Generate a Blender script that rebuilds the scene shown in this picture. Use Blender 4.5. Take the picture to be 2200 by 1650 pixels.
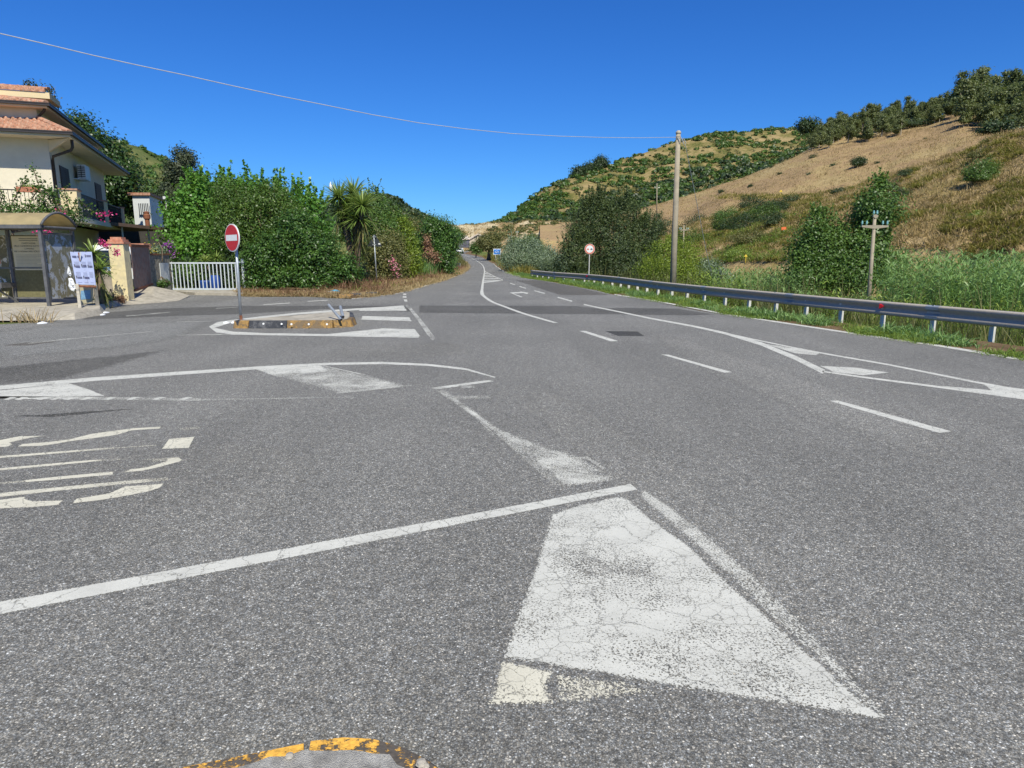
import bpy, math, random
import numpy as np
from mathutils import Vector, Matrix, noise
from mathutils.geometry import tessellate_polygon

for o in list(bpy.data.objects):
    bpy.data.objects.remove(o)
S = bpy.context.scene
COL = S.collection
RNG = np.random.default_rng(7)
random.seed(7)

# ---------------------------------------------------------------- camera, sky, sun, exposure
H = 1.62
PITCH = math.radians(10.85)
FPX = 1462.0
cam_d = bpy.data.cameras.new('camera')
cam_d.sensor_width = 36.0
cam_d.lens = 36.0 * FPX / 2200.0
cam_d.clip_start = 0.05
cam_d.clip_end = 6000
cam = bpy.data.objects.new('camera', cam_d)
COL.objects.link(cam)
cam.location = (0, 0, H)
cam.rotation_euler = (math.radians(90) - PITCH, 0, 0)
S.camera = cam

SUN_AZ = math.radians(17)      # measured from straight behind the camera towards its right
SUN_EL = math.radians(50)
to_sun = Vector((math.sin(SUN_AZ) * math.cos(SUN_EL), -math.cos(SUN_AZ) * math.cos(SUN_EL), math.sin(SUN_EL)))
world = bpy.data.worlds.new("World")
S.world = world
world.use_nodes = True
wn = world.node_tree
wn.nodes.clear()
sky = wn.nodes.new('ShaderNodeTexSky')
sky.sky_type = 'NISHITA'
sky.sun_disc = False
sky.sun_elevation = SUN_EL
sky.sun_rotation = math.atan2(to_sun.x, to_sun.y)
sky.altitude = 300
sky.air_density = 1.0
sky.dust_density = 0.3
sky.ozone_density = 3.0
hsv = wn.nodes.new('ShaderNodeHueSaturation')
hsv.inputs['Saturation'].default_value = 1.22
hsv.inputs['Value'].default_value = 1.0
bg = wn.nodes.new('ShaderNodeBackground')
bg.inputs['Strength'].default_value = 0.10
wo = wn.nodes.new('ShaderNodeOutputWorld')
wn.links.new(sky.outputs[0], hsv.inputs['Color'])
tint = wn.nodes.new('ShaderNodeMix')      # clear deep-blue Mediterranean air
tint.data_type = 'RGBA'; tint.blend_type = 'MULTIPLY'; tint.inputs[0].default_value = 1.0
tint.inputs[7].default_value = (0.28, 0.60, 1.05, 1)
wn.links.new(hsv.outputs[0], tint.inputs[6])
wn.links.new(tint.outputs[2], bg.inputs['Color'])
wn.links.new(bg.outputs[0], wo.inputs['Surface'])

sun_d = bpy.data.lights.new('sun', 'SUN')
sun_d.energy = 4.6
sun_d.angle = math.radians(0.5)
sun_d.color = (1.0, 0.965, 0.81)
sun = bpy.data.objects.new('sun', sun_d)
COL.objects.link(sun)
sun.rotation_euler = to_sun.to_track_quat('Z', 'Y').to_euler()
sun.location = (20, -30, 60)

S.view_settings.view_transform = 'Standard'
S.view_settings.look = 'None'
S.view_settings.exposure = 0.32
S.view_settings.gamma = 1.0
S.view_settings.use_curve_mapping = False
S.cycles.max_bounces = 6
S.cycles.diffuse_bounces = 2
S.cycles.transparent_max_bounces = 12

# ---------------------------------------------------------------- measuring helpers
def ray(u, v):
    dx = (u - 1100) / FPX
    dy = (825 - v) / FPX
    return dx, math.cos(PITCH) + dy * math.sin(PITCH), -math.sin(PITCH) + dy * math.cos(PITCH)

def at(u, v, Y):
    a, b, c = ray(u, v)
    t = Y / b
    return Vector((a * t, Y, H + c * t))

def zr(Y):
    return 1.62 * ((Y - 70) / 110) ** 1.5 if Y > 70 else 0.0

def gnd(u, v, z=0.0):
    """point of the road surface (raised by z) seen at that place"""
    a, b, c = ray(u, v)
    if c < -0.02:
        t = (z - H) / c
        if b * t < 70:
            return Vector((a * t, b * t, z))
    lo, hi = 60.0, 400.0
    for _ in range(50):
        m = (lo + hi) / 2
        if H + c / b * m > zr(m) + z:
            lo = m
        else:
            hi = m
    return Vector((a / b * lo, lo, zr(lo) + z))

def mpp(Y):
    return Y / FPX

# ---------------------------------------------------------------- object helpers
def tag(o, label=None, cat=None, group=None, kind=None):
    if label: o['label'] = label
    if cat: o['category'] = cat
    if group: o['group'] = group
    if kind: o['kind'] = kind
    return o

def root(name, loc, label, cat, group=None):
    o = bpy.data.objects.new(name, None)
    o.empty_display_size = 0.2
    COL.objects.link(o)
    o.location = loc
    return tag(o, label, cat, group)

def origin_of(parent):
    v = Vector((0, 0, 0))
    while parent is not None:
        v = v + Vector(parent.location)
        parent = parent.parent
    return v

def link(name, me, mat, parent=None, loc=None):
    if mat is not None:
        me.materials.append(mat)
    o = bpy.data.objects.new(name, me)
    COL.objects.link(o)
    if parent is not None:
        o.parent = parent
    elif loc is not None:
        o.location = loc
    return o

class MB:
    """collects shapes given in world space (or in the frame M) and links them as one mesh object"""
    def __init__(self, M=None):
        self.v = []; self.f = []; self.M = M or Matrix.Identity(4)
    def add(self, vs, fs):
        n = len(self.v)
        self.v += [self.M @ Vector(p) for p in vs]
        self.f += [tuple(i + n for i in f) for f in fs]
        return self
    def box(self, x0, x1, y0, y1, z0, z1):
        vs = [(x, y, z) for z in (z0, z1) for y in (y0, y1) for x in (x0, x1)]
        return self.add(vs, [(0, 2, 3, 1), (4, 5, 7, 6), (0, 1, 5, 4), (2, 6, 7, 3), (0, 4, 6, 2), (1, 3, 7, 5)])
    def obox(self, c, sx, sy, sz, rot):
        R = Matrix.Translation(c) @ rot
        vs = [R @ Vector((x * sx / 2, y * sy / 2, z * sz / 2)) for z in (-1, 1) for y in (-1, 1) for x in (-1, 1)]
        return self.add(vs, [(0, 2, 3, 1), (4, 5, 7, 6), (0, 1, 5, 4), (2, 6, 7, 3), (0, 4, 6, 2), (1, 3, 7, 5)])
    def quad(self, a, b, c, d):
        return self.add([a, b, c, d], [(0, 1, 2, 3)])
    def poly(self, pts):
        return self.add(pts, [tuple(t) for t in tessellate_polygon([[Vector(p) for p in pts]])])
    def prism(self, pts, z0, z1, pts_low=None):
        n = len(pts)
        low = pts_low or pts
        vs = [(p[0], p[1], z0) for p in low] + [(p[0], p[1], z1) for p in pts]
        tri = [tuple(t) for t in tessellate_polygon([[Vector((p[0], p[1], 0)) for p in pts]])]
        fs = [(i, (i + 1) % n, (i + 1) % n + n, i + n) for i in range(n)]
        fs += [tuple(i + n for i in t) for t in tri] + [tuple(reversed(t)) for t in tri]
        return self.add(vs, fs)
    def tube(self, path, r, n=8, caps=True):
        path = [Vector(p) for p in path]
        rs = r if isinstance(r, (list, tuple)) else [r] * len(path)
        vs = []; fs = []
        ref = Vector((0.13, 0.31, 0.94)).normalized()
        for i, p in enumerate(path):
            d = (path[min(i + 1, len(path) - 1)] - path[max(i - 1, 0)]).normalized()
            rf = ref if abs(d.dot(ref)) < 0.95 else Vector((1, 0, 0))
            a = d.cross(rf).normalized(); b = d.cross(a)
            for k in range(n):
                t = 2 * math.pi * k / n
                vs.append(p + (a * math.cos(t) + b * math.sin(t)) * rs[i])
        for i in range(len(path) - 1):
            for k in range(n):
                k2 = (k + 1) % n
                fs.append((i * n + k, i * n + k2, (i + 1) * n + k2, (i + 1) * n + k))
        if caps:
            fs.append(tuple(range(n - 1, -1, -1)))
            fs.append(tuple((len(path) - 1) * n + k for k in range(n)))
        return self.add(vs, fs)
    def lathe(self, c, prof, n=14):
        """prof: (radius, height) pairs about the vertical through c"""
        vs = []; fs = []
        for r, z in prof:
            for k in range(n):
                t = 2 * math.pi * k / n
                vs.append((c[0] + r * math.cos(t), c[1] + r * math.sin(t), c[2] + z))
        for i in range(len(prof) - 1):
            for k in range(n):
                fs.append((i * n + k, i * n + (k + 1) % n, (i + 1) * n + (k + 1) % n, (i + 1) * n + k))
        fs.append(tuple(range(n - 1, -1, -1)))
        fs.append(tuple((len(prof) - 1) * n + k for k in range(n)))
        return self.add(vs, fs)
    def disc(self, c, nrm, r, th, n=40, up=Vector((0, 0, 1)), rin=0.0):
        nrm = Vector(nrm).normalized()
        a = up.cross(nrm).normalized(); b = nrm.cross(a)
        vs = []
        for s in (-.5, .5):
            for k in range(n):
                t = 2 * math.pi * k / n
                vs.append(Vector(c) + nrm * th * s + (a * math.cos(t) + b * math.sin(t)) * r)
        if rin <= 0:
            fs = [tuple(range(n - 1, -1, -1)), tuple(range(n, 2 * n))]
            fs += [(k, (k + 1) % n, (k + 1) % n + n, k + n) for k in range(n)]
        else:
            for s in (-.5, .5):
                for k in range(n):
                    t = 2 * math.pi * k / n
                    vs.append(Vector(c) + nrm * th * s + (a * math.cos(t) + b * math.sin(t)) * rin)
            fs = []
            for k in range(n):
                j = (k + 1) % n
                fs += [(k, j, j + n, k + n), (n + k, n + j, 3 * n + j, 3 * n + k), (2 * n + k, 3 * n + k, 3 * n + j, 2 * n + j), (k, 2 * n + k, 2 * n + j, j)]
        return self.add(vs, fs)
    def build(self, name, mat, parent=None, loc=None, smooth=False, bevel=0):
        off = origin_of(parent) if parent is not None else Vector(loc or (0, 0, 0))
        me = bpy.data.meshes.new(name)
        me.from_pydata([tuple(p - off) for p in self.v], [], self.f)
        me.validate(); me.update()
        o = link(name, me, mat, parent, off if parent is None else None)
        if smooth:
            for p in me.polygons: p.use_smooth = True
        if bevel:
            m = o.modifiers.new('bevel', 'BEVEL'); m.width = bevel; m.segments = 2; m.limit_method = 'ANGLE'
        return o

def quadmesh(name, V, Q, tone, mat, parent=None, loc=None, smooth=False):
    """fast mesh of quads from arrays, with a float attribute 'tone' per vertex"""
    off = np.array(origin_of(parent) if parent is not None else Vector(loc or (0, 0, 0)))
    V = np.asarray(V, dtype=np.float64) - off
    Q = np.asarray(Q, dtype=np.int32)
    me = bpy.data.meshes.new(name)
    me.vertices.add(len(V)); me.vertices.foreach_set('co', V.astype(np.float32).ravel())
    me.loops.add(Q.size); me.loops.foreach_set('vertex_index', Q.ravel())
    me.polygons.add(len(Q)); me.polygons.foreach_set('loop_start', np.arange(0, Q.size, 4, dtype=np.int32))
    try:
        me.polygons.foreach_set('loop_total', np.full(len(Q), 4, dtype=np.int32))
    except Exception:
        pass
    if tone is not None:
        a = me.attributes.new('tone', 'FLOAT', 'POINT')
        a.data.foreach_set('value', np.asarray(tone, dtype=np.float32))
    me.update(calc_edges=True)
    if smooth:
        me.polygons.foreach_set('use_smooth', np.ones(len(Q), dtype=bool))
    return link(name, me, mat, parent, Vector(off) if parent is None else None)

def copy_tree(o, parent=None):
    c = o.copy(); COL.objects.link(c)
    if parent is not None: c.parent = parent
    for ch in o.children: copy_tree(ch, c)
    return c

def text(body, size, loc, rotz, mat, parent, name='lettering', align='CENTER', tilt=0.0, squeeze=1.0):
    cu = bpy.data.curves.new(name, 'FONT')
    cu.body = body; cu.size = size; cu.align_x = align; cu.align_y = 'CENTER'; cu.extrude = 0.0008
    cu.materials.append(mat)
    o = bpy.data.objects.new(name, cu)
    COL.objects.link(o)
    o.parent = parent
    o.location = Vector(loc) - origin_of(parent)
    o.rotation_euler = (math.pi / 2 + tilt, 0, rotz)
    o.scale = (squeeze, 1, 1)
    bpy.context.view_layer.update()
    me = bpy.data.meshes.new_from_object(o.evaluated_get(bpy.context.evaluated_depsgraph_get()))
    o2 = bpy.data.objects.new(name, me); COL.objects.link(o2); o2.parent = parent
    o2.location = o.location; o2.rotation_euler = o.rotation_euler; o2.scale = o.scale
    bpy.data.objects.remove(o)
    return o2

# ---------------------------------------------------------------- materials
class NT:
    def __init__(self, name):
        self.m = bpy.data.materials.new(name); self.m.use_nodes = True
        self.t = self.m.node_tree; self.t.nodes.clear()
        self.out = self.t.nodes.new('ShaderNodeOutputMaterial')
    def n(self, kind, **kw):
        nd = self.t.nodes.new('ShaderNode' + kind)
        for k, v in kw.items(): setattr(nd, k, v)
        return nd
    def put(self, sock, val):
        if isinstance(val, bpy.types.NodeSocket): self.t.links.new(val, sock)
        elif isinstance(val, (tuple, list)) and len(val) == 3 and sock.type == 'RGBA': sock.default_value = (*val, 1)
        else: sock.default_value = val
    def coord(self, kind='Object'):
        return self.n('TexCoord').outputs[kind]
    def mapping(self, vec, scale=(1, 1, 1), rot=(0, 0, 0)):
        m = self.n('Mapping'); self.put(m.inputs['Vector'], vec)
        m.inputs['Scale'].default_value = scale; m.inputs['Rotation'].default_value = rot
        return m.outputs[0]
    def noise(self, vec, scale, detail=4, rough=0.55, dist=0.0, out='Fac'):
        n = self.n('TexNoise'); self.put(n.inputs['Vector'], vec)
        n.inputs['Scale'].default_value = scale; n.inputs['Detail'].default_value = detail
        n.inputs['Roughness'].default_value = rough; n.inputs['Distortion'].default_value = dist
        return n.outputs[out]
    def voro(self, vec, scale, feature='F1', out='Distance', rand=1.0):
        n = self.n('TexVoronoi', feature=feature); self.put(n.inputs['Vector'], vec)
        n.inputs['Scale'].default_value = scale; n.inputs['Randomness'].default_value = rand
        return n.outputs[out]
    def ramp(self, fac, stops, interp='LINEAR'):
        r = self.n('ValToRGB'); self.put(r.inputs[0], fac); r.color_ramp.interpolation = interp
        e = r.color_ramp.elements
        while len(e) < len(stops): e.new(0.5)
        for i, (p, c) in enumerate(stops):
            e[i].position = p; e[i].color = (c, c, c, 1) if isinstance(c, (int, float)) else (*c, 1)
        return r.outputs[0]
    def mix(self, a, b, fac, mode='MIX'):
        m = self.n('Mix', data_type='RGBA', blend_type=mode)
        self.put(m.inputs[0], fac); self.put(m.inputs[6], a); self.put(m.inputs[7], b)
        return m.outputs[2]
    def math(self, op, a, b=0.0, c=None, clamp=False):
        m = self.n('Math', operation=op, use_clamp=clamp); self.put(m.inputs[0], a); self.put(m.inputs[1], b)
        if c is not None: self.put(m.inputs[2], c)
        return m.outputs[0]
    def attr(self, name, out='Fac'):
        return self.n('Attribute', attribute_name=name).outputs[out]
    def sep(self, col):
        s = self.n('SeparateColor'); self.put(s.inputs[0], col); return s.outputs
    def bump(self, h, strength=0.3, dist=0.01):
        b = self.n('Bump'); self.put(b.inputs['Height'], h)
        b.inputs['Strength'].default_value = strength; b.inputs['Distance'].default_value = dist
        return b.outputs[0]
    def bsdf(self, color, rough=0.7, metal=0.0, normal=None, spec=0.4, **kw):
        b = self.n('BsdfPrincipled'); self.put(b.inputs['Base Color'], color); self.put(b.inputs['Roughness'], rough)
        b.inputs['Metallic'].default_value = metal; b.inputs['Specular IOR Level'].default_value = spec
        if normal is not None: self.put(b.inputs['Normal'], normal)
        for k, v in kw.items(): self.put(b.inputs[k], v)
        return b.outputs[0]
    def done(self, shader):
        self.t.links.new(shader, self.out.inputs['Surface']); return self.m

def plain(name, col, rough=0.6, metal=0.0, var=0.12, scale=6.0, bump=0.0, spec=0.4, dirt=None, dirt_amt=0.4, dirt_scale=3.0):
    t = NT(name); c = t.coord()
    n1 = t.noise(c, scale, 5)
    lo = tuple(x * (1 - var) for x in col); hi = tuple(min(1, x * (1 + var)) for x in col)
    colr = t.ramp(n1, [(0.3, lo), (0.7, hi)])
    if dirt:
        d = t.ramp(t.noise(c, dirt_scale, 6, 0.65), [(0.5 - dirt_amt * .2, 0.0), (0.72, 1.0)])
        colr = t.mix(colr, dirt, t.math('MULTIPLY', d, dirt_amt * 1.6, clamp=True))
    nm = t.bump(t.noise(c, scale * 8, 4), bump, 0.02) if bump else None
    return t.done(t.bsdf(colr, rough, metal, nm, spec))

def leafmat(name, dark, mid, light, rough=0.45, trans=0.28, spec=0.45):
    t = NT(name)
    col = t.ramp(t.attr('tone'), [(0.0, dark), (0.5, mid), (1.0, light)])
    b = t.bsdf(col, rough, spec=spec)
    tr = t.n('BsdfTranslucent'); t.put(tr.inputs['Color'], t.mix(col, (0.32, 0.42, 0.05), 0.35))
    m = t.n('MixShader'); m.inputs[0].default_value = trans
    t.t.links.new(b, m.inputs[1]); t.t.links.new(tr.outputs[0], m.inputs[2])
    return t.done(m.outputs[0])

def asphalt(name, tint=1.0, paint_like=False, warm=0.0, edge=False):
    t = NT(name); c = t.coord()
    # stones of about a centimetre bound in dark bitumen, with finer grit between
    v1 = t.n('TexVoronoi', feature='F1'); t.put(v1.inputs['Vector'], c); v1.inputs['Scale'].default_value = 150
    s1 = t.sep(v1.outputs['Color'])
    stone = t.ramp(s1[0], [(0.0, 0.095), (0.35, 0.135), (0.62, 0.168), (0.85, 0.215), (0.96, 0.32), (1.0, 0.50)])
    gap = t.ramp(v1.outputs['Distance'], [(0.30, 1.0), (0.65, 0.55)])
    v2 = t.voro(c, 330, out='Color')
    grit = t.ramp(t.sep(v2)[1], [(0.0, 0.55), (0.6, 1.0), (1.0, 1.7)])
    g2 = t.ramp(t.sep(t.voro(c, 62, out='Color'))[2], [(0.0, 0.74), (0.7, 1.0), (1.0, 1.35)])
    k = t.mix(stone, gap, 1.0, 'MULTIPLY')
    k = t.mix(k, grit, 0.8, 'MULTIPLY')
    k = t.mix(k, g2, 0.75, 'MULTIPLY')
    g3 = t.ramp(t.noise(c, 14, 3, 0.6), [(0.3, 0.86), (0.7, 1.16)])
    k = t.mix(k, g3, 1.0, 'MULTIPLY')
    hue = t.ramp(s1[2], [(0.0, (1.06, 1.0, 0.92)), (0.5, (1.0, 1.0, 1.0)), (1.0, (0.94, 1.0, 1.1))])
    k = t.mix(k, hue, 0.9, 'MULTIPLY')
    big = t.ramp(t.noise(c, 0.33, 4, 0.5), [(0.32, 0.89), (0.5, 1.0), (0.68, 1.10)])
    k = t.mix(k, big, 1.0, 'MULTIPLY')
    lanes = t.ramp(t.noise(t.mapping(c, (0.75, 0.07, 1), (0, 0, math.radians(-12))), 1.3, 4, 0.55), [(0.3, 0.90), (0.7, 1.10)])
    k = t.mix(k, lanes, 1.0, 'MULTIPLY')
    crackmask = t.ramp(t.noise(c, 0.45, 3), [(0.56, 0.0), (0.66, 1.0)])
    wob = t.mix(c, t.noise(c, 3.0, 4, 0.6, out='Color'), 0.22)
    cr = t.ramp(t.voro(wob, 0.9, 'DISTANCE_TO_EDGE'), [(0.0, 1.0), (0.006, 0.0)])
    k = t.mix(k, (0.035, 0.035, 0.036), t.math('MULTIPLY', t.math('MULTIPLY', cr, crackmask), 0.4))
    col = t.mix(k, tuple(1.40 * tint * w for w in (1.04 + warm, 1.0, 0.90 - warm)), 1.0, 'MULTIPLY')
    h = t.math('ADD', t.math('MULTIPLY', v1.outputs['Distance'], -1.0), t.math('MULTIPLY', t.sep(v2)[0], 0.3))
    sh = t.bsdf(col, 0.85, 0, t.bump(h, 0.4, 0.004), 0.3)
    if edge:
        a = t.math('ADD', t.attr('edge'), t.math('MULTIPLY', t.math('SUBTRACT', t.noise(c, 9, 5, 0.7), 0.5), 1.3))
        a = t.ramp(a, [(0.35, 0.0), (0.6, 1.0)])
        a = t.math('MULTIPLY', a, t.attr('amount'))
        a = t.math('LESS_THAN', s1[1], a)      # stone by stone, so that nothing is half transparent
        tr = t.n('BsdfTransparent'); m = t.n('MixShader'); t.put(m.inputs[0], a)
        t.t.links.new(tr.outputs[0], m.inputs[1]); t.t.links.new(sh, m.inputs[2]); sh = m.outputs[0]
    return t.done(sh)

def paintmat(name, col):
    """old thermoplastic road paint: chips, crazing and a worn edge, seen through to the asphalt below"""
    t = NT(name); c = t.coord()
    e = t.attr('edge'); w = t.attr('wear')
    chip = t.math('ADD', t.math('MULTIPLY', t.noise(c, 90, 2, 0.6), 0.62), t.math('MULTIPLY', t.noise(c, 1.7, 4, 0.62), 0.66))
    # chip value about 0.35 .. 0.9; compare with how much paint is left
    left = t.math('SUBTRACT', 0.93, t.math('MULTIPLY', w, 0.46))
    left = t.math('SUBTRACT', left, t.math('MULTIPLY', t.math('SUBTRACT', 1.0, e), 0.24))
    alpha = t.math('MULTIPLY', t.math('SUBTRACT', left, chip), 22.0, clamp=True)
    film = t.math('MULTIPLY', t.math('MULTIPLY', t.ramp(t.noise(c, 2.2, 5, 0.65), [(0.36, 0.18), (0.62, 0.62)]), t.ramp(t.noise(c, 70, 2), [(0.35, 0.5), (0.6, 1.0)])), t.ramp(e, [(0.1, 0.0), (0.6, 1.0)]))
    alpha = t.math('MAXIMUM', alpha, t.math('LESS_THAN', t.sep(t.voro(c, 150, out='Color'))[1], film))
    wob = t.mix(c, t.noise(c, 14, 4, 0.65, out='Color'), 0.05)
    craze = t.ramp(t.voro(wob, 16, 'DISTANCE_TO_EDGE'), [(0.0, 1.0), (0.03, 0.0)])
    cm = t.ramp(t.noise(c, 2.6, 4, 0.6), [(0.43, 0.0), (0.56, 1.0)])
    crk = t.ramp(t.voro(t.mix(c, t.noise(c, 6, 5, 0.7, out='Color'), 0.12), 4.2, 'DISTANCE_TO_EDGE'), [(0.0, 1.0), (0.012, 0.0)])
    lines = t.math('MAXIMUM', t.math('MULTIPLY', craze, cm), crk)
    alpha = t.math('MULTIPLY', alpha, t.math('SUBTRACT', 1.0, t.math('MULTIPLY', lines, 0.8)))
    body = t.ramp(t.noise(c, 3.5, 5, 0.65), [(0.3, tuple(x * 0.86 for x in col)), (0.6, col)])
    body = t.mix(body, t.ramp(t.noise(c, 160, 2), [(0.35, 0.8), (0.6, 1.0)]), 0.7, 'MULTIPLY')
    sh = t.bsdf(body, 0.7, 0, t.bump(t.noise(c, 120, 3), 0.25, 0.003), 0.3)
    tr = t.n('BsdfTransparent'); m = t.n('MixShader'); t.put(m.inputs[0], alpha)
    t.t.links.new(tr.outputs[0], m.inputs[1]); t.t.links.new(sh, m.inputs[2])
    return t.done(m.outputs[0])

M = {}
M['asphalt'] = asphalt('asphalt', 1.0)
M['asphalt_dark'] = asphalt('asphalt_dark', 0.66, edge=True)
M['asphalt_light'] = asphalt('asphalt_light', 1.22, warm=-0.02, edge=True)
M['asphalt_brown'] = asphalt('asphalt_brown', 0.70, warm=0.04, edge=True)
M['asphalt_black'] = asphalt('asphalt_black', 0.36, edge=True)
M['asphalt_polished'] = asphalt('asphalt_polished', 1.16, edge=True)
M['paint'] = paintmat('road_paint', (0.60, 0.585, 0.52))
M['old_paint'] = paintmat('yellowed_road_paint', (0.64, 0.60, 0.48))
M['concrete'] = plain('concrete', (0.42, 0.375, 0.30), 0.85, var=0.2, scale=9, bump=0.4, dirt=(0.16, 0.14, 0.11), dirt_amt=0.4)
M['rough_concrete'] = plain('rough_concrete', (0.55, 0.52, 0.46), 0.9, var=0.35, scale=30, bump=0.9, dirt=(0.22, 0.20, 0.17), dirt_amt=0.5, dirt_scale=8)
M['pole_concrete'] = plain('pole_concrete', (0.34, 0.285, 0.205), 0.85, var=0.12, scale=5, bump=0.3, dirt=(0.2, 0.18, 0.14), dirt_amt=0.3)
M['galv'] = plain('galvanised_steel', (0.43, 0.37, 0.295), 0.6, 0.0, var=0.10, scale=14, dirt=(0.3, 0.31, 0.32), dirt_amt=0.3)
M['galv_pole'] = plain('galvanised_pole', (0.42, 0.45, 0.47), 0.5, 0.5, var=0.12, scale=14, dirt=(0.25, 0.24, 0.22), dirt_amt=0.3)
M['zinc_post'] = plain('zinc_post', (0.58, 0.56, 0.52), 0.55, 0.0, var=0.15, scale=20)
M['sign_white'] = plain('sign_white', (0.72, 0.72, 0.70), 0.4, var=0.05)
M['sign_red'] = plain('sign_red', (0.48, 0.016, 0.02), 0.35, var=0.06)
M['faded_red'] = plain('faded_red', (0.62, 0.17, 0.10), 0.4, var=0.1)
M['sign_blue'] = plain('sign_blue', (0.03, 0.19, 0.58), 0.4, var=0.08)
M['sign_back'] = plain('sign_back', (0.045, 0.052, 0.062), 0.5, 0.3, var=0.15)
M['black'] = plain('black_paint', (0.03, 0.03, 0.033), 0.5, var=0.2)
M['red_reflector'] = plain('red_reflector', (0.45, 0.01, 0.02), 0.25, var=0.1)
# ================================================================ THE SETTING
# terrain materials
def terrain_mat(name, stops, scale=0.25, fine=2.5, bare=None, bare_thr=(0.6, 0.66), speck=None, bumpd=0.25):
    t = NT(name); c = t.coord()
    n1 = t.noise(c, scale, 8, 0.62, 0.4)
    n2 = t.noise(c, fine, 5, 0.7)
    f = t.math('ADD', t.math('MULTIPLY', n1, 0.62), t.math('MULTIPLY', n2, 0.38))
    col = t.ramp(f, stops)
    if bare:
        b = t.ramp(t.noise(c, scale * 0.8, 7, 0.65, 0.6), [(bare_thr[0], 0.0), (bare_thr[1], 1.0)])
        col = t.mix(col, bare, b)
    if speck:
        s = t.ramp(t.noise(c, fine * 2.2, 4, 0.7), [(0.56, 0.0), (0.64, 1.0)])
        col = t.mix(col, speck, s)
    col = t.mix(col, t.ramp(t.noise(c, fine * 5, 3), [(0.3, 0.75), (0.7, 1.2)]), 1.0, 'MULTIPLY')
    return t.done(t.bsdf(col, 0.95, 0, t.bump(t.noise(c, fine * 1.5, 6, 0.7), 0.9, bumpd), 0.1))

M['soil'] = terrain_mat('dry_soil', [(0.3, (0.16, 0.10, 0.055)), (0.5, (0.33, 0.235, 0.125)), (0.7, (0.42, 0.32, 0.18))], 0.8, 9, speck=(0.12, 0.11, 0.05), bumpd=0.03)
M['brown_soil'] = terrain_mat('dark_brown_soil', [(0.3, (0.07, 0.045, 0.025)), (0.5, (0.17, 0.11, 0.06)), (0.7, (0.30, 0.21, 0.12))], 1.2, 12, speck=(0.06, 0.06, 0.03), bumpd=0.03)
M['valley'] = terrain_mat('valley_grass', [(0.3, (0.05, 0.085, 0.02)), (0.5, (0.12, 0.15, 0.04)), (0.7, (0.26, 0.22, 0.09))], 0.3, 4, bumpd=0.1)
M['hill_scrub'] = terrain_mat('scrub_hillside', [(0.36, (0.045, 0.075, 0.018)), (0.46, (0.15, 0.135, 0.04)), (0.52, (0.25, 0.195, 0.085)), (0.66, (0.40, 0.285, 0.145))], 0.07, 0.55, speck=(0.30, 0.21, 0.10))
M['hill_green'] = terrain_mat('green_hillside', [(0.30, (0.035, 0.06, 0.018)), (0.46, (0.085, 0.11, 0.034)), (0.62, (0.17, 0.165, 0.06)), (0.8, (0.34, 0.26, 0.13))], 0.05, 0.5)
M['hill_wood'] = terrain_mat('wooded_hillside', [(0.3, (0.016, 0.032, 0.014)), (0.5, (0.032, 0.055, 0.022)), (0.7, (0.06, 0.08, 0.032))], 0.12, 0.5, bare=(0.42, 0.34, 0.2), bare_thr=(0.70, 0.73))
M['field'] = terrain_mat('dry_field', [(0.36, (0.19, 0.135, 0.07)), (0.48, (0.35, 0.235, 0.125)), (0.56, (0.37, 0.275, 0.125)), (0.66, (0.47, 0.35, 0.19))], 0.06, 0.8, speck=(0.25, 0.175, 0.09), bumpd=0.12)
M['bank'] = terrain_mat('tufted_bank', [(0.34, (0.16, 0.14, 0.045)), (0.44, (0.30, 0.23, 0.09)), (0.54, (0.42, 0.30, 0.145)), (0.70, (0.52, 0.40, 0.23))], 0.16, 1.6, bare=(0.46, 0.38, 0.25), bare_thr=(0.66, 0.70), speck=(0.15, 0.11, 0.05))
M['cliff'] = terrain_mat('clay_escarpment', [(0.30, (0.20, 0.13, 0.07)), (0.45, (0.34, 0.24, 0.12)), (0.55, (0.42, 0.31, 0.17)), (0.7, (0.50, 0.41, 0.26))], 0.14, 0.9, bare=(0.55, 0.46, 0.30), bare_thr=(0.50, 0.56), speck=(0.19, 0.14, 0.065))

# carriageway edges, read off the photograph and laid down on the road surface
R_PX = [(1500, 667), (1391, 645), (1320, 634), (1282, 624), (1240, 616), (1183, 605.5), (1144, 599), (1125, 596.5), (1100, 591), (1078, 582), (1065, 573), (1059, 566), (1036, 553), (1011, 547.5), (996, 544.3)]
R_NEAR = [(2500, 823), (2200, 774), (2000, 742), (1811, 714.5), (1556, 676)]
L_PX = [(760, 641.8), (842, 633), (874.6, 626), (960, 601.6), (990.5, 589.5), (1004.5, 581), (1008, 575), (1005, 568), (997, 560), (990, 550), (982, 545.5)]
R_W = [gnd(u, v) for u, v in R_NEAR + R_PX]
L_W = [gnd(u, v) for u, v in L_PX]
def interp_line(L, Y):
    ys = [p.y for p in L]; xs = [p.x for p in L]
    return float(np.interp(Y, ys, xs))
R_S = sorted(R_W, key=lambda p: p.y); L_S = sorted(L_W, key=lambda p: p.y)
def xr(Y): 
    if Y < R_S[0].y: return R_S[0].x + (R_S[0].y - Y) * 0.42
    return interp_line(R_S, Y)
def xl(Y):
    return interp_line(L_S, Y)

def hz(X, Y):
    """height of the bare ground beside and below the road"""
    base = zr(Y) if Y < 250 else zr(250)
    if Y > -5:
        d = X - xr(min(Y, 230)) - 1.4
        if d > 0:
            drop = min(1.75, d * 0.34)
            fade = 1.0 if Y < 75 else max(0.25, 1 - (Y - 75) / 60)
            return base - 0.05 - drop * fade
    return base - 0.05

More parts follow.
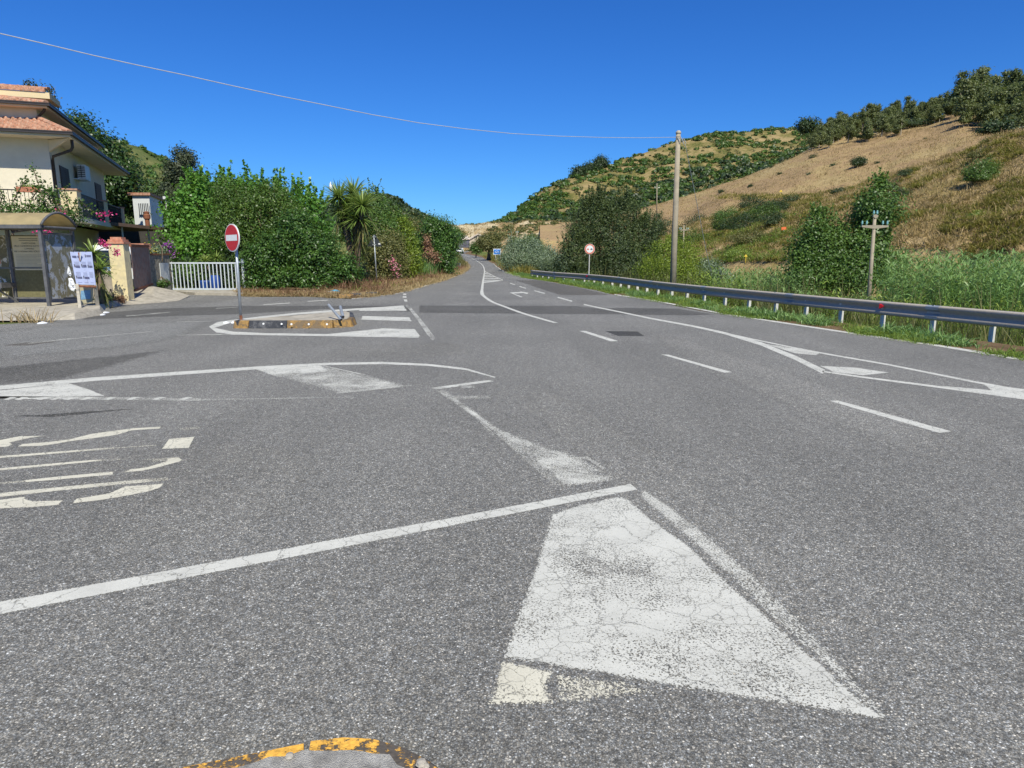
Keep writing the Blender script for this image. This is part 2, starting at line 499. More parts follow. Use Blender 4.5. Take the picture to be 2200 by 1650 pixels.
def ground_sheet():
    xs = np.concatenate([[-1500, -700, -350, -180, -110, -80], np.arange(-60, 61, 2.0), [80, 110, 180, 350, 700, 1500]])
    ys = np.concatenate([[-400, -120, -40, -20], np.arange(-10, 120, 2.0), np.arange(120, 260, 6.0), [300, 400, 700, 1300, 2600]])
    V = []; Q = []
    for y in ys:
        for x in xs:
            z = hz(x, y)
            if abs(x) < 61 and 8 < y < 120 and x > xr(y) + 2: z += 0.12 * noise.noise(Vector((x * .3, y * .3, 0)))
            V.append((x, y, z))
    nx = len(xs)
    for j in range(len(ys) - 1):
        for i in range(nx - 1):
            a = j * nx + i
            Q.append((a, a + 1, a + 1 + nx, a + nx))
    o = quadmesh('ground', V, Q, None, M['valley'], smooth=True)
    tag(o, 'dry soil and rough grass stretching away on both sides of the road', 'ground', kind='structure')
ground_sheet()

# road sheet: near polygon on the flat, then strips that climb with the road
def road_sheet():
    b = MB()
    near_left = [(-4.0, 34.0)] if False else []
    P = []
    for p in R_S:
        if p.y < 34: P.append((p.x, p.y))
    P = [(R_S[0].x + 8.5, -14.0)] + [(xr(0), 0.0)] + P
    P.append((xr(34), 34.0)); P.append((xl(34), 34.0))
    for u, v in [(842, 633), (760, 642.5), (660, 637.5), (560, 638), (522, 637), (514, 630), (375, 629), (395, 641), (345, 649), (300, 652), (262, 655), (240, 662), (200, 671), (150, 680), (80, 692), (0, 697), (-300, 716)]:
        p = gnd(u, v); P.append((p.x, p.y))
    P += [(-26.0, 9.0), (-26.0, -14.0)]
    b.add([(x, y, 0.0) for x, y in P], [tuple(t) for t in tessellate_polygon([[Vector((x, y, 0)) for x, y in P]])])
    Ys = list(np.arange(34, 232, 1.5))
    for i, Y in enumerate(Ys[:-1]):
        Y2 = Ys[i + 1]
        b.add([(xl(Y) , Y, zr(Y)), (xr(Y), Y, zr(Y)), (xr(Y2), Y2, zr(Y2)), (xl(Y2), Y2, zr(Y2))], [(0, 1, 2, 3)])
    o = b.build('road', M['asphalt'])
    tag(o, 'worn grey asphalt road junction running to the bend in the distance', 'road', kind='structure')
road_sheet()

# ---------------------------------------------------------------- painted markings and repairs
def near_z(y, z):
    """old paint is a film about a millimetre thick; far away the layers are kept a little further apart"""
    return z * (0.2 + 0.8 * min(1.0, max(0.0, (y - 14) / 16)))

class Strip(list):
    """outline of a stroke that remembers its two sides"""
    def __init__(self, A, B):
        super().__init__([tuple(p) for p in A] + [tuple(p) for p in B[::-1]])
        self.n = len(A)

def ring_mesh(polys, z, ew, wear, amount=1.0):
    """flat polygons with an outer ring for the worn edge; attributes edge / wear / amount"""
    V = []; F = []; E = []; W = []
    for P in polys:
        pts, wr = (P if isinstance(P, tuple) else (P, wear))
        A = [Vector((p[0], p[1])) for p in pts]
        n = len(A)
        if getattr(P[0] if isinstance(P, tuple) else P, 'n', 0):
            m = (P[0] if isinstance(P, tuple) else P).n
            sa, sb_ = A[:m], A[m:][::-1]
            for i in range(m):
                wd = (sa[i] - sb_[i]).length; fr = min(.35, ew / max(wd, 1e-5)); b = len(V)
                for q, e in ((0, 0), (fr, 1), (1 - fr, 1), (1, 0)):
                    p = sa[i].lerp(sb_[i], q); V.append((p.x, p.y, zr(p.y) + near_z(p.y, z))); E.append(e if 0 < i < m - 1 else .55 * e); W.append(wr)
                if i:
                    for k in range(3): F.append((b - 4 + k, b + k, b + k + 1, b - 3 + k))
            continue
        area = sum(A[i].x * A[(i + 1) % n].y - A[(i + 1) % n].x * A[i].y for i in range(n))
        if area < 0: A.reverse()
        per = sum((A[i] - A[(i + 1) % n]).length for i in range(n))
        w = min(ew, abs(area) / max(per, 1e-6) * 0.45)
        I = []
        for i in range(n):
            p0, p1, p2 = A[i - 1], A[i], A[(i + 1) % n]
            d1 = (p1 - p0); d2 = (p2 - p1)
            if d1.length < 1e-6 or d2.length < 1e-6: I.append(p1.copy()); continue
            d1.normalize(); d2.normalize()
            n1 = Vector((-d1.y, d1.x)); n2 = Vector((-d2.y, d2.x))
            m = n1 + n2
            if m.length < 1e-3: m = n1
            m.normalize(); k = 1 / max(0.35, m.dot(n1))
            I.append(p1 + m * w * k)
        b = len(V)
        for p in A: V.append((p.x, p.y, zr(p.y) + near_z(p.y, z))); E.append(0.0); W.append(wr)
        for p in I: V.append((p.x, p.y, zr(p.y) + near_z(p.y, z))); E.append(1.0); W.append(wr)
        for i in range(n):
            j = (i + 1) % n
            F.append((b + i, b + j, b + n + j, b + n + i))
        for t in tessellate_polygon([[Vector((p.x, p.y, 0)) for p in I]]):
            F.append(tuple(b + n + k for k in t))
    return V, F, E, W

def soft(name, polys, mat, z, amount, label, cat):
    """star-shaped patches whose edge value grows from the rim towards the middle"""
    V = []; F = []; E = []
    for P in polys:
        A = [gnd(u, v) for u, v in P]; n = len(A); b = len(V); c = sum(A, Vector()) / n
        for k, e in ((0, 0.0), (.45, .75), (.8, 1.0)):
            for p in A:
                q = p.lerp(c, k); V.append((q.x, q.y, zr(q.y) + near_z(q.y, z))); E.append(e)
        V.append((c.x, c.y, zr(c.y) + near_z(c.y, z))); E.append(1.0)
        for r in (0, 1):
            for i in range(n): F.append((b + r * n + i, b + r * n + (i + 1) % n, b + (r + 1) * n + (i + 1) % n, b + (r + 1) * n + i))
        for i in range(n): F.append((b + 2 * n + i, b + 2 * n + (i + 1) % n, b + 3 * n))
    me = bpy.data.meshes.new(name); me.from_pydata(V, [], F)
    for nm, arr in (('edge', E), ('amount', [amount] * len(V))):
        a = me.attributes.new(nm, 'FLOAT', 'POINT'); a.data.foreach_set('value', np.array(arr, dtype=np.float32))
    me.update()
    return tag(link(name, me, mat), label, cat, kind='structure')

def flat(name, polys, mat, z=0.004, ew=0.02, wear=0.15, amount=1.0, label=None, cat='road marking', px=True):
    conv = []
    for P in polys:
        pts, wr = (P if isinstance(P, tuple) else (P, wear))
        m_ = getattr(pts, 'n', 0)
        if px: pts = [gnd(u, v) for u, v in pts]
        if m_:
            t_ = Strip([], []); t_.extend([(p[0], p[1]) for p in pts]); t_.n = m_; pts = t_
        conv.append((pts, wr))
    V, F, E, W = ring_mesh(conv, z, ew, wear)
    me = bpy.data.meshes.new(name); me.from_pydata(V, [], F)
    for nm, arr in (('edge', E), ('wear', W), ('amount', [amount] * len(V))):
        a = me.attributes.new(nm, 'FLOAT', 'POINT'); a.data.foreach_set('value', np.array(arr, dtype=np.float32))
    me.update()
    o = link(name, me, mat)
    return tag(o, label, cat, kind='structure')

def band(path, w, px=True):
    """polygon of a stroke: path of (u, v) laid on the road, w metres wide (number or list)"""
    P = [gnd(u, v) for u, v in path] if px else [Vector(p) for p in path]
    P = [Vector((p.x, p.y)) for p in P]
    if len(P) > 2:      # round the corners of the drawn path
        Q = []; WW = w if isinstance(w, (list, tuple)) else [w] * len(P)
        w2 = []
        for i in range(len(P) - 1):
            p0 = P[max(i - 1, 0)]; p1 = P[i]; p2 = P[i + 1]; p3 = P[min(i + 2, len(P) - 1)]
            for k in range(4):
                t = k / 4
                q = 0.5 * ((2 * p1) + (p2 - p0) * t + (2 * p0 - 5 * p1 + 4 * p2 - p3) * t * t + (3 * p1 - p0 - 3 * p2 + p3) * t ** 3)
                Q.append(q); w2.append(WW[i] * (1 - t) + WW[i + 1] * t)
        Q.append(P[-1]); w2.append(WW[-1]); P = Q; w = w2
    ws = w if isinstance(w, (list, tuple)) else [w] * len(P)
    Lf = []; Rt = []
    for i, p in enumerate(P):
        d = (P[min(i + 1, len(P) - 1)] - P[max(i - 1, 0)]).normalized()
        nn = Vector((-d.y, d.x)) * ws[i] / 2
        Lf.append(p + nn); Rt.append(p - nn)
    return Strip(Lf, Rt)

def wstroke(path, w):
    return band(path, w)

def stroke_px(path, wp):
    """polygon in photograph measure: stroke wp pixels across, then laid on the road"""
    P = [Vector(p) for p in path]
    ws = wp if isinstance(wp, (list, tuple)) else [wp] * len(P)
    A = []; B = []
    for i, p in enumerate(P):
        d = (P[min(i + 1, len(P) - 1)] - P[max(i - 1, 0)]).normalized()
        nn = Vector((-d.y, d.x)) * ws[i] / 2
        A.append(p + nn); B.append(p - nn)
    return Strip(A, B)

# asphalt repairs and discolourings
flat('asphalt_patch', [[(897, 656), (1238, 657), (1290, 664), (1320, 661), (1459, 663), (1540, 676), (1480, 678), (1309, 675.5), (1036, 673.6), (897, 672)],
                       [(200, 673), (330, 663), (520, 657), (700, 657), (884, 656.5), (886, 670), (700, 664), (520, 675), (400, 678.5), (270, 683.5), (170, 687)]],
     M['asphalt_dark'], 0.004, 0.12, amount=0.8, label='darker strip of newer asphalt laid across the whole junction', cat='road patch')
flat('asphalt_patch', [[(1100, 601), (1164, 602.5), (1240, 616.5), (1320, 634.5), (1198, 634), (1150, 618)]],
     M['asphalt_brown'], 0.004, 0.3, amount=0.8, label='brownish resurfaced lay-by edge beside the guardrail', cat='road patch')
flat('asphalt_patch', [[(1297, 711), (1372, 712), (1387, 722.5), (1325, 722)]],
     M['asphalt_black'], 0.006, 0.05, amount=0.95, label='small black rectangular repair between two lane dashes', cat='road patch')
soft('asphalt_patch', [[(-150, 716), (60, 697), (240, 688), (520, 680), (470, 716), (380, 740), (280, 757), (-150, 802)]],
     M['asphalt_light'], 0.003, 0.9, 'paler bluish older asphalt in front of the bus shelter', 'road patch')
soft('asphalt_patch', [[(-150, 803), (0, 785), (330, 752), (420, 742), (260, 790), (120, 826), (-150, 845)]],
     M['asphalt_dark'], 0.0035, 0.5, 'slightly darker wedge of asphalt behind the painted island line', 'road patch')
flat('oil_smear', [stroke_px([(30, 894), (110, 893), (180, 887), (290, 878)], [3, 9, 8, 2])], M['asphalt_black'], 0.005, 0.12, amount=0.55, label='dark rubber smear on the asphalt above the road lettering', cat='stain')
flat('asphalt_patch', [stroke_px([(10, 742), (60, 739), (120, 734)], [3, 8, 3])], M['asphalt_brown'], 0.005, 0.1, amount=0.9, label='shallow brown broken-up strip in the asphalt at far left', cat='road patch')

soft('wheel_tracks', [[(1120, 800), (1200, 830), (1500, 1010), (2050, 1480), (2000, 1640), (1560, 1330), (1250, 1000), (1090, 850)], [(1350, 700), (1440, 712), (1900, 860), (2300, 1010), (2300, 1140), (1800, 930), (1450, 780)]],
     M['asphalt_polished'], 0.002, 0.85, 'paler wheel tracks polished into the main lanes', 'wheel tracks')
soft('wheel_tracks', [[(120, 960), (520, 930), (760, 960), (700, 1100), (420, 1220), (100, 1250)], [(700, 740), (1000, 730), (1080, 760), (900, 775), (640, 772)]],
     M['asphalt_polished'], 0.0025, 0.6, 'paler worn asphalt between the lettering and the painted island', 'wheel tracks')
flat('road_line', [[(-500, 1386.5), (1355, 1040), (1369, 1052), (-500, 1419)]], M['paint'], 0.008, 0.012, 0.22, label='long thick white stop line crossing the foreground', cat='road marking')
flat('road_chevron', [([(1180, 1105), (1240, 1085), (1322, 1067), (1348, 1068), (1400, 1115), (1475, 1168), (1600, 1280), (1760, 1420), (1905, 1548), (1720, 1521), (1500, 1487), (1300, 1451), (1180, 1432), (1075, 1415), (1112, 1310), (1150, 1215)], 0.47)],
     M['paint'], 0.006, 0.03, label='large cracked white triangle painted in the near foreground', cat='road marking')
flat('road_line', [stroke_px([(1380, 1060), (1440, 1105), (1520, 1172), (1625, 1268), (1760, 1398), (1900, 1540)], [24, 30, 36, 42, 36, 12])], M['paint'], 0.005, 0.05, 0.60, label='faded diagonal edge line along the right of the big triangle', cat='road marking')
flat('road_marking', [([(1078, 1420), (1190, 1441), (1180, 1475), (1195, 1513), (1120, 1517), (1042, 1516), (1060, 1470)], 0.35)], M['old_paint'], 0.005, 0.03, label='yellowed crazed patch of old paint below the big triangle', cat='road marking')
flat('road_marking', [([(1190, 1445), (1350, 1465), (1420, 1490), (1250, 1510), (1195, 1513)], 0.8)], M['old_paint'], 0.0045, 0.08, label='almost vanished old paint right of the yellowed patch', cat='road marking')
flat('road_marking', [(Strip([(936, 838), (985, 873), (1040, 915), (1085, 952), (1130, 990), (1165, 1021), (1198, 1049)], [(962, 838), (1020, 882), (1080, 925), (1150, 950), (1230, 973), (1290, 1003), (1322, 1030)]), 0.60)], M['paint'], 0.004, 0.10, label='long faded white strip pointing at the stop line end', cat='road marking')
flat('road_marking', [([(1150, 990), (1235, 1012), (1322, 1020), (1320, 1034), (1200, 1048)], 0.5)], M['paint'], 0.0055, 0.06, label='brighter worn end of the faded strip beside the stop line', cat='road marking')
flat('road_marking', [(stroke_px([(942, 840), (1010, 885), (1062, 935)], 6), 0.72), (stroke_px([(1218, 984), (1262, 984), (1315, 1018)], [4, 8, 6]), 0.72)], M['paint'], 0.0055, 0.04, label='thin worn paint edges of the faded diagonal strip', cat='road marking')
flat('road_marking', [(stroke_px([(1040, 905), (1130, 985), (1195, 1040)], [6, 12, 14]), 0.85)], M['paint'], 0.0065, 0.05, label='left border of the faded strip', cat='road marking')
flat('road_line', [([(925, 833), (1050, 816), (1064, 819), (935, 838)], 0.42)], M['paint'], 0.006, 0.02, label='short white line where the painted island ends', cat='road marking')
flat('road_marking', [([(985, 827), (1020, 828), (1022, 834), (990, 834)], 0.8), ([(960, 849), (1052, 850), (1058, 856), (965, 858)], 0.75)], M['paint'], 0.006, 0.05, label='two small worn paint scraps near the middle of the junction', cat='road marking')
flat('road_line', [stroke_px([(-300, 864), (-150, 848), (0, 833), (100, 824), (200, 815), (400, 801), (560, 790), (700, 782), (820, 780), (920, 784), (1000, 793), (1064, 811)], [10, 9, 9, 8.5, 8, 7, 6, 5, 5, 4.5, 4, 2.5])],
     M['paint'], 0.008, 0.012, 0.30, label='long curved white outline of the painted island at left', cat='road marking')
flat('road_marking', [([(-260, 866), (0, 839), (150, 823), (190, 836), (228, 851), (120, 853), (-260, 850)][::1], 0.33)], M['paint'], 0.006, 0.02, label='white filled triangle at the left tip of the painted island', cat='road marking')
sl = []
for k, u in enumerate([20, 45, 92, 120, 150, 185, 235, 285, 340, 398]):
    sl.append(([(u - 14, 859), (u - 2, 859.5), (u + 18, 853.5), (u + 2, 853)], 0.2))
flat('road_line', [(stroke_px([(-200, 852), (0, 854), (140, 855), (430, 858.5)], 7), 0.55)] + [(stroke_px([(430, 858.5), (600, 856), (760, 853)], [4, 3, 2]), 0.7)] , M['paint'], 0.0055, 0.03, label='thin worn line below the painted island', cat='road marking')
flat('road_line', sl, M['paint'], 0.009, 0.01, label='row of short slanted white dashes over the thin worn line', cat='road marking')
flat('road_marking', [([(542, 794), (690, 784), (790, 806), (886, 829), (730, 846), (640, 822)], 0.66)], M['paint'], 0.004, 0.12, label='scuffed white parallelogram inside the painted island', cat='road marking')
flat('road_marking', [([(545, 793), (690, 785), (712, 798), (595, 811)], 0.45), (stroke_px([(722, 845), (800, 836), (884, 828)], [3, 6, 5]), 0.5), (stroke_px([(692, 785), (745, 797), (800, 809)], 3), 0.5)], M['paint'], 0.007, 0.04, label='brighter rims of the scuffed parallelogram', cat='road marking')

# white paint round the traffic island at left
flat('road_marking', [(stroke_px([(868, 659), (760, 665), (640, 674), (560, 682), (500, 690), (468, 697), (455, 703), (466, 710), (500, 715.5), (570, 718), (700, 720), (900, 724)], [4, 4, 4, 4, 5, 10, 13, 9, 6, 4.5, 4.5, 4]), 0.2)],
     M['paint'], 0.008, 0.012, label='white outline painted round the raised traffic island', cat='road marking')
flat('road_marking', [([(775, 663), (868, 656.5), (875, 668), (770, 668.5)], 0.32), ([(778, 679), (880, 682), (886, 690.5), (774, 687)], 0.32), ([(690, 719), (770, 711), (822, 705.5), (892, 707.5), (904, 723), (700, 722)], 0.34)],
     M['paint'], 0.010, 0.03, label='three white bars painted at the right end of the traffic island', cat='road marking')
flat('road_line', [(stroke_px([(872, 656), (882, 664), (900, 686), (922, 716), (932, 730)], [5, 6, 8, 11, 9]), 0.62)], M['paint'], 0.007, 0.05, label='faded diagonal line closing the island bars', cat='road marking')
flat('road_line', [([(866, 631), (873, 631), (873, 634), (866, 634)], 0.1), ([(865, 636.5), (873, 636.5), (874, 640), (865, 640)], 0.1), ([(867, 643.5), (874, 643.5), (876, 648), (869, 648)], 0.1)], M['paint'], 0.007, 0.02, label='three short white dashes across the side road mouth', cat='road marking')

# edge lines and lane lines
flat('road_line', [(stroke_px([(755, 642), (842, 632.5), (868, 627.5)], [2.2, 2.2, 2]), 0.1), (stroke_px([(873, 626), (915, 614), (950, 603.5)], [2.4, 2.2, 1.6]), 0.1), (stroke_px([(966, 598.5), (979, 593.5)], 1.3), 0.1), (stroke_px([(984, 591.5), (995, 586.5), (1003, 581), (1006.5, 575), (1004, 568.5), (997, 561)], [1.6, 1.5, 1.4, 1.2, 1.0, .7]), 0.1)],
     M['paint'], 0.008, 0.008, label='white edge line along the left side of the road', cat='road marking')
flat('road_line', [(stroke_px([(2500, 821), (2200, 772.5), (2000, 740), (1811, 713), (1556, 674.5), (1391, 643.5), (1320, 633)], [7, 5, 4, 3, 2.6, 2.4, 2]), 0.2), (stroke_px([(1146, 598.5), (1125, 595.5), (1100, 590), (1079, 581.5), (1066, 572.5), (1060, 566)], [1.4, 1.4, 1.4, 1.4, 1.3, .9]), 0.15)],
     M['paint'], 0.008, 0.008, label='white edge line along the right side of the road', cat='road marking')
flat('road_line', [(band([(1193, 693.5), (1127, 674.5), (1084, 659), (1058, 649), (1042, 638.5), (1035.5, 631), (1036, 620), (1037.5, 607), (1040, 590), (1041, 582), (1037.6, 571), (1029, 563.5), (1016, 556), (1004.5, 550.7), (992, 546)], [.13] * 5 + [.15, .12, .12] + [.11] * 7), 0.12)],
     M['paint'], 0.009, 0.008, px=False, label='solid white centre line curving away to the bend', cat='road marking')
hb = [(stroke_px([(1041.5, 583), (1062, 594), (1081, 602)], 1.2), 0.1), (stroke_px([(1081, 602.3), (1060, 605), (1037.5, 607)], [1.5, 2.2, 2.6]), 0.1)]
for v, ue in [(588, 1048), (591.5, 1055), (595, 1063), (598.8, 1071), (602.4, 1079)]:
    hb.append((stroke_px([(1039, v + .3), (ue, v - .2)], 1.5), 0.12))
flat('road_hatching', hb, M['paint'], 0.0105, 0.006, label='small white hatched triangle beside the centre line', cat='road marking')
flat('road_line', [(stroke_px([(a, b), (c, d)], w), 0.15) for a, b, c, d, w in [(1096, 609, 1106.5, 612, 1.6), (1116, 615.6, 1130, 619.8, 1.8), (1148, 625, 1171, 631, 2.0), (1198, 639, 1229, 647.5, 2.4), (1254.5, 654.5, 1274, 658.5, 2.4)]],
     M['paint'], 0.008, 0.008, label='row of small far lane dashes before the solid line', cat='road marking')
flat('road_line', [([(1244, 711), (1258, 711), (1328, 732.5), (1312, 733.5)], .2), ([(1420, 761.5), (1436, 762), (1574, 800), (1556, 801)], .2), ([(1780, 861), (1801, 860.5), (2044, 927), (2018, 930.5)], .2), ([(2480, 1052), (2520, 1050), (2900, 1160), (2850, 1165)], .2)],
     M['paint'], 0.008, 0.012, label='long white lane dashes running down the middle of the road', cat='road marking')
flat('road_line', [(stroke_px([(1273, 658.5), (1330, 670), (1400, 684.7), (1490, 701), (1556, 715.6), (1633, 738), (1709, 769), (1770, 799)], [2.2, 2.4, 3, 3.5, 4.5, 7, 9, 10]), 0.12), (stroke_px([(1560, 716), (1618, 729), (1700, 746), (1764, 758.5), (1909, 783.6), (2091, 820), (2200, 840), (2500, 900)], [2, 2, 2.6, 2.8, 3.2, 3.8, 4, 5]), 0.12),
                   (stroke_px([(1767, 798), (1850, 810), (1982, 827), (2200, 856), (2500, 898)], [3, 3.4, 4, 5, 6]), 0.12)],
     M['paint'], 0.008, 0.010, label='white lines that fork round the painted island at right', cat='road marking')
flat('road_marking', [([(1632, 737), (1700, 747), (1765, 757.5), (1755, 763.5), (1705, 759), (1675, 749)], 0.45), ([(1758, 785.5), (1840, 790), (1912, 800.5), (1855, 807), (1790, 800)], 0.40), ([(2010, 828), (2128, 838), (2108, 824), (2200, 836), (2500, 880), (2500, 888), (2150, 848)], 0.35)],
     M['paint'], 0.0055, 0.03, label='worn white wedges filling the forked lines at right', cat='road marking')
flat('road_arrow', [[(1094.5, 628.6), (1119, 627.6), (1116, 626.2), (1136, 629.4), (1132.5, 632.2), (1124, 629.8), (1103, 631), (1123, 638), (1118.5, 638.9)]], M['paint'], 0.008, 0.02, 0.1, label='white right-turn arrow painted on the far lane', cat='road marking')
flat('road_line', [(stroke_px([(565, 655), (623, 651.3)], 2), .3), (stroke_px([(661, 648), (705, 645)], 1.8), .3), (stroke_px([(464, 663), (511, 660)], 1.8), .55), (stroke_px([(271, 679), (365, 671)], 2.2), .45), (stroke_px([(380, 692), (455, 690)], 2), .8), (stroke_px([(60, 738), (150, 728), (330, 712)], [3, 2.5, 1.5]), 0.85), (stroke_px([(380, 720), (470, 718.5), (560, 719)], 2), .6)],
     M['paint'], 0.009, 0.01, label='thin broken white line of the side road at left', cat='road marking')

def zz(pts): return [(x / 4.583, 880 + y / 4.583) for x, y in pts]
L = [(zz([(-500, 400), (0, 300), (200, 262), (460, 258), (300, 278), (95, 325), (125, 345), (60, 368), (-100, 372), (-500, 500)]), .2),
     (zz([(170, 365), (220, 340), (500, 318), (700, 290), (900, 240), (1100, 212), (1300, 185), (1590, 168), (1575, 188), (1300, 205), (1150, 250), (950, 280), (750, 305), (550, 338), (400, 358)]), .25),
     (stroke_px(zz([(-900, 580), (0, 468), (560, 425), (1125, 378)]), [4.5, 4.5, 4.5, 4]), .25), (stroke_px(zz([(1125, 380), (1540, 352)]), [3, 2.6]), .75),
     (stroke_px(zz([(-900, 700), (0, 590), (560, 538), (1000, 498)]), [5.5, 5.5, 5, 4]), .38), (stroke_px(zz([(1000, 498), (1240, 488)]), 3), .75),
     (stroke_px(zz([(250, 706), (520, 680), (1110, 626)]), [5, 6, 6.5]), .18), (stroke_px(zz([(-900, 850), (0, 728), (250, 706)]), 4), .6),
     (zz([(1215, 620), (1280, 590), (1440, 570), (1560, 535), (1640, 505), (1640, 478), (1760, 470), (1795, 495), (1780, 510), (1600, 560), (1400, 605)]), .22), (zz([(1420, 492), (1650, 474), (1650, 506), (1530, 515)]), .75),
     (stroke_px(zz([(-900, 990), (0, 842), (800, 760), (1655, 682)]), [8.5, 8.5, 8, 8]), .25),
     (zz([(715, 925), (750, 880), (1080, 825), (1230, 755), (1500, 738), (1625, 725), (1580, 770), (1450, 810), (1250, 850), (1000, 890)]), .22),
     (zz([(-500, 1000), (0, 890), (240, 860), (250, 885), (330, 905), (620, 895), (570, 940), (300, 965), (0, 975), (-500, 1100)]), .2),
     (zz([(1590, 390), (1660, 290), (1915, 268), (1860, 378)]), .25),
     (stroke_px(zz([(1770, 195), (1965, 175)]), 5), .7)]
flat('road_lettering', L, M['old_paint'], 0.007, 0.012, label='worn white STOP lettering painted on the side road, seen upside down', cat='road marking')

# ---------------------------------------------------------------- hills as lofted ground between surveyed contour lines
TERR = {}
def loft(name, rows, u0, u1, nu, sub, mat, label, amp=1.0, freq=0.05, cat='hill', keep=()):
    """rows: lists of (u, v, Y) or (u, None, Y, z); Catmull-free linear bands, noise-displaced"""
    us = np.linspace(u0, u1, nu)
    G = []
    for r in rows:
        ru = [p[0] for p in r]
        line = []
        for u in us:
            Y = float(np.interp(u, ru, [p[2] for p in r]))
            if len(r[0]) == 4:
                z = float(np.interp(u, ru, [p[3] for p in r]))
                a, b_, c_ = ray(u, 545)
                line.append(Vector((a / b_ * Y, Y, z)))
            else:
                line.append(at(u, float(np.interp(u, ru, [p[1] for p in r])), Y))
        G.append(line)
    out = []
    nb = len(G)
    for i in range(nb - 1):
        for k in range(sub):
            t = k / sub
            ts = t
            out.append([G[i][j].lerp(G[i + 1][j], ts) for j in range(nu)])
    out.append(G[-1])
    nr = len(out)
    V = np.zeros((nr * nu, 3))
    for i in range(nr):
        for j in range(nu):
            p = out[i][j]
            q = Vector((p.x * freq, p.y * freq, 0))
            f = noise.fractal(q, 0.6, 2.1, 5) * amp + abs(noise.noise(q * 0.45)) * amp * 0.7
            V[i * nu + j] = (p.x, p.y, p.z + f)
    # smooth the creases between bands
    Z = V[:, 2].reshape(nr, nu).copy()
    for _ in range(2):
        Z[1:-1] = (Z[:-2] + 2 * Z[1:-1] + Z[2:]) / 4
    V[:, 2] = Z.ravel()
    Q = [(i * nu + j, i * nu + j + 1, (i + 1) * nu + j + 1, (i + 1) * nu + j) for i in range(nr - 1) for j in range(nu - 1)]
    o = quadmesh(name, V, Q, None, mat, smooth=True)
    tag(o, label, cat, kind='structure')
    TERR[label] = (V.reshape(nr, nu, 3), us, sub)
    return TERR[label]

def on_terr(T, s, t):
    """s in 0..1 across, t in rows units (contour index)"""
    G, us, sub = T
    nr, nu, _ = G.shape
    a = min(max(s * (nu - 1), 0), nu - 1.001); b = min(max(t * sub, 0), nr - 1.001)
    i, j = int(b), int(a); fb, fa = b - i, a - j
    p = G[i, j] * (1 - fa) * (1 - fb) + G[i, j + 1] * fa * (1 - fb) + G[i + 1, j] * (1 - fa) * fb + G[i + 1, j + 1] * fa * fb
    return Vector(p)

def find_px(T, u, v):
    """ground point of a loft that appears nearest to (u, v)"""
    G = T[0].reshape(-1, 3)
    Xc = G[:, 0]; f = G[:, 1] * math.cos(PITCH) - (G[:, 2] - H) * math.sin(PITCH); w = G[:, 1] * math.sin(PITCH) + (G[:, 2] - H) * math.cos(PITCH)
    uu = 1100 + FPX * Xc / f; vv = 825 - FPX * w / f
    k = int(np.argmin((uu - u) ** 2 + (vv - v) ** 2 + np.where(f < 1, 1e9, 0)))
    return Vector(G[k])

FAR = loft('hill', [
    [(980, None, 250, 0), (3000, None, 270, 0)],
    [(980, 510, 255), (1070, 497, 255), (1200, 488, 255), (1300, 480, 260), (1480, 440, 270), (1740, 360, 290), (2000, 330, 300), (3000, 300, 310)],
    [(980, 506, 285), (1070, 490, 285), (1200, 445, 300), (1300, 430, 305), (1450, 385, 315), (1600, 350, 330), (1760, 325, 350), (2000, 300, 360), (3000, 270, 370)],
    [(980, 504, 300), (1072, 482, 310), (1140, 433, 330), (1210, 388, 345), (1250, 368, 352), (1290, 355, 360), (1370, 328, 370), (1450, 303, 380), (1560, 282, 395), (1700, 274, 410), (1800, 272, 420), (2000, 266, 430), (3000, 245, 440)],
    [(980, 520, 360), (1072, 510, 380), (1210, 450, 420), (1450, 380, 460), (1700, 350, 500), (3000, 330, 520)],
    [(980, None, 460, -5), (3000, None, 640, -5)]],
    940, 2700, 190, 14, M['hill_scrub'], 'steep scrub-dotted hill behind the dry field at right', amp=2.0, freq=0.035)
PLAT = loft('hill', [
    [(860, None, 212, -1), (1000, None, 226, 1), (1320, None, 150, -2)],
    [(860, 552, 214), (1000, 540, 228), (1100, 545, 200), (1200, 552, 180), (1320, 556, 160)],
    [(860, 520, 222), (960, 512, 236), (1070, 512, 228), (1200, 515, 205), (1320, 520, 190)],
    [(860, 498, 232), (940, 492, 240), (975, 486, 244), (1010, 484, 244), (1070, 480, 240), (1215, 478, 232), (1320, 474, 225)],
    [(860, 500, 262), (1000, 489, 262), (1215, 483, 252), (1320, 480, 245)],
    [(860, None, 300, 0), (1320, None, 280, 0)]],
    840, 1340, 130, 12, M['cliff'], 'eroded sandy escarpment with a flat top across the road end', amp=1.1, freq=0.11, cat='cliff')
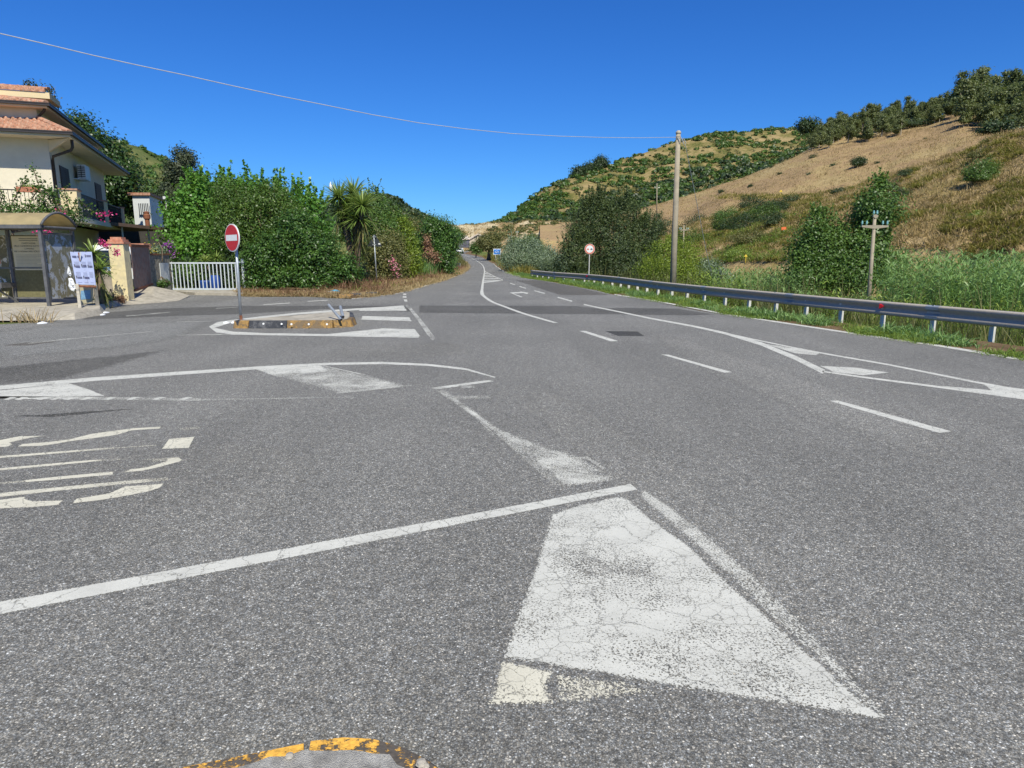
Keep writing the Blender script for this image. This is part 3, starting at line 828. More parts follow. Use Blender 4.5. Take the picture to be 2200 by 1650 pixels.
FIELD = loft('hill', [
    [(1180, None, 168, -2), (2700, None, 92, -2)],
    [(1180, 515, 172), (1300, 505, 170), (1480, 480, 165), (1560, 450, 158), (1700, 430, 150), (1900, 392, 138), (2030, 360, 128), (2130, 325, 118), (2200, 305, 112), (2700, 235, 98)],
    [(1180, 484, 236), (1300, 470, 228), (1400, 440, 225), (1480, 419, 220), (1600, 386, 212), (1680, 352, 205), (1740, 327, 200), (1800, 312, 195), (1880, 300, 190), (2000, 281, 182), (2060, 264, 176), (2130, 275, 160), (2200, 275, 150), (2700, 200, 130)],
    [(1180, 486, 250), (1300, 474, 245), (1480, 425, 235), (1700, 345, 222), (1740, 318, 220), (1800, 298, 225), (1900, 268, 232), (2060, 236, 228), (2200, 222, 215), (2700, 160, 190)],
    [(1180, None, 280, 2), (1480, None, 268, 12), (1740, None, 250, 26), (2060, None, 255, 36), (2700, None, 225, 40)],
    [(1180, None, 320, 0), (2700, None, 320, 0)]],
    1160, 2700, 150, 14, M['field'], 'mown dry golden field sloping up to the eucalyptus grove', amp=0.8, freq=0.05, cat='field')
BANK = loft('hill', [
    [(1380, None, 74, -2.2), (1600, None, 60, -2.2), (1800, None, 50, -2.2), (2000, None, 44, -2.2), (2200, None, 38, -2.2), (2700, None, 33, -2.2)],
    [(1380, 575, 84), (1500, 570, 76), (1600, 560, 68), (1800, 545, 56), (2000, 532, 50), (2200, 528, 43), (2700, 520, 37)],
    [(1380, 545, 102), (1500, 525, 96), (1600, 500, 88), (1700, 470, 84), (1800, 455, 76), (1900, 440, 68), (2000, 430, 62), (2200, 410, 53), (2700, 380, 45)],
    [(1380, 525, 120), (1440, 505, 122), (1500, 482, 120), (1560, 462, 116), (1650, 436, 110), (1750, 420, 106), (1850, 400, 100), (1900, 385, 96), (1940, 367, 92), (2030, 337, 84), (2100, 318, 78), (2130, 302, 75), (2200, 286, 70), (2400, 240, 62), (2700, 200, 56)],
    [(1380, 535, 134), (1500, 500, 134), (1750, 432, 118), (1940, 375, 104), (2200, 300, 82), (2700, 230, 68)],
    [(1380, None, 156, -3), (1750, None, 138, -3), (2200, None, 110, -3), (2700, None, 90, -3)]],
    1370, 2700, 150, 14, M['bank'], 'near grassy bank covered in dry tufts at far right', amp=0.75, freq=0.14)
LEFTH = loft('hill', [
    [(-400, None, 120, -1), (760, None, 150, -1)],
    [(-400, 500, 135), (300, 500, 140), (450, 490, 150), (760, 520, 160)],
    [(-400, 380, 190), (250, 400, 190), (400, 430, 190), (560, 470, 190), (760, 500, 190)],
    [(-400, 280, 240), (150, 296, 245), (250, 302, 248), (290, 311, 250), (350, 332, 255), (430, 378, 258), (520, 425, 260), (620, 462, 260), (760, 492, 260)],
    [(-400, 330, 300), (350, 390, 310), (760, 520, 300)],
    [(-400, None, 420, -5), (760, None, 380, -5)]],
    -400, 760, 110, 12, M['hill_green'], 'green and ochre hillside behind the house at left', amp=1.5, freq=0.04)
WOODH = loft('hill', [
    [(480, None, 330, -1), (1080, None, 330, -1)],
    [(480, 500, 340), (800, 510, 340), (1080, 530, 340)],
    [(480, 450, 370), (700, 450, 370), (800, 450, 370), (900, 490, 370), (1080, 520, 370)],
    [(480, 420, 400), (640, 455, 400), (740, 440, 402), (790, 427, 405), (815, 421, 405), (838, 423, 405), (858, 434, 405), (880, 450, 405), (910, 471, 405), (950, 489, 405), (1080, 525, 400)],
    [(480, 470, 440), (830, 450, 450), (1080, 530, 440)],
    [(480, None, 520, -5), (1080, None, 520, -5)]],
    480, 1080, 110, 12, M['hill_wood'], 'dark wooded hill in the distance left of the road', amp=1.6, freq=0.05)
# ================================================================ BUILT THINGS
M['wall_cream'] = plain('cream_render', (0.69, 0.615, 0.47), 0.9, var=0.05, scale=3, bump=0.15, dirt=(0.52, 0.44, 0.32), dirt_amt=0.12, dirt_scale=1.2)
M['wall_yellow'] = plain('yellow_render', (0.72, 0.58, 0.34), 0.9, var=0.06, scale=3, bump=0.15, dirt=(0.5, 0.4, 0.25), dirt_amt=0.2)
M['soffit'] = plain('soffit_render', (0.66, 0.56, 0.42), 0.9, var=0.08, scale=2)
M['tile'] = plain('terracotta_tile', (0.38, 0.17, 0.10), 0.85, var=0.6, scale=7, bump=0.4, dirt=(0.50, 0.36, 0.26), dirt_amt=0.5, dirt_scale=6)
M['brick'] = plain('brick_cap', (0.50, 0.20, 0.12), 0.85, var=0.3, scale=12, bump=0.4, dirt=(0.55, 0.4, 0.3), dirt_amt=0.3, dirt_scale=9)
M['gutter'] = plain('dark_gutter', (0.055, 0.046, 0.042), 0.45, 0.3, var=0.15)
M['shutter'] = plain('brown_shutter', (0.045, 0.028, 0.022), 0.6, var=0.2, scale=12)
M['iron'] = plain('dark_iron', (0.035, 0.036, 0.04), 0.5, 0.4, var=0.2)
M['ac_white'] = plain('white_plastic', (0.62, 0.63, 0.62), 0.5, var=0.04)
M['stucco'] = plain('stained_stucco', (0.40, 0.35, 0.29), 0.95, var=0.25, scale=12, bump=0.6, dirt=(0.17, 0.15, 0.12), dirt_amt=0.6, dirt_scale=3)
M['pillar_paint'] = plain('flaking_yellow_paint', (0.72, 0.60, 0.34), 0.9, var=0.08, scale=9, bump=0.4, dirt=(0.42, 0.37, 0.28), dirt_amt=0.35, dirt_scale=4)
M['gate_rust'] = plain('rusty_gate', (0.30, 0.225, 0.185), 0.65, 0.2, var=0.3, scale=10, dirt=(0.26, 0.10, 0.05), dirt_amt=0.5, dirt_scale=5)
M['gate_white'] = plain('pale_gate_paint', (0.56, 0.60, 0.63), 0.5, var=0.08, scale=10, dirt=(0.35, 0.25, 0.2), dirt_amt=0.12)
M['marble'] = plain('grey_marble', (0.52, 0.53, 0.52), 0.5, var=0.12, scale=10)
M['canopy'] = plain('brown_canopy', (0.13, 0.085, 0.065), 0.7, var=0.2)
M['carport_shade'] = plain('painted_carport_shade', (0.05, 0.045, 0.04), 0.9, var=0.2)  # near-black colour that paints the shade under the carport
M['shelter_frame'] = plain('grey_shelter_frame', (0.10, 0.10, 0.105), 0.6, 0.1, var=0.15, scale=10, dirt=(0.25, 0.24, 0.24), dirt_amt=0.3)
M['van_white'] = plain('white_car_paint', (0.70, 0.71, 0.72), 0.25, var=0.03, spec=0.6)
M['glass_dark'] = plain('dark_glass', (0.012, 0.014, 0.016), 0.06, var=0.05, spec=0.7)
M['tyre'] = plain('tyre', (0.02, 0.02, 0.02), 0.85, var=0.2)
M['blue_plastic'] = plain('blue_plastic', (0.015, 0.06, 0.27), 0.5, var=0.1)
M['terracotta'] = plain('terracotta_pot', (0.42, 0.16, 0.09), 0.8, var=0.15)
M['rust'] = plain('rust', (0.22, 0.085, 0.045), 0.85, var=0.3, scale=14)
M['bark'] = plain('bark', (0.17, 0.125, 0.085), 0.9, var=0.35, scale=8, bump=0.6)
M['pale_bark'] = plain('pale_bark', (0.30, 0.26, 0.20), 0.9, var=0.25, scale=6, bump=0.4)
M['paper'] = plain('white_paper', (0.74, 0.74, 0.74), 0.8, var=0.05)
M['text_grey'] = plain('poster_ink', (0.19, 0.17, 0.14), 0.8, var=0.05)
M['yellow'] = plain('yellow_marker_paint', (0.72, 0.52, 0.06), 0.6, var=0.1)
M['orange'] = plain('orange_sign_paint', (0.75, 0.16, 0.05), 0.6, var=0.1)
M['stone'] = plain('grey_stone', (0.40, 0.36, 0.30), 0.9, var=0.25, scale=12, bump=0.5)

def kerb_mat(name, main, flake):
    t = NT(name); c = t.coord()
    n = t.noise(c, 5.0, 6, 0.65, 0.5)
    worn = t.ramp(t.math('ADD', t.math('MULTIPLY', n, 0.7), t.math('MULTIPLY', t.noise(c, 45, 3, 0.7), 0.3)), [(0.49, 0.0), (0.53, 1.0)])
    col = t.mix(t.mix(main, tuple(x * .7 for x in main), t.ramp(t.noise(c, 9, 4, .7), [(.52, 0.0), (.72, 1.0)])), flake, worn)
    col = t.mix(col, t.ramp(t.noise(c, 60, 3), [(0.3, 0.7), (0.6, 1.08)]), 1.0, 'MULTIPLY')
    return t.done(t.bsdf(col, 0.75, 0, t.bump(t.math('ADD', worn, t.noise(c, 70, 3)), 0.7, 0.006), 0.3))
M['kerb_yellow'] = kerb_mat('worn_yellow_kerb_paint', (0.78, 0.42, 0.07), (0.10, 0.085, 0.07))
M['kerb_brown'] = kerb_mat('dirty_yellow_kerb_paint', (0.34, 0.20, 0.065), (0.17, 0.12, 0.07))
M['kerb_black'] = kerb_mat('black_kerb_paint', (0.045, 0.047, 0.055), (0.10, 0.10, 0.105))

# ---------------------------------------------------------------- near traffic island (underfoot)
def offset_path(P, w):
    out = []
    for i, p in enumerate(P):
        d = (P[min(i + 1, len(P) - 1)] - P[max(i - 1, 0)]).normalized()
        out.append(p + Vector((d.y, -d.x)) * w)
    return out
kp = [gnd(u, v, 0.11) for u, v in [(300, 1661), (340, 1650), (420, 1634), (500, 1619), (580, 1603), (640, 1591), (700, 1581), (760, 1577), (820, 1583), (880, 1603), (930, 1630), (960, 1652), (985, 1685)]]
kp = [Vector((p.x, p.y)) for p in kp]
left_ext = [Vector((-4.2, 0.72)), Vector((-3.2, 1.06)), Vector((-2.2, 1.42)), Vector((-1.6, 1.66))]
right_ext = [Vector((-0.02, 1.55)), Vector((0.12, 1.1)), Vector((0.22, 0.4)), Vector((0.26, -0.6)), Vector((0.26, -1.6))]
outer = left_ext + kp + right_ext
ti = root('traffic_island', (-0.6, 1.2, 0), 'concrete traffic island with flaking yellow kerb right below the viewer', 'traffic island')
def kerb_run(P, name, mat, parent, z, wtop=0.10, batter=0.03, label=None):
    inner = offset_path(P, wtop)
    foot = offset_path(P, -batter)
    b = MB()
    n = len(P)
    V = []
    for i in range(n):
        V += [(foot[i].x, foot[i].y, -0.01), (P[i].x, P[i].y, z - 0.015), (P[i].x * .85 + inner[i].x * .15, P[i].y * .85 + inner[i].y * .15, z), (inner[i].x, inner[i].y, z), (inner[i].x, inner[i].y, -0.01)]
    F = []
    for i in range(n - 1):
        for k in range(4):
            F.append((i * 5 + k, (i + 1) * 5 + k, (i + 1) * 5 + k + 1, i * 5 + k + 1))
    F += [(4, 3, 2, 1, 0), tuple((n - 1) * 5 + k for k in range(5))]
    b.add(V, F)
    o = b.build(name, mat, parent)
    if label: o['label'] = label
    return o
gap = 4 + 5    # between the 640 and 700 pixel points
def resample(P, n):
    d = [0]
    for i in range(1, len(P)): d.append(d[-1] + (P[i] - P[i - 1]).length)
    ts = np.linspace(0, d[-1], n)
    return [Vector((float(np.interp(t, d, [p.x for p in P])), float(np.interp(t, d, [p.y for p in P])))) for t in ts]
g = outer[gap].lerp(outer[gap + 1], 0.20); g2 = outer[gap].lerp(outer[gap + 1], 0.48)
kerb_run(resample(outer[:gap + 1] + [g], 30), 'kerbstone', M['kerb_yellow'], ti, 0.108)
kerb_run(resample([g2] + outer[gap + 1:], 40), 'kerbstone', M['kerb_yellow'], ti, 0.112)
inn = resample(offset_path(outer, 0.055), 160)
jag = []
for i, p in enumerate(inn):
    d = (inn[min(i + 1, 159)] - inn[max(i - 1, 0)]).normalized()
    k = 0.020 + 0.045 * noise.noise(Vector((i * .19, 0, 1))) + 0.018 * noise.noise(Vector((i * .9, 3, 1)))
    jag.append(p + Vector((d.y, -d.x)) * k)
b = MB(); pts = [(p.x, p.y) for p in jag] + [(-4.2, -1.6)]
b.prism(pts, 0.02, 0.121)
b.build('concrete_top', M['rough_concrete'], ti)
for (u, v, r) in [(622, 1625, 0.014), (905, 1642, 0.018), (915, 1646, 0.012)]:
    p = gnd(u, v, 0.125)
    s = MB().lathe((p.x, p.y, 0.118), [(r * .6, 0), (r, r * .5), (r * .8, r), (r * .2, r * 1.2)], 7).build('pebble', M['stone'], loc=(p.x, p.y, 0.118))
    tag(s, {622: 'small white pebble in the kerb gap underfoot', 905: 'larger pale pebble on the right end of the near kerb', 915: 'tiny pebble beside the larger one on the near kerb'}[u], 'pebble', 'pebbles on the near traffic island')

# ---------------------------------------------------------------- traffic island with the no-entry sign
ZI = 0.165
I2 = [gnd(u, v, ZI) for u, v in [(503, 688.5), (535, 689), (617, 689), (715, 688.5), (752, 686), (760, 681), (757, 671), (748, 668.5), (700, 671), (620, 678), (560, 683.5)]]
I2 = [Vector((p.x, p.y)) for p in I2]
ti2 = root('traffic_island', (I2[2].x, I2[2].y, 0), 'raised concrete island at left carrying the no-entry sign, kerb painted black and yellow', 'traffic island')
cen = sum(I2, Vector((0, 0))) / len(I2)
def shrink(P, k): return [p + (cen - p).normalized() * k for p in P]
b = MB(); b.prism([tuple(p) for p in shrink(I2, 0.10)], 0.0, ZI + 0.004); b.build('concrete_top', M['concrete'], ti2)
segs = [(0, 1, 'kerb_brown', 'dirty yellow kerb piece'), (1, 2, 'kerb_black', 'black painted kerb piece'), (2, 3, 'kerb_brown', None), (3, 4, 'kerb_brown', None), (4, 5, 'kerb_brown', None), (5, 6, 'kerb_black', None), (6, 7, 'kerb_black', None), (7, 8, 'kerb_brown', None), (8, 9, 'kerb_black', None), (9, 10, 'kerb_brown', None), (10, 0, 'kerb_black', None)]
# path must run clockwise seen from above so that inner is towards the centre
for a_, b_, mm, lb in segs:
    A, B = I2[a_], I2[b_]
    d = (B - A).normalized()
    A2 = A + d * 0.006; B2 = B - d * 0.006
    nrm = Vector((d.y, -d.x))
    if (cen - (A + B) / 2).dot(nrm) < 0: nrm = -nrm
    def q(p, w, z): return (p.x + nrm.x * w, p.y + nrm.y * w, z)
    V = []
    for p in (A2, B2):
        V += [q(p, -0.07, -0.01), q(p, -0.012, ZI - 0.02), q(p, 0.0, ZI), q(p, 0.12, ZI), q(p, 0.12, -0.01)]
    F = [(k, 5 + k, 6 + k, k + 1) for k in range(4)] + [(4, 3, 2, 1, 0), (5, 6, 7, 8, 9)]
    o = MB().add(V, F).build('kerbstone', M[mm], ti2)
    if lb: o['label'] = lb
for (u, v) in [(568, 693), (607, 693.5), (628, 694), (665, 694), (704, 694)]:
    p = gnd(u, v + 3, 0.09)
    MB().disc((p.x, p.y - 0.055, 0.10), (0, -1, 0.3), 0.022, 0.01, 10).build('reflector_stud', M['sign_white'], ti2)
# no-entry sign
sb = gnd(518, 687, ZI)
ns = root('no_entry_sign', (sb.x, sb.y, ZI), 'round red no-entry sign on a grey pole standing on the left traffic island', 'road sign')
top = at(501, 511, sb.y - 0.02)
pole_top = at(505.5, 505, sb.y + 0.03)
MB().tube([sb, pole_top], 0.030, 14).build('pole', M['galv_pole'], ns, smooth=True)
MB().tube([sb, sb + Vector((0, 0, .10))], 0.033, 12).build('rusty_foot', M['rust'], ns)
nrm = Vector((-0.64, -0.77, 0.02)); nrm.normalize()
tilt = (pole_top - sb).normalized()
ctr = pole_top + (top - pole_top) * .15 + nrm * 0.065; ctr.z = top.z
R_ = 58 / 2 * mpp(sb.y) * 0.985
MB().disc(ctr, nrm, R_, 0.024, 48, up=tilt).build('sign_rim', M['sign_white'], ns)
MB().disc(ctr + nrm * 0.015, nrm, R_ * 0.93, 0.008, 48, up=tilt).build('red_face', M['sign_red'], ns)
a_ = tilt.cross(nrm).normalized(); b_ = nrm.cross(a_)
bar = MB()
c0 = ctr + nrm * 0.0215
bar.quad(c0 - a_ * R_ * .80 - b_ * R_ * .215, c0 + a_ * R_ * .80 - b_ * R_ * .215, c0 + a_ * R_ * .80 + b_ * R_ * .215, c0 - a_ * R_ * .80 + b_ * R_ * .215)
bar.build('white_bar', M['sign_white'], ns)
for k in (-1, 1):
    MB().obox(ctr - nrm * 0.03 + b_ * 0.12 * k, 0.09, 0.05, 0.03, Matrix.Rotation(math.atan2(a_.y, a_.x), 4, 'Z')).build('bracket', M['galv_pole'], ns)
# two knocked-over sign posts
def pipe(a, b, r, label):
    o = root('broken_post', b, label, 'post', 'knocked-over posts on the traffic island')
    MB().tube([a, b], r, 14, caps=False).build('tube', M['galv_pole'], o, smooth=True)
    MB().disc(b, (b - a), r * .8, 0.004, 14, up=Vector((1, 0, .2))).build('bore_shade_disc', M['black'], o)  # black disc paints the shade inside the open pipe
    return o
p1 = gnd(733, 687, ZI + 0.02); q1 = at(706, 655, p1.y + 0.55)
pipe(q1, p1, 0.030, 'bent grey post leaning back over the island, left of two')
p2 = gnd(737, 681, ZI + 0.045); q2 = at(731, 659, p2.y + 0.6)
pipe(q2, p2, 0.034, 'short grey pipe lying end-on beside the bent post, right of two')

# kerb blocks on the left verge
for (u0, u1, v, h, mm, lb) in [(729, 760, 640, 8, 'kerb_brown', 'dull yellow kerb block on the left verge, nearest of three'), (760, 779, 638, 8, 'kerb_black', 'black kerb block touching the yellow one on the left verge'), (796, 812, 634.5, 7, 'kerb_black', 'separate black kerb block with yellow end, nearest the triangular sign')]:
    a = gnd(u0, v + 1); c = gnd(u1, v)
    d = (c - a).normalized(); nn = Vector((-d.y, d.x, 0))
    hh = h * mpp(a.y)
    V = []
    for p in (a, c):
        V += [p, p + nn * .05 + Vector((0, 0, hh)), p + nn * .25 + Vector((0, 0, hh)), p + nn * .27]
    o = MB().add(V, [(0, 4, 5, 1), (1, 5, 6, 2), (2, 6, 7, 3), (3, 7, 4, 0), (3, 0, 1, 2), (4, 7, 6, 5)]).build('kerb_block', M[mm], loc=a)
    tag(o, lb, 'kerb block', 'kerb blocks on the left verge')

# ---------------------------------------------------------------- guardrail
RT = [(2700, 716), (2500, 698), (2200, 673.5), (1909, 650), (1778, 639), (1654.5, 628), (1516, 616), (1400, 604.4), (1320, 594.5), (1265, 589.6), (1189, 585), (1140, 580.5)]
def rail_pt(u, v):
    # horizontal place where the sight line meets the height of the rail top
    a, b, c = ray(u, v); ztop = 0.50
    t = (ztop - H) / c
    return Vector((a * t, b * t, ztop))
RP = [rail_pt(u, v) for u, v in RT]
def dense(P, step):
    d = [0]
    for i in range(1, len(P)): d.append(d[-1] + (P[i] - P[i - 1]).length)
    n = max(2, int(d[-1] / step))
    out = []
    for t in np.linspace(0, d[-1], n):
        out.append(Vector([float(np.interp(t, d, [p[k] for p in P])) for k in range(3)]))
    return out
DR = dense(RP, 0.65)
for _ in range(6):
    DR = [DR[0]] + [(DR[i - 1] + DR[i] * 2 + DR[i + 1]) / 4 for i in range(1, len(DR) - 1)] + [DR[-1]]
gr = root('guardrail', (DR[4].x, DR[4].y, -0.3), 'long galvanised steel guardrail on short posts along the right verge', 'guardrail')
prof = [(0.10, 0.0), (0.085, 0.012), (0.0, -0.002), (-0.012, -0.02), (-0.012, -0.075), (0.055, -0.125), (0.055, -0.165), (-0.012, -0.215), (-0.012, -0.275), (0.0, -0.295), (0.02, -0.305)]
V = []; Q = []
npf = len(prof)
for i, p in enumerate(DR):
    d = (DR[min(i + 1, len(DR) - 1)] - DR[max(i - 1, 0)]); d.z = 0; d.normalize()
    nn = Vector((d.y, -d.x, 0))       # points away from the road (to the right)
    for (o_, z_) in prof: V.append(p + nn * o_ + Vector((0, 0, z_)))
for i in range(len(DR) - 1):
    for k in range(npf - 1):
        Q.append((i * npf + k, (i + 1) * npf + k, (i + 1) * npf + k + 1, i * npf + k + 1))
o = quadmesh('rail', [tuple(v) for v in V], Q, None, M['galv'], gr)
m_ = o.modifiers.new('thick', 'SOLIDIFY'); m_.thickness = 0.004
PO = dense(RP, 1.28)
for i, p in enumerate(PO):
    if i == 0: continue
    d = (PO[min(i + 1, len(PO) - 1)] - PO[i - 1]); d.z = 0; d.normalize()
    nn = Vector((d.y, -d.x, 0)); ang = math.atan2(d.y, d.x)
    c = p + nn * 0.11
    b = MB()
    R = Matrix.Rotation(ang, 4, 'Z')
    for (ox, oy, sx, sy) in [(0, 0, 0.10, 0.006), (-0.05, 0.028, 0.006, 0.06), (0.05, 0.028, 0.006, 0.06)]:
        # U-section, open to the far side
        b.obox(Vector((c.x, c.y, -0.20)) + R @ Vector((oy, ox, 0)), sy, sx, 1.30, R)
    b.build('post', M['zinc_post'], gr)
    if i % 4 == 0:
        MB().obox(p + nn * 0.03 + Vector((0, 0, 0.008)), 0.05, 0.03, 0.02, R).build('bolt', M['galv_pole'], gr)
for k in range(8, len(DR) - 3, 7):
    p = DR[k]; d = (DR[k + 1] - DR[k - 1]).normalized(); nn = Vector((d.y, -d.x, 0))
    V = []
    for e in (-.16, .16):
        for (o_, z_) in prof[1:-1]: V.append(p + d * e + nn * (o_ - .004) + Vector((0, 0, z_)))
    q = len(prof) - 2
    MB().add(V, [(i, i + 1, q + i + 1, q + i) for i in range(q - 1)]).build('splice_plate', M['galv_pole'], gr)
for (u, v) in [(1873, 659), (1265, 596)]:
    a, b_, c_ = ray(u, v)
    # reflector fixed on the rail face
    best = min(DR, key=lambda p: abs(1100 + FPX * p.x / (p.y * math.cos(PITCH) - (p.z - H) * math.sin(PITCH)) - u))
    k = DR.index(best); d = (DR[k + 1] - DR[k - 1]).normalized(); nn = Vector((d.y, -d.x, 0))
    c = best + Vector((0, 0, -0.10)) - nn * 0.012
    MB().add([c - nn * 0.05 + d * .02 + Vector((0, 0, .055)), c - nn * 0.05 + d * .02 + Vector((0, 0, -.055)), c + nn * .02 + d * .02 + Vector((0, 0, -.055)), c + nn * .02 + d * .02 + Vector((0, 0, .055)),
              c - d * .08], [(0, 1, 2, 3), (0, 4, 1), (1, 4, 2), (2, 4, 3), (3, 4, 0)]).build('reflector', M['red_reflector'], gr)

# ---------------------------------------------------------------- sign furniture along the road
def round_sign(u, v, Y, rpx, label, kind, zbase, lean=0.0, second=None):
    c = at(u, v, Y)
    s = root('road_sign', (c.x, c.y, zbase), label, 'road sign')
    base = Vector((c.x + lean, Y + 0.04, zbase))
    MB().tube([base, c + Vector((0, 0.04, rpx * mpp(Y) * .6))], 0.028, 8).build('pole', M['zinc_post'], s)
    def face(cc, r, kd):
        n_ = Vector((-cc.x, -cc.y, 0)).normalized()
        n_ = Vector((n_.x * .3, -1, 0)).normalized()
        if kd == 'ban':
            MB().disc(cc, n_, r, 0.02).build('rim', M['sign_white'], s)
            MB().disc(cc + n_ * .013, n_, r * .96, 0.006, rin=r * 0.72).build('red_ring', M['faded_red'], s)
            MB().disc(cc + n_ * .0125, n_, r * .715, 0.004).build('white_face', M['sign_white'], s)
        else:
            MB().disc(cc, n_, r, 0.02).build('rim', M['sign_white'], s)
            MB().disc(cc + n_ * .013, n_, r * .90, 0.006).build('blue_face', M['sign_blue'], s)
        return n_
    r = rpx * mpp(Y)
    n_ = face(c, r, 'ban')
    if kind == 'overtake':
        for sx, mt in ((-1, 'faded_red'), (1, 'black')):
            o_ = c + n_ * 0.018 + Vector((sx * r * .34, 0, -r * .06))
            b = MB()
            for (x, z, w, h) in [(0, 0, .40, .14), (0, .12, .26, .10), (-.14, -.09, .09, .07), (.14, -.09, .09, .07)]:
                b.box(o_.x + (x - w / 2) * r, o_.x + (x + w / 2) * r, o_.y - .004, o_.y, o_.z + (z - h / 2) * r, o_.z + (z + h / 2) * r)
            b.build('car_symbol', M[mt], s)
    if kind == 'fifty':
        text('50', r * 1.05, c + n_ * .02, 0, M['black'], s)
    if second:
        c2 = at(second[0], second[1], Y - 0.03); n2 = face(c2, r, 'blue')
        b = MB(); e = c2 + n2 * 0.02
        V = [(.45, .45), (.2, .5), (-.12, .12), (-.12, .38), (-.42, -.35), (.30, -.12), (.04, -.1), (.45, .2)]
        V = [(.50, .38), (.38, .50), (-.08, .08), (-.20, .25), (-.45, -.45), (.25, -.20), (.08, -.08)]
        b.add([(e.x + x * r, e.y, e.z + z * r) for x, z in V], [tuple(reversed(t)) for t in tessellate_polygon([[Vector((x, z, 0)) for x, z in V]])])
        b.build('white_arrow', M['sign_white'], s)
    return s
round_sign(1267, 535, 41, 10.7, 'round no-overtaking sign with faded red ring behind the guardrail', 'overtake', -0.6, lean=-0.02)
round_sign(1117.5, 554.5, 74, 4.8, 'small round speed limit sign above a blue arrow disc, far right verge', 'fifty', 0.0, lean=-.05, second=(1116, 563.5))
# blue direction board
c = at(1068, 541, 108); w_ = 8 * mpp(108); h_ = 6.2 * mpp(108)
s = root('direction_board', (c.x, c.y, zr(108)), 'blue direction board half hidden by silvery reeds beside the far road', 'road sign')
MB().box(c.x - w_, c.x + w_, c.y - .03, c.y, c.z - h_, c.z + h_).build('border', M['sign_white'], s, bevel=0.02)
MB().box(c.x - w_ * .86, c.x + w_ * .86, c.y - .045, c.y - .031, c.z - h_ * .8, c.z + h_ * .8).build('blue_panel', M['sign_blue'], s)
b = MB()
for (x, z, ww, hh) in [(-.1, .3, .5, .1), (0, -.25, .6, .12), (.25, 0, .12, .5), (-.4, -.05, .15, .3)]:
    b.box(c.x + (x - ww / 2) * w_, c.x + (x + ww / 2) * w_, c.y - .055, c.y - .046, c.z + (z - hh / 2) * h_, c.z + (z + hh / 2) * h_)
b.build('white_symbols', M['sign_white'], s)
for k in (-.6, .6):
    MB().tube([(c.x + k * w_ + .25, c.y + .03, zr(108) - .3), (c.x + k * w_, c.y + .03, c.z + h_ * .6)], .04, 8).build('pole', M['zinc_post'], s)
# back of the triangular sign on the left verge
tb = gnd(810, 612); Yt = tb.y
s = root('triangular_sign', tb, 'triangular warning sign seen from its dark back with a white sticker', 'road sign')
ptop = at(803, 505, Yt)
MB().tube([tb, ptop], 0.034, 12).build('pole', M['galv_pole'], s, smooth=True)
A = at(804.5, 502, Yt + .04); B = at(789, 529.5, Yt + .04); C_ = at(821, 530, Yt + .04)
def rounded_tri(A, B, C_, k=0.12):
    out = []
    for p, q_, r_ in ((A, C_, B), (B, A, C_), (C_, B, A)):
        out += [p.lerp(q_, k), p.lerp(q_, k * .35).lerp(p.lerp(r_, k * .35), .5), p.lerp(r_, k)]
    return out
tri = rounded_tri(A, B, C_)
n9 = len(tri)
V = tri + [p + Vector((0, .03, 0)) for p in tri]
MB().add(V, [tuple(range(n9)), tuple(range(2 * n9 - 1, n9 - 1, -1))] + [(i, i + n9, (i + 1) % n9 + n9, (i + 1) % n9) for i in range(n9)]).build('sign_plate', M['sign_back'], s)
st = at(815, 524, Yt + .03); MB().box(st.x - .055, st.x + .055, st.y - .004, st.y, st.z - .035, st.z + .035).build('sticker', M['sign_white'], s)
for v in (509, 526):
    p = at(804, v, Yt - .005); MB().box(p.x - .10, p.x + .10, p.y - .03, p.y + .03, p.z - .02, p.z + .02).build('bracket', M['galv_pole'], s)

# ---------------------------------------------------------------- utility pole and its cables
pb = at(1446, 612, 33.0); pt = at(1457.5, 287, 33.0); pb.z = -1.3
pl = root('utility_pole', pb, 'tall round concrete utility pole behind the guardrail', 'utility pole')
MB().tube([pb, pb.lerp(pt, .5), pt], [.165, .135, .105], 18).build('shaft', M['pole_concrete'], pl, smooth=True)
MB().tube([pt + Vector((0, 0, .0)), pt + Vector((0, 0, .06)), pt + Vector((0, 0, .13))], [.125, .125, .07], 16).build('cap', M['concrete'], pl)
b = MB()
for dz in (-.14, -.22):
    b.disc(pt + Vector((0, 0, dz)), (0, 0, 1), .118, .03, 18, up=Vector((0, 1, 0)))
b.build('steel_band', M['galv'], pl)
b = MB()
b.tube([pt + Vector((.10, -.05, -.16)), pt + Vector((.20, -.08, -.30)), pt + Vector((.24, -.08, -.46)), pt + Vector((.33, -.06, -.55)), pt + Vector((.35, -.05, -.40)), pt + Vector((.22, -.05, -.2))], .018, 6)
b.tube([pt + Vector((-.05, -.11, -.2)), pt + Vector((.06, -.15, -.42)), pt + Vector((.16, -.13, -.3)), pt + Vector((.2, -.1, -.42))], .016, 6)
b.build('cable_clamp', M['galv_pole'], pl)
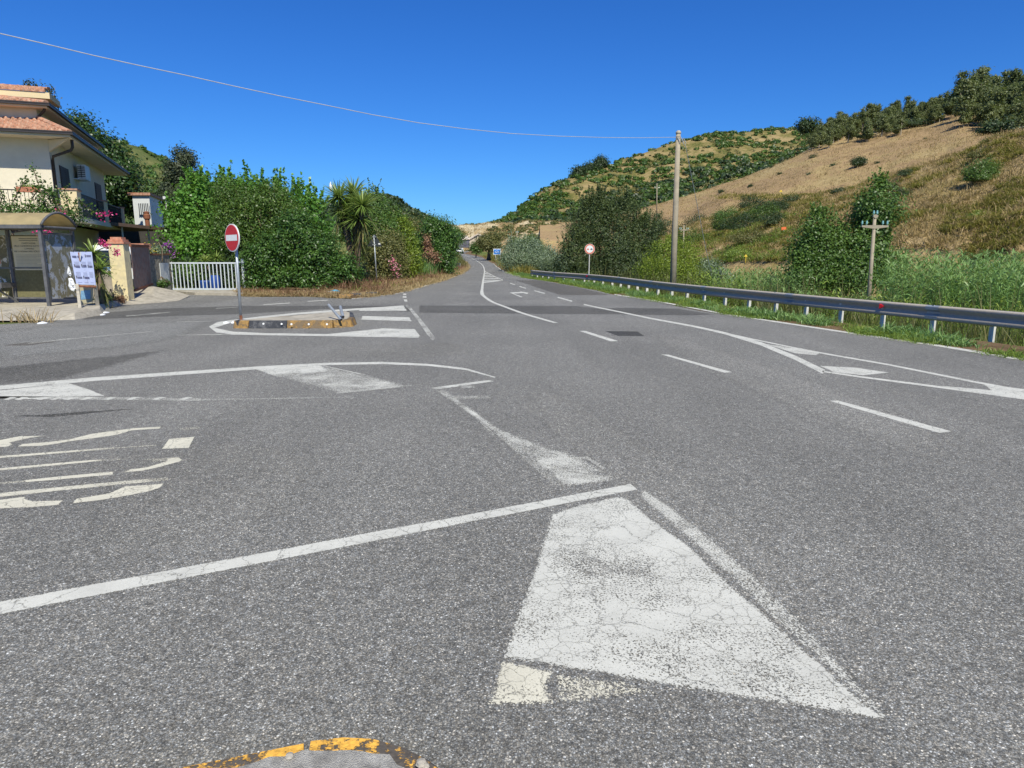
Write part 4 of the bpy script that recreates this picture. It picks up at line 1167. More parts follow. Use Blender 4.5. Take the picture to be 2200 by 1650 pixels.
# overhead cable across the whole picture
endA = pt + Vector((-.1, 0, -.16)); plan_end = at(0, 72, 15.0)
pts = []
for (u, v) in [(1450, 295), (1380, 296), (1300, 295.5), (1200, 292.5), (1100, 287), (1000, 277), (900, 264), (800, 246.5), (700, 226), (600, 206), (500, 184.5), (400, 162), (300, 141), (200, 119), (100, 95), (0, 72), (-150, 38)]:
    k = (1450 - u) / 1450
    a, b_, c_ = ray(u, v)
    # intersection of the sight line with the vertical plane from the pole to the far support
    dx_, dy_ = plan_end.x - endA.x, plan_end.y - endA.y
    # a*t = Ax + s dx ; b*t = Ay + s dy
    det = a * (-dy_) + dx_ * b_
    t = (endA.x * (-dy_) + dx_ * endA.y) / det
    pts.append(Vector((a * t, b_ * t, H + c_ * t)))
last = pts[-1] + (pts[-1] - pts[-2]) * 2.2
o = MB().tube([endA] + pts[1:] + [last], 0.0105, 6).build('overhead_cable', plain('pale_cable', (0.42, 0.42, 0.42), 0.6), loc=endA)
tag(o, 'thin pale overhead cable sagging across the sky to the pole', 'cable')
g1 = pt + Vector((.33, -.05, -.5)); g2 = at(1548, 585, 36)
g2.z = -1.2
o = MB().tube([g1, g1.lerp(g2, .5) + Vector((0, 0, -.12)), g2], 0.013, 6).build('stay_wire', M['galv_pole'], loc=g1)
tag(o, 'pale twisted stay wire slanting down to the right of the pole', 'stay wire')
g1 = at(1449, 315, 33); g2 = at(1375, 420, 70)
g2 = g1 + (g2 - g1) * 1.15
o = MB().tube([g1, g1.lerp(g2, .5) + Vector((0, 0, -.1)), g2], 0.014, 6).build('stay_wire', M['iron'], loc=g1)
tag(o, 'thin dark wire running back from the pole towards the left', 'stay wire')

def cross_pole(u, vb, vt, Y, arms, zb, label, glass=True, r=0.098, group='old concrete line poles with glass insulators'):
    b0 = at(u[0], vb, Y); t0 = at(u[1], vt, Y); b0.z = zb
    s = root('line_pole', b0, label, 'utility pole', group)
    MB().tube([b0, t0], [r, r * .62], 12).build('shaft', M['pole_concrete'], s, smooth=True)
    ins = []
    for (v, half) in arms:
        c = at(u[1] - (v - vt) * (u[1] - u[0]) / max(1, (vb - vt)), v, Y) + Vector((0, -.02, 0))
        hw = half * mpp(Y)
        V = []
        for x, z0, z1 in [(-hw, -.02, .05), (0, -.09, .06), (hw, -.02, .05)]:
            for y in (-.06, .06): V += [(c.x + x, c.y + y, c.z + z0), (c.x + x, c.y + y, c.z + z1)]
        F = []
        for i in (0, 4):
            F += [(i, i + 4, i + 5, i + 1), (i + 2, i + 3, i + 7, i + 6), (i + 1, i + 5, i + 7, i + 3), (i, i + 2, i + 6, i + 4)]
        F += [(0, 1, 3, 2), (8, 10, 11, 9)]
        MB().add(V, F).build('crossarm', M['pole_concrete'], s)
        for x in ([-.94, -.6, .6, .94] if half > 12 or Y > 60 else [-.7, .7]): ins.append(Vector((c.x + x * hw, c.y, c.z + .05)))
    for p in ins:
        MB().lathe(p, [(.012, 0), (.012, .05), (.038, .06), (.042, .11), (.025, .13), (.038, .15), (.025, .18), (.01, .19)], 10).build('insulator', M['glass_ins'], s)
    return s
M['glass_ins'] = plain('aqua_glass_insulator', (0.24, 0.46, 0.46), 0.2, var=0.1, spec=0.7)
cross_pole((1868, 1880), 640, 461, 29, [(487, 28), (465, 5)], -1.7, 'pale concrete line pole with crossarm and aqua insulators before the elm')
cross_pole((1411.5, 1411.5), 447, 394, 190, [(404, 5.5)], at(1411, 449, 190).z - 1.5, 'tiny distant line pole on the field edge left of the tall pole', r=.16)
cross_pole((1469.5, 1469.5), 520, 484, 78, [(494, 9.5)], -1.5, 'small line pole with crossarm just right of the tall pole', r=.10)
cross_pole((1111, 1111), 525, 496, 130, [(500, 3)], 1.0, 'faint grey pole before the sandy escarpment', r=.12)

# yellow pipeline markers and the orange board on the slopes
for (u, v0, v1, T, lb) in [(1567, 427, 412, FIELD, 'yellow marker post on the dry field, leftmost of the upper three'), (1676, 427, 412, FIELD, 'yellow marker post on the dry field, middle of the upper three'), (1743, 424, 410, FIELD, 'yellow marker post on the dry field, rightmost of the upper three'), (1601, 562, 545, BANK, 'lower yellow marker post standing in the green slope near the canes')]:
    p = find_px(T, u, v0)
    h = (v0 - v1) * mpp(p.y)
    s = root('marker_post', p, lb, 'marker post', 'yellow pipeline marker posts')
    MB().tube([p - Vector((0, 0, .3)), p + Vector((0, 0, h * .85))], .05 if p.y > 90 else .035, 6).build('stake', M['yellow'], s)
    q_ = p + Vector((0, 0, h * .88)); w_ = h * .22
    MB().add([(q_.x - w_, q_.y, q_.z - w_ * .5), (q_.x + w_, q_.y, q_.z - w_ * .5), (q_.x, q_.y, q_.z + w_ * .8), (q_.x - w_, q_.y + .1, q_.z - w_ * .5), (q_.x + w_, q_.y + .1, q_.z - w_ * .5), (q_.x, q_.y + .1, q_.z + w_ * .8)],
             [(0, 1, 2), (5, 4, 3), (0, 3, 4, 1), (1, 4, 5, 2), (2, 5, 3, 0)]).build('marker_roof', M['yellow'], s)
p = find_px(BANK, 1681, 500)
s = root('notice_board', p, 'small faded orange board on a stake among the grasses', 'sign')
hh = 10 * mpp(p.y)
MB().tube([p - Vector((0, 0, .3)), p + Vector((0, 0, hh))], .03, 6).build('stake', M['zinc_post'], s)
MB().obox(p + Vector((0, -.04, hh)), 10 * mpp(p.y), .03, 6 * mpp(p.y), Matrix.Rotation(math.radians(-6), 4, 'Y')).build('board', M['orange'], s)
# ---------------------------------------------------------------- the house at left
HC = Vector((-18.2, 28.0, 0)); HA = math.radians(21.3)
HM = Matrix.Translation(HC) @ Matrix.Rotation(HA, 4, 'Z')
def hw(x, y, z): return HM @ Vector((x, y, z))
house = root('house', HC, 'two-storey cream house with tiled hip roofs and long dark gutters at left', 'house')
LY = 11.7; LX = -11.0
MB(HM).box(LX, 0, 0, LY, 2.86, 6.05).build('upper_wall', M['wall_cream'], house)
MB(HM).box(LX + .3, -.5, .4, LY - .3, 0, 2.85).build('lower_wall', M['wall_cream'], house)
MB(HM).box(LX, -.6, 1.6, LY + .6, 6.17, 7.38).build('attic_wall', M['wall_cream'], house)
# eaves: lower apron roof
def tile_slope(mat, name, e0, e1, r1, r0, pitch=0.27, row=0.36, parent=house):
    """barrel-tiled plane: eave from e0 to e1, ridge from r0 to r1 (local house frame)"""
    e0, e1, r0, r1 = [Vector(p) for p in (e0, e1, r0, r1)]
    L = (e1 - e0).length; Hh = ((r0 + r1) / 2 - (e0 + e1) / 2).length
    nc = max(2, int(L / pitch)) * 6; nr = max(1, int(Hh / row))
    nrm = (e1 - e0).cross(r0 - e0).normalized()
    if nrm.z < 0: nrm = -nrm
    V = []; Q = []
    for r in range(nr):
        for half in (0, 1):
            t = (r + half * 1.0) / nr
            for k in range(nc + 1):
                s_ = k / nc
                p = (e0.lerp(e1, s_)).lerp(r0.lerp(r1, s_), t)
                ph = (k / 6.0) * 2 * math.pi
                hgt = 0.085 * max(-.45, math.cos(ph)) + (0.06 if half == 0 else 0.0) + 0.012 * noise.noise(Vector((k * .17, r * 1.3, 5)))
                V.append(HM @ (p + nrm * hgt))
        b0 = r * 2 * (nc + 1)
        for k in range(nc):
            Q.append((b0 + k, b0 + k + 1, b0 + nc + 1 + k + 1, b0 + nc + 1 + k))
        if r:
            pb0 = b0 - (nc + 1)
            for k in range(nc): Q.append((pb0 + k, pb0 + k + 1, b0 + k + 1, b0 + k))
    # eave lip
    n0 = len(V)
    for k in range(nc + 1):
        V.append(HM @ (e0.lerp(e1, k / nc) - nrm * 0.03))
    for k in range(nc): Q.append((n0 + k, n0 + k + 1, k + 1, k))
    return quadmesh(name, [tuple(v) for v in V], Q, None, mat, parent)
EX, EY = 0.93, -0.9
soff = MB(HM)
soff.add([(LX, EY, 6.02), (EX, EY, 6.02), (EX, LY + 1.7, 6.02), (LX, LY + 1.7, 6.02), (LX, EY, 6.16), (EX, EY, 6.16), (EX, LY + 1.7, 6.16), (LX, LY + 1.7, 6.16)],
         [(0, 3, 2, 1), (4, 5, 6, 7), (0, 1, 5, 4), (1, 2, 6, 5), (2, 3, 7, 6), (3, 0, 4, 7)])
soff.build('eave_slab', M['soffit'], house)
tile_slope(M['tile'], 'lower_roof', (LX, EY + .02, 6.18), (EX - .02, EY + .02, 6.18), (-.58, 1.62, 6.95), (LX, 1.62, 6.95))
tile_slope(M['tile'], 'lower_roof', (EX - .02, EY + .02, 6.18), (EX - .02, LY + 1.68, 6.18), (-.58, LY - .6, 6.95), (-.58, 1.62, 6.95))
b = MB(HM); b.tube([(EX + .0, EY + .02, 6.2), (-.55, 1.55, 7.02)], .11, 10); b.build('hip_ridge', M['tile'], house)
def gutter(x, y0, y1, xl0, z, zt):
    b = MB(HM)
    # front run and side run, boxed section
    b.box(xl0, x + .13, y0 - .13, y0 - .005, z, z + .10); b.box(xl0, x + .145, y0 - .145, y0 - .13, z + .075, z + .115)
    b.box(x + .005, x + .13, y0 + .002, y1, z, z + .10); b.box(x + .13, x + .145, y0 - .145, y1, z + .075, z + .115)
    return b
gutter(EX, EY, LY + 1.75, LX, 6.10, 0).build('gutter', M['gutter'], house)
b = MB(HM)
b.add([(0.005, -.005, 5.55), (0.005, .25, 5.55), (EX - .1, EY + .12, 6.0), (0.005, -.005, 6.0), (0.005, .25, 6.0), (EX - .1, EY + .34, 6.0)], [(0, 1, 5, 2), (0, 2, 3), (1, 4, 5), (3, 2, 5, 4)])
b.build('corner_bracket', M['soffit'], house)
# attic eaves and roof
U0, U1 = -.12, 1.08
MB(HM).box(LX, U0, U1, LY + 1.2, 7.38, 7.50).build('eave_slab', M['soffit'], house)
gutter(U0, U1, LY + 1.25, LX, 7.44, 0).build('gutter', M['gutter'], house)
tile_slope(M['tile'], 'upper_roof', (LX, U1 + .02, 7.52), (U0 - .02, U1 + .02, 7.52), (-4.3, 6.2, 8.6), (LX, 6.2, 8.6))
tile_slope(M['tile'], 'upper_roof', (U0 - .02, U1 + .02, 7.52), (U0 - .02, LY + 1.18, 7.52), (-4.3, 6.4, 8.6), (-4.3, 6.2, 8.6))
b = MB(HM); b.tube([(U0, U1, 7.56), (-4.3, 6.2, 8.66)], .11, 10); b.build('hip_ridge', M['tile'], house)
# roof lantern
dz = 8.2
MB(HM).box(LX, -1.1, 4.15, 5.2, 7.6, dz).build('lantern_wall', M['wall_yellow'], house)
b = MB(HM); b.box(LX, -.5, 3.7, 5.6, dz + .001, dz + .25); b.build('lantern_eave', M['wall_yellow'], house)
tile_slope(M['tile'], 'lantern_roof', (LX, 3.66, dz + .28), (-.65, 3.66, dz + .28), (-.65, 4.7, dz + .58), (LX, 4.7, dz + .58), row=.4)
MB(HM).box(LX, -.65, 4.66, 4.78, dz + .56, dz + .66).build('ridge_tiles', M['tile'], house)
MB(HM).box(-1.099, -1.06, 4.35, 4.8, 7.75, 8.15).build('window', M['shutter'], house)
# downpipes
b = MB(HM); b.tube([(.85, -.2, 6.05), (.85, -.2, 5.75), (.78, -.18, 5.62), (.12, -.02, 5.38), (.06, .12, 5.25), (.06, .12, 3.6)], .055, 10); b.build('downpipe', M['gutter'], house, smooth=True)
b = MB(HM); b.tube([(-.2, 1.3, 7.5), (-.28, 1.34, 7.3), (-.52, 1.52, 7.1), (-.54, 1.53, 6.5)], .055, 10); b.build('downpipe', M['gutter'], house, smooth=True)
# shutters and air conditioner on the side wall (local +x face)
for y0, y1, z0, z1 in [(1.35, 2.9, 3.06, 5.2), (8.7, 10.3, 3.06, 5.2)]:
    f = MB(HM).box(-.02, .035, y0, y1, z0, z1).build('shuttered_door', M['shutter'], house)
    b = MB(HM)
    for k in range(24):
        z = z0 + .06 + k * (z1 - z0 - .12) / 24
        b.box(.036, .05, y0 + .06, (y0 + y1) / 2 - .03, z, z + .035); b.box(.036, .05, (y0 + y1) / 2 + .03, y1 - .06, z, z + .035)
    b.build('shutter_slats', M['shutter'], f)
MB(HM).box(.15, .48, 4.0, 5.0, 4.95, 5.55).build('air_conditioner', M['ac_white'], house, bevel=.02)
ac = MB(HM)
for k in range(6): ac.box(.17, .46, 3.98, 3.995, 5.02 + k * .08, 5.05 + k * .08)
ac.box(.30, .32, 3.975, 3.99, 4.98, 5.5)
ac.build('air_conditioner_grille', M['iron'], house)
MB(HM).box(.0, .48, 3.95, 5.05, 4.90, 4.945).build('air_conditioner_shelf', M['ac_white'], house)
b = MB(HM); b.tube([(.03, 4.4, 4.9), (.03, 4.4, 3.05)], .02, 6); b.build('drain_hose', M['ac_white'], house)
# balcony
BX, BY = 1.0, -1.25
MB(HM).box(LX, BX, BY, 10.6, 2.86, 3.04).build('balcony_slab', M['wall_cream'], house)
b = MB(HM)
pil = [(BX - .56, BX, BY, BY + .75), (BX - .3, BX, 4.9, 5.35), (BX - .3, BX, 9.9, 10.35)]
for x0, x1, y0, y1 in pil:
    MB(HM).box(x0, x1, y0, y1, 3.04, 4.02).build('balcony_pillar', M['wall_yellow'], house)
    MB(HM).box(x0 - .04, x1 + .04, y0 - .04, y1 + .04, 4.02, 4.08).build('pillar_cap', M['tile'], house)
def railing(x0, y0, x1, y1, z0, z1):
    b = MB(HM)
    L_ = math.hypot(x1 - x0, y1 - y0); n = int(L_ / .13)
    b.tube([(x0, y0, z1), (x1, y1, z1)], .022, 6); b.tube([(x0, y0, z0 + .06), (x1, y1, z0 + .06)], .014, 6)
    for k in range(n + 1):
        t = k / n; x = x0 + (x1 - x0) * t; y = y0 + (y1 - y0) * t
        w = .03 * (1 if k % 2 else -1)
        b.tube([(x, y, z0 + .06), (x, y, z0 + .45)], .010, 5, caps=False)
        b.tube([(x, y, z0 + .45), (x + w * .4, y + w, z0 + .55), (x, y, z0 + .65), (x, y, z1)], [.01, .018, .01, .01], 5, caps=False)
    return b.build('railing', M['iron'], house)
railing(BX - .1, BY + .75, BX - .1, 4.9, 3.04, 3.98)
railing(BX - .1, 5.35, BX - .1, 9.9, 3.04, 3.98)
railing(LX, BY + .1, BX - .56, BY + .1, 3.04, 3.98)
# dark ground-floor porch beyond
# flower box on the railing
fb = at(61, 407, 26.2)
planter = root('planter', fb, 'terracotta flower box with green plants hung on the balcony rail', 'planter')
MB(Matrix.Translation(fb) @ Matrix.Rotation(HA, 4, 'Z')).box(-.36, .36, -.12, .12, -.10, .08).build('box', M['terracotta'], planter)

# canopy beside the house
cp1 = at(232, 478, 33.5); cp2 = at(366, 491.5, 37.5)
cd = (cp2 - cp1); cd.z = 0; cd.normalize(); cn = Vector((-cd.y, cd.x, 0))
cano = root('carport', Vector((cp2.x, cp2.y, 0)), 'dark brown flat carport roof beside the house over a shaded yard', 'carport')
V = []
for z in (-.12, .04):
    for p in (cp1, cp2, cp2 + cn * 6, cp1 + cn * 6): V.append((p.x, p.y, p.z + z))
MB().add(V, [(3, 2, 1, 0), (4, 5, 6, 7), (0, 1, 5, 4), (1, 2, 6, 5), (2, 3, 7, 6), (3, 0, 4, 7)]).build('roof', M['canopy'], cano)
for k, w in ((.72, .4), (.99, .3), (.3, .4)):
    p = cp1.lerp(cp2, k) + cn * w
    MB().tube([(p.x, p.y, 0), (p.x, p.y, p.z - .12)], .045, 8).build('post', M['zinc_post'], cano)
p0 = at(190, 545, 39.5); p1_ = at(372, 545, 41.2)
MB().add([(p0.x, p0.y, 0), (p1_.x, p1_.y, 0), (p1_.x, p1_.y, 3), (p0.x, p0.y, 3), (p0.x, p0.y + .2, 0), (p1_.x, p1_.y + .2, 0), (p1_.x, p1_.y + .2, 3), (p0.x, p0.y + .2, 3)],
         [(0, 1, 2, 3), (7, 6, 5, 4), (3, 2, 6, 7), (1, 5, 6, 2), (0, 3, 7, 4)]).build('shade_sheet', M['carport_shade'], cano)  # dark sheet added to stand for the deep shade under the roof

# white shed behind
sA = at(290, 480, 43); sB = at(326, 480, 43); sC = at(352, 480, 47)
zt = at(326, 420, 43).z
shed = root('shed', Vector((sB.x, sB.y, 0)), 'small white outbuilding with barred window and terracotta roof edge behind the carport', 'outbuilding')
MB().prism([(sA.x, sA.y), (sB.x, sB.y), (sC.x, sC.y), (sC.x - 3, sC.y + 2), (sA.x, sA.y + 3)], 0, zt).build('wall', M['ac_white'], shed)
MB().prism([(sA.x - .2, sA.y - .15), (sB.x + .15, sB.y - .15), (sC.x + .15, sC.y), (sC.x - 3, sC.y + 2.2), (sA.x, sA.y + 3)], zt + .002, zt + .16).build('roof', M['tile'], shed)
wa = at(297, 437, 42.9); wb = at(322, 461, 42.9)
f = MB().box(wa.x, wb.x, wa.y - .03, wa.y, wb.z, wa.z).build('window', M['glass_dark'], shed)
b = MB()
for k in range(7):
    x = wa.x + (wb.x - wa.x) * k / 6; b.box(x - .025, x + .025, wa.y - .06, wa.y - .035, wb.z, wa.z)
b.build('bars', M['ac_white'], f)
lamp = at(356, 428, 41)
lo = root('yard_lamp', Vector((lamp.x, lamp.y, 0)), 'small white yard lamp on a thin post right of the outbuilding', 'lamp')
MB().tube([(lamp.x, lamp.y, 0), (lamp.x, lamp.y, lamp.z)], .03, 8).build('post', M['zinc_post'], lo)
MB().box(lamp.x - .11, lamp.x + .11, lamp.y - .11, lamp.y + .11, lamp.z, lamp.z + .16).build('lamp_head', M['ac_white'], lo)
ch = at(317, 480, 38.5); ch0 = ch.z
o = MB().lathe((ch.x, ch.y, ch0 - .35), [(.12, 0), (.12, .55), (.17, .6), (.17, .8), (.13, .85), (.15, .95), (.04, 1.0)], 14).build('flue_pot', M['rust'], loc=(ch.x, ch.y, ch0 - .35))
tag(o, 'rusty brown flue pot standing on the carport roof', 'chimney pot')

# ---------------------------------------------------------------- garden walls, gates
def px_prism(pts, z0, z1): return pts
gp = gnd(268, 650)
pil_ = root('gate_pillar', (gp.x, gp.y, 0), 'flaking yellow gate pillar with stepped brick cap beside the bus shelter', 'gate pillar')
zp = at(268, 524, gp.y).z
MB().obox((gp.x, gp.y, zp / 2 - .02), .47, .47, zp + .04, Matrix.Rotation(.12, 4, 'Z')).build('shaft', M['pillar_paint'], pil_, bevel=.015)
b = MB()
for k, (s_, h_) in enumerate([(.54, .07), (.46, .07), (.34, .08)]):
    b.obox((gp.x, gp.y, zp + .035 + k * .072), s_, s_, h_, Matrix.Rotation(.12, 4, 'Z'))
b.build('brick_cap', M['brick'], pil_)
gp2 = at(302, 530, 27.0)
pil2 = root('gate_pillar', (gp2.x, gp2.y, 0), 'second brick-capped gate pillar just behind the rusty gate', 'gate pillar')
MB().box(gp2.x - .22, gp2.x + .22, gp2.y - .2, gp2.y + .2, 0, gp2.z - .1).build('shaft', M['stucco'], pil2)
MB().box(gp2.x - .27, gp2.x + .27, gp2.y - .25, gp2.y + .25, gp2.z - .1, gp2.z + .12).build('brick_cap', M['brick'], pil2)
# low wall from the shelter to the pillar
wl = root('garden_wall', (gp.x - 1, gp.y, 0), 'low stained stucco wall between the shelter and the yellow pillar', 'wall')
zw = at(225, 585, gp.y + .3).z
MB().box(gp.x - 6, gp.x - .235, gp.y + .1, gp.y + .32, 0, zw).build('wall', M['stucco'], wl)
MB().box(gp.x - 6.02, gp.x - .24, gp.y + .06, gp.y + .36, zw + .001, zw + .05).build('coping', M['concrete'], wl)
# rusty gate standing open
ga = at(289, 622, 24.2); gb = at(327, 613, 27.0); zta = at(289, 530, 24.2).z
g_ = root('rusty_gate', (ga.x, ga.y, .2), 'tall rusty corrugated sheet gate standing open beside the pillar', 'gate')
d = (gb - ga); d.z = 0; Lg = d.length; d.normalize(); nn = Vector((d.y, -d.x, 0))
V = []; Q = []; nseg = 120
for k in range(nseg + 1):
    p = ga + d * Lg * k / nseg + nn * (.022 * math.sin(k * math.pi / 3))
    zb = .32 + .12 * k / nseg
    V += [(p.x, p.y, zb), (p.x, p.y, zta)]
for k in range(nseg): Q.append((2 * k, 2 * k + 2, 2 * k + 3, 2 * k + 1))
quadmesh('corrugated_sheet', V, Q, None, M['gate_rust'], g_)
for z in (.30, zta):
    p = ga.copy(); q_ = ga + d * Lg
    MB().add([(p.x + nn.x * s1, p.y + nn.y * s1, z + s2 + (0.1 if (i == 1 and z < 1) else 0)) for i, (p) in enumerate((ga, q_)) for s1 in (-.04, .04) for s2 in (0, .09)], [(0, 1, 3, 2), (4, 6, 7, 5), (0, 4, 5, 1), (2, 3, 7, 6), (1, 5, 7, 3), (0, 2, 6, 4)]).build('gate_rail', M['rust'], g_)
# pebbledash wall with a marble plate
wA = at(327, 615, 27.3); wB = gnd(371, 628)
wz = at(340, 548, 28.3).z
M['pebbledash'] = plain('pebbledash', (0.30, 0.27, 0.22), 0.95, var=0.5, scale=30, bump=0.9, dirt=(0.12, 0.11, 0.09), dirt_amt=.5, dirt_scale=6)
gw = root('garden_wall', (wA.x, wA.y, 0), 'pebble-dashed garden wall with a grey marble plate between the two gates', 'wall')
dd = (Vector((wB.x, wB.y, 0)) - Vector((wA.x, wA.y, 0))); dl = dd.length; dd.normalize()
WM = Matrix.Translation((wA.x, wA.y, 0)) @ Matrix.Rotation(math.atan2(dd.y, dd.x), 4, 'Z')
MB(WM).box(0, dl, 0, .25, 0, wz).build('wall', M['pebbledash'], gw)
MB(WM).box(-.03, dl + .02, -.03, .28, wz + .001, wz + .07).build('coping', M['rust'], gw)
MB(WM).box(dl * .44, dl * .88, -.03, -.002, .45, wz - .32).build('marble_plate', M['marble'], gw)
# white barred gate
g0 = gnd(366, 628); g1 = gnd(517, 628)
wg = root('barred_gate', (g0.x, g0.y, .12), 'pale painted sliding gate of slanted vertical bars', 'gate')
zt0 = at(366, 563.5, g0.y).z
b = MB()
Lw = g1.x - g0.x
MB().box(g0.x, g1.x, g0.y - .03, g0.y + .03, zt0 - .06, zt0).build('top_rail', M['gate_white'], wg)
MB().box(g0.x, g1.x, g0.y - .03, g0.y + .03, .10, .17).build('bottom_rail', M['gate_white'], wg)
MB().box(g0.x, g0.x + .05, g0.y - .028, g0.y + .028, .171, zt0 - .061).build('stile', M['gate_white'], wg)
MB().box(g1.x - .05, g1.x, g0.y - .028, g0.y + .028, .171, zt0 - .061).build('stile', M['gate_white'], wg)
for k in range(18):
    x = g0.x + .16 + k * (Lw - .3) / 17
    MB().box(x - .018, x + .018, g0.y - .018, g0.y + .018, .171, zt0 - .061).build('bar', M['gate_white'], wg)
gpst = at(521, 556, g0.y + .05)
gpo = root('gate_post', (gpst.x, gpst.y, 0), 'pale square gate post with latch at the right end of the barred gate', 'post')
MB().box(gpst.x - .05, gpst.x + .05, gpst.y - .05, gpst.y + .05, 0, gpst.z).build('shaft', M['gate_white'], gpo)
MB().box(gpst.x - .14, gpst.x + .16, gpst.y - .09, gpst.y - .055, gpst.z - .17, gpst.z - .1).build('latch', M['gate_white'], gpo)
MB().box(gpst.x + .08, gpst.x + .15, gpst.y - .02, gpst.y + .06, 0, gpst.z - .2).build('black_back_post', M['iron'], gpo)
# threshold and ramp
P_ = [gnd(u, v) for u, v in [(430, 627), (525, 630), (523, 637), (372, 637), (355, 630)]]
P_ = [(p.x, p.y) for p in [gnd(355, 628.6), gnd(525, 628.6), gnd(523, 635.5), gnd(420, 634)]]
o = MB().prism(P_, 0.0, .10).build('gate_threshold', M['concrete'], loc=(P_[0][0], P_[0][1], 0)); tag(o, 'pale concrete threshold under the barred gate', 'threshold', kind='structure')
ramp_px = [(262, 655), (300, 652.5), (345, 649.5), (380, 646), (405, 637), (378, 629.5), (340, 622), (296, 624), (272, 640)]
ramp_z = [0.0, 0.0, 0.0, 0.0, .02, .22, .38, .32, .12]
ramp_px = [(262, 656), (300, 653.5), (345, 650.5), (385, 646.5), (408, 636), (372, 624), (330, 616), (290, 620), (270, 640)]
V = [gnd(u, v) if z < .01 else at(u, v, gnd(u, v).y * (1 - z / H)) for (u, v), z in zip(ramp_px, ramp_z)]
for p, z in zip(V, ramp_z): p.z = z + .012
cpt = sum(V, Vector()) / len(V); cpt.z = .17
V2 = V + [cpt] + [Vector((p.x, p.y, -.05)) for p in V]
n_ = len(V)
F = [(i, (i + 1) % n_, n_) for i in range(n_)] + [(i, n_ + 1 + i, n_ + 1 + (i + 1) % n_, (i + 1) % n_) for i in range(n_)]
o = MB().add(V2, F).build('concrete_ramp', M['concrete'], loc=V[0]); tag(o, 'cracked concrete ramp rising to the rusty gate', 'ramp', kind='structure')

# things seen through the barred gate
bb = gnd(465, 620); bb = at(462, 607, 31.0); bb.z = 0
o = root('plastic_barrel', bb, 'blue plastic barrel behind the barred gate', 'barrel')
MB().lathe(bb, [(.20, 0), (.23, .1), (.25, .3), (.24, .5), (.20, .62), (.19, .66)], 18).build('body', M['blue_plastic'], o, smooth=True)
bb = at(440, 612, 31.2); bb.z = 0
o = root('plastic_barrel', bb, 'second, lower blue tub left of the barrel behind the gate', 'tub')
MB().lathe(bb, [(.17, 0), (.2, .1), (.22, .35), (.23, .42)], 18).build('body', M['blue_plastic'], o, smooth=True)

M['stencil0'] = plain('faded_blue_lettering', (.22, .36, .55), .7)
# ---------------------------------------------------------------- white van parked behind the wall
vc = at(243, 560, 26.3); vx, vy = vc.x, vc.y
van = root('parked_van', (vx, vy, 0), 'white van seen from behind, parked in the shade behind the yellow pillar', 'van')
VM = Matrix.Translation((vx, vy, 0)) @ Matrix.Rotation(math.radians(30), 4, 'Z')
prof_ = [(-.86, .45), (-.88, .9), (-.82, 1.35), (-.72, 1.78), (-.6, 1.93), (.6, 1.93), (.72, 1.78), (.82, 1.35), (.88, .9), (.86, .45)]
V = [(x, 0 if z < 1.2 else (z - 1.2) * .25, z) for x, z in prof_] + [(x, 4.2, z) for x, z in prof_]
n_ = len(prof_)
MB(VM).add(V, [tuple(range(n_)), tuple(range(2 * n_ - 1, n_ - 1, -1))] + [(i, i + n_, (i + 1) % n_ + n_, (i + 1) % n_) for i in range(n_)]).build('body', M['van_white'], van, bevel=.03)
MB(VM).add([(-.66, .02, 1.33), (.66, .02, 1.33), (.58, .10, 1.74), (-.58, .10, 1.74), (-.66, .06, 1.33), (.66, .06, 1.33), (.58, .16, 1.74), (-.58, .16, 1.74)], [(0, 1, 2, 3), (4, 7, 6, 5), (0, 4, 5, 1), (3, 2, 6, 7), (0, 3, 7, 4), (1, 5, 6, 2)]).build('rear_window', M['glass_dark'], van)
MB(VM).box(-.7, .7, -.03, -.005, 1.16, 1.29).build('rear_trim', M['glass_dark'], van)
MB(VM).box(-.88, .88, -.12, -.01, .42, .66).build('bumper', M['black'], van)
for sx in (-1, 1):
    MB(VM).box(sx * .86 - .07, sx * .86 + .01 if sx > 0 else sx * .86 + .07, -.03, -.004, .8, 1.15).build('tail_light', M['red_reflector'], van)
    for yy in (.7, 3.4):
        c_ = VM @ Vector((sx * .78, yy, .33)); w = MB().disc(c_, VM.to_3x3() @ Vector((1, 0, 0)), .33, .2, 24).build('wheel', M['tyre'], van)
MB(VM).box(-.26, .26, -.035, -.012, .74, .86).build('number_plate', M['sign_white'], van)
MB(VM).box(-.42, -.30, -.03, -.012, 1.0, 1.12).build('blue_badge', M['sign_blue'], van)
b = MB(VM)
for k in range(5): b.box(-.22 + k * .11, -.15 + k * .11, -.03, -.012, 1.01, 1.11)
b.build('faded_lettering', M['stencil0'], van)

# ---------------------------------------------------------------- pavement and bus shelter
pv = [gnd(u, v, .15) for u, v in [(-400, 668), (-40, 661), (60, 664), (140, 669), (160, 672), (214, 664), (215, 655)]]
pv = [(p.x, p.y) for p in pv] + [(-12.95, 23.0), (-32, 23.0)]
low = []
for k, (x, y) in enumerate(pv):
    if k == 0: low.append((x, y - 2.0))
    elif k == 1: low.append((x + .1, y - 2.1))
    elif k == 2: low.append((x + .1, y - 1.7))
    elif k == 3: low.append((x + .1, y - .9))
    elif k == 4: low.append((x + .15, y - .25))
    else: low.append((x + .1, y))
o = MB().prism(pv, 0.0, .15, pts_low=low).build('pavement', M['concrete']); tag(o, 'tan concrete pavement under the bus shelter', 'pavement', kind='structure')

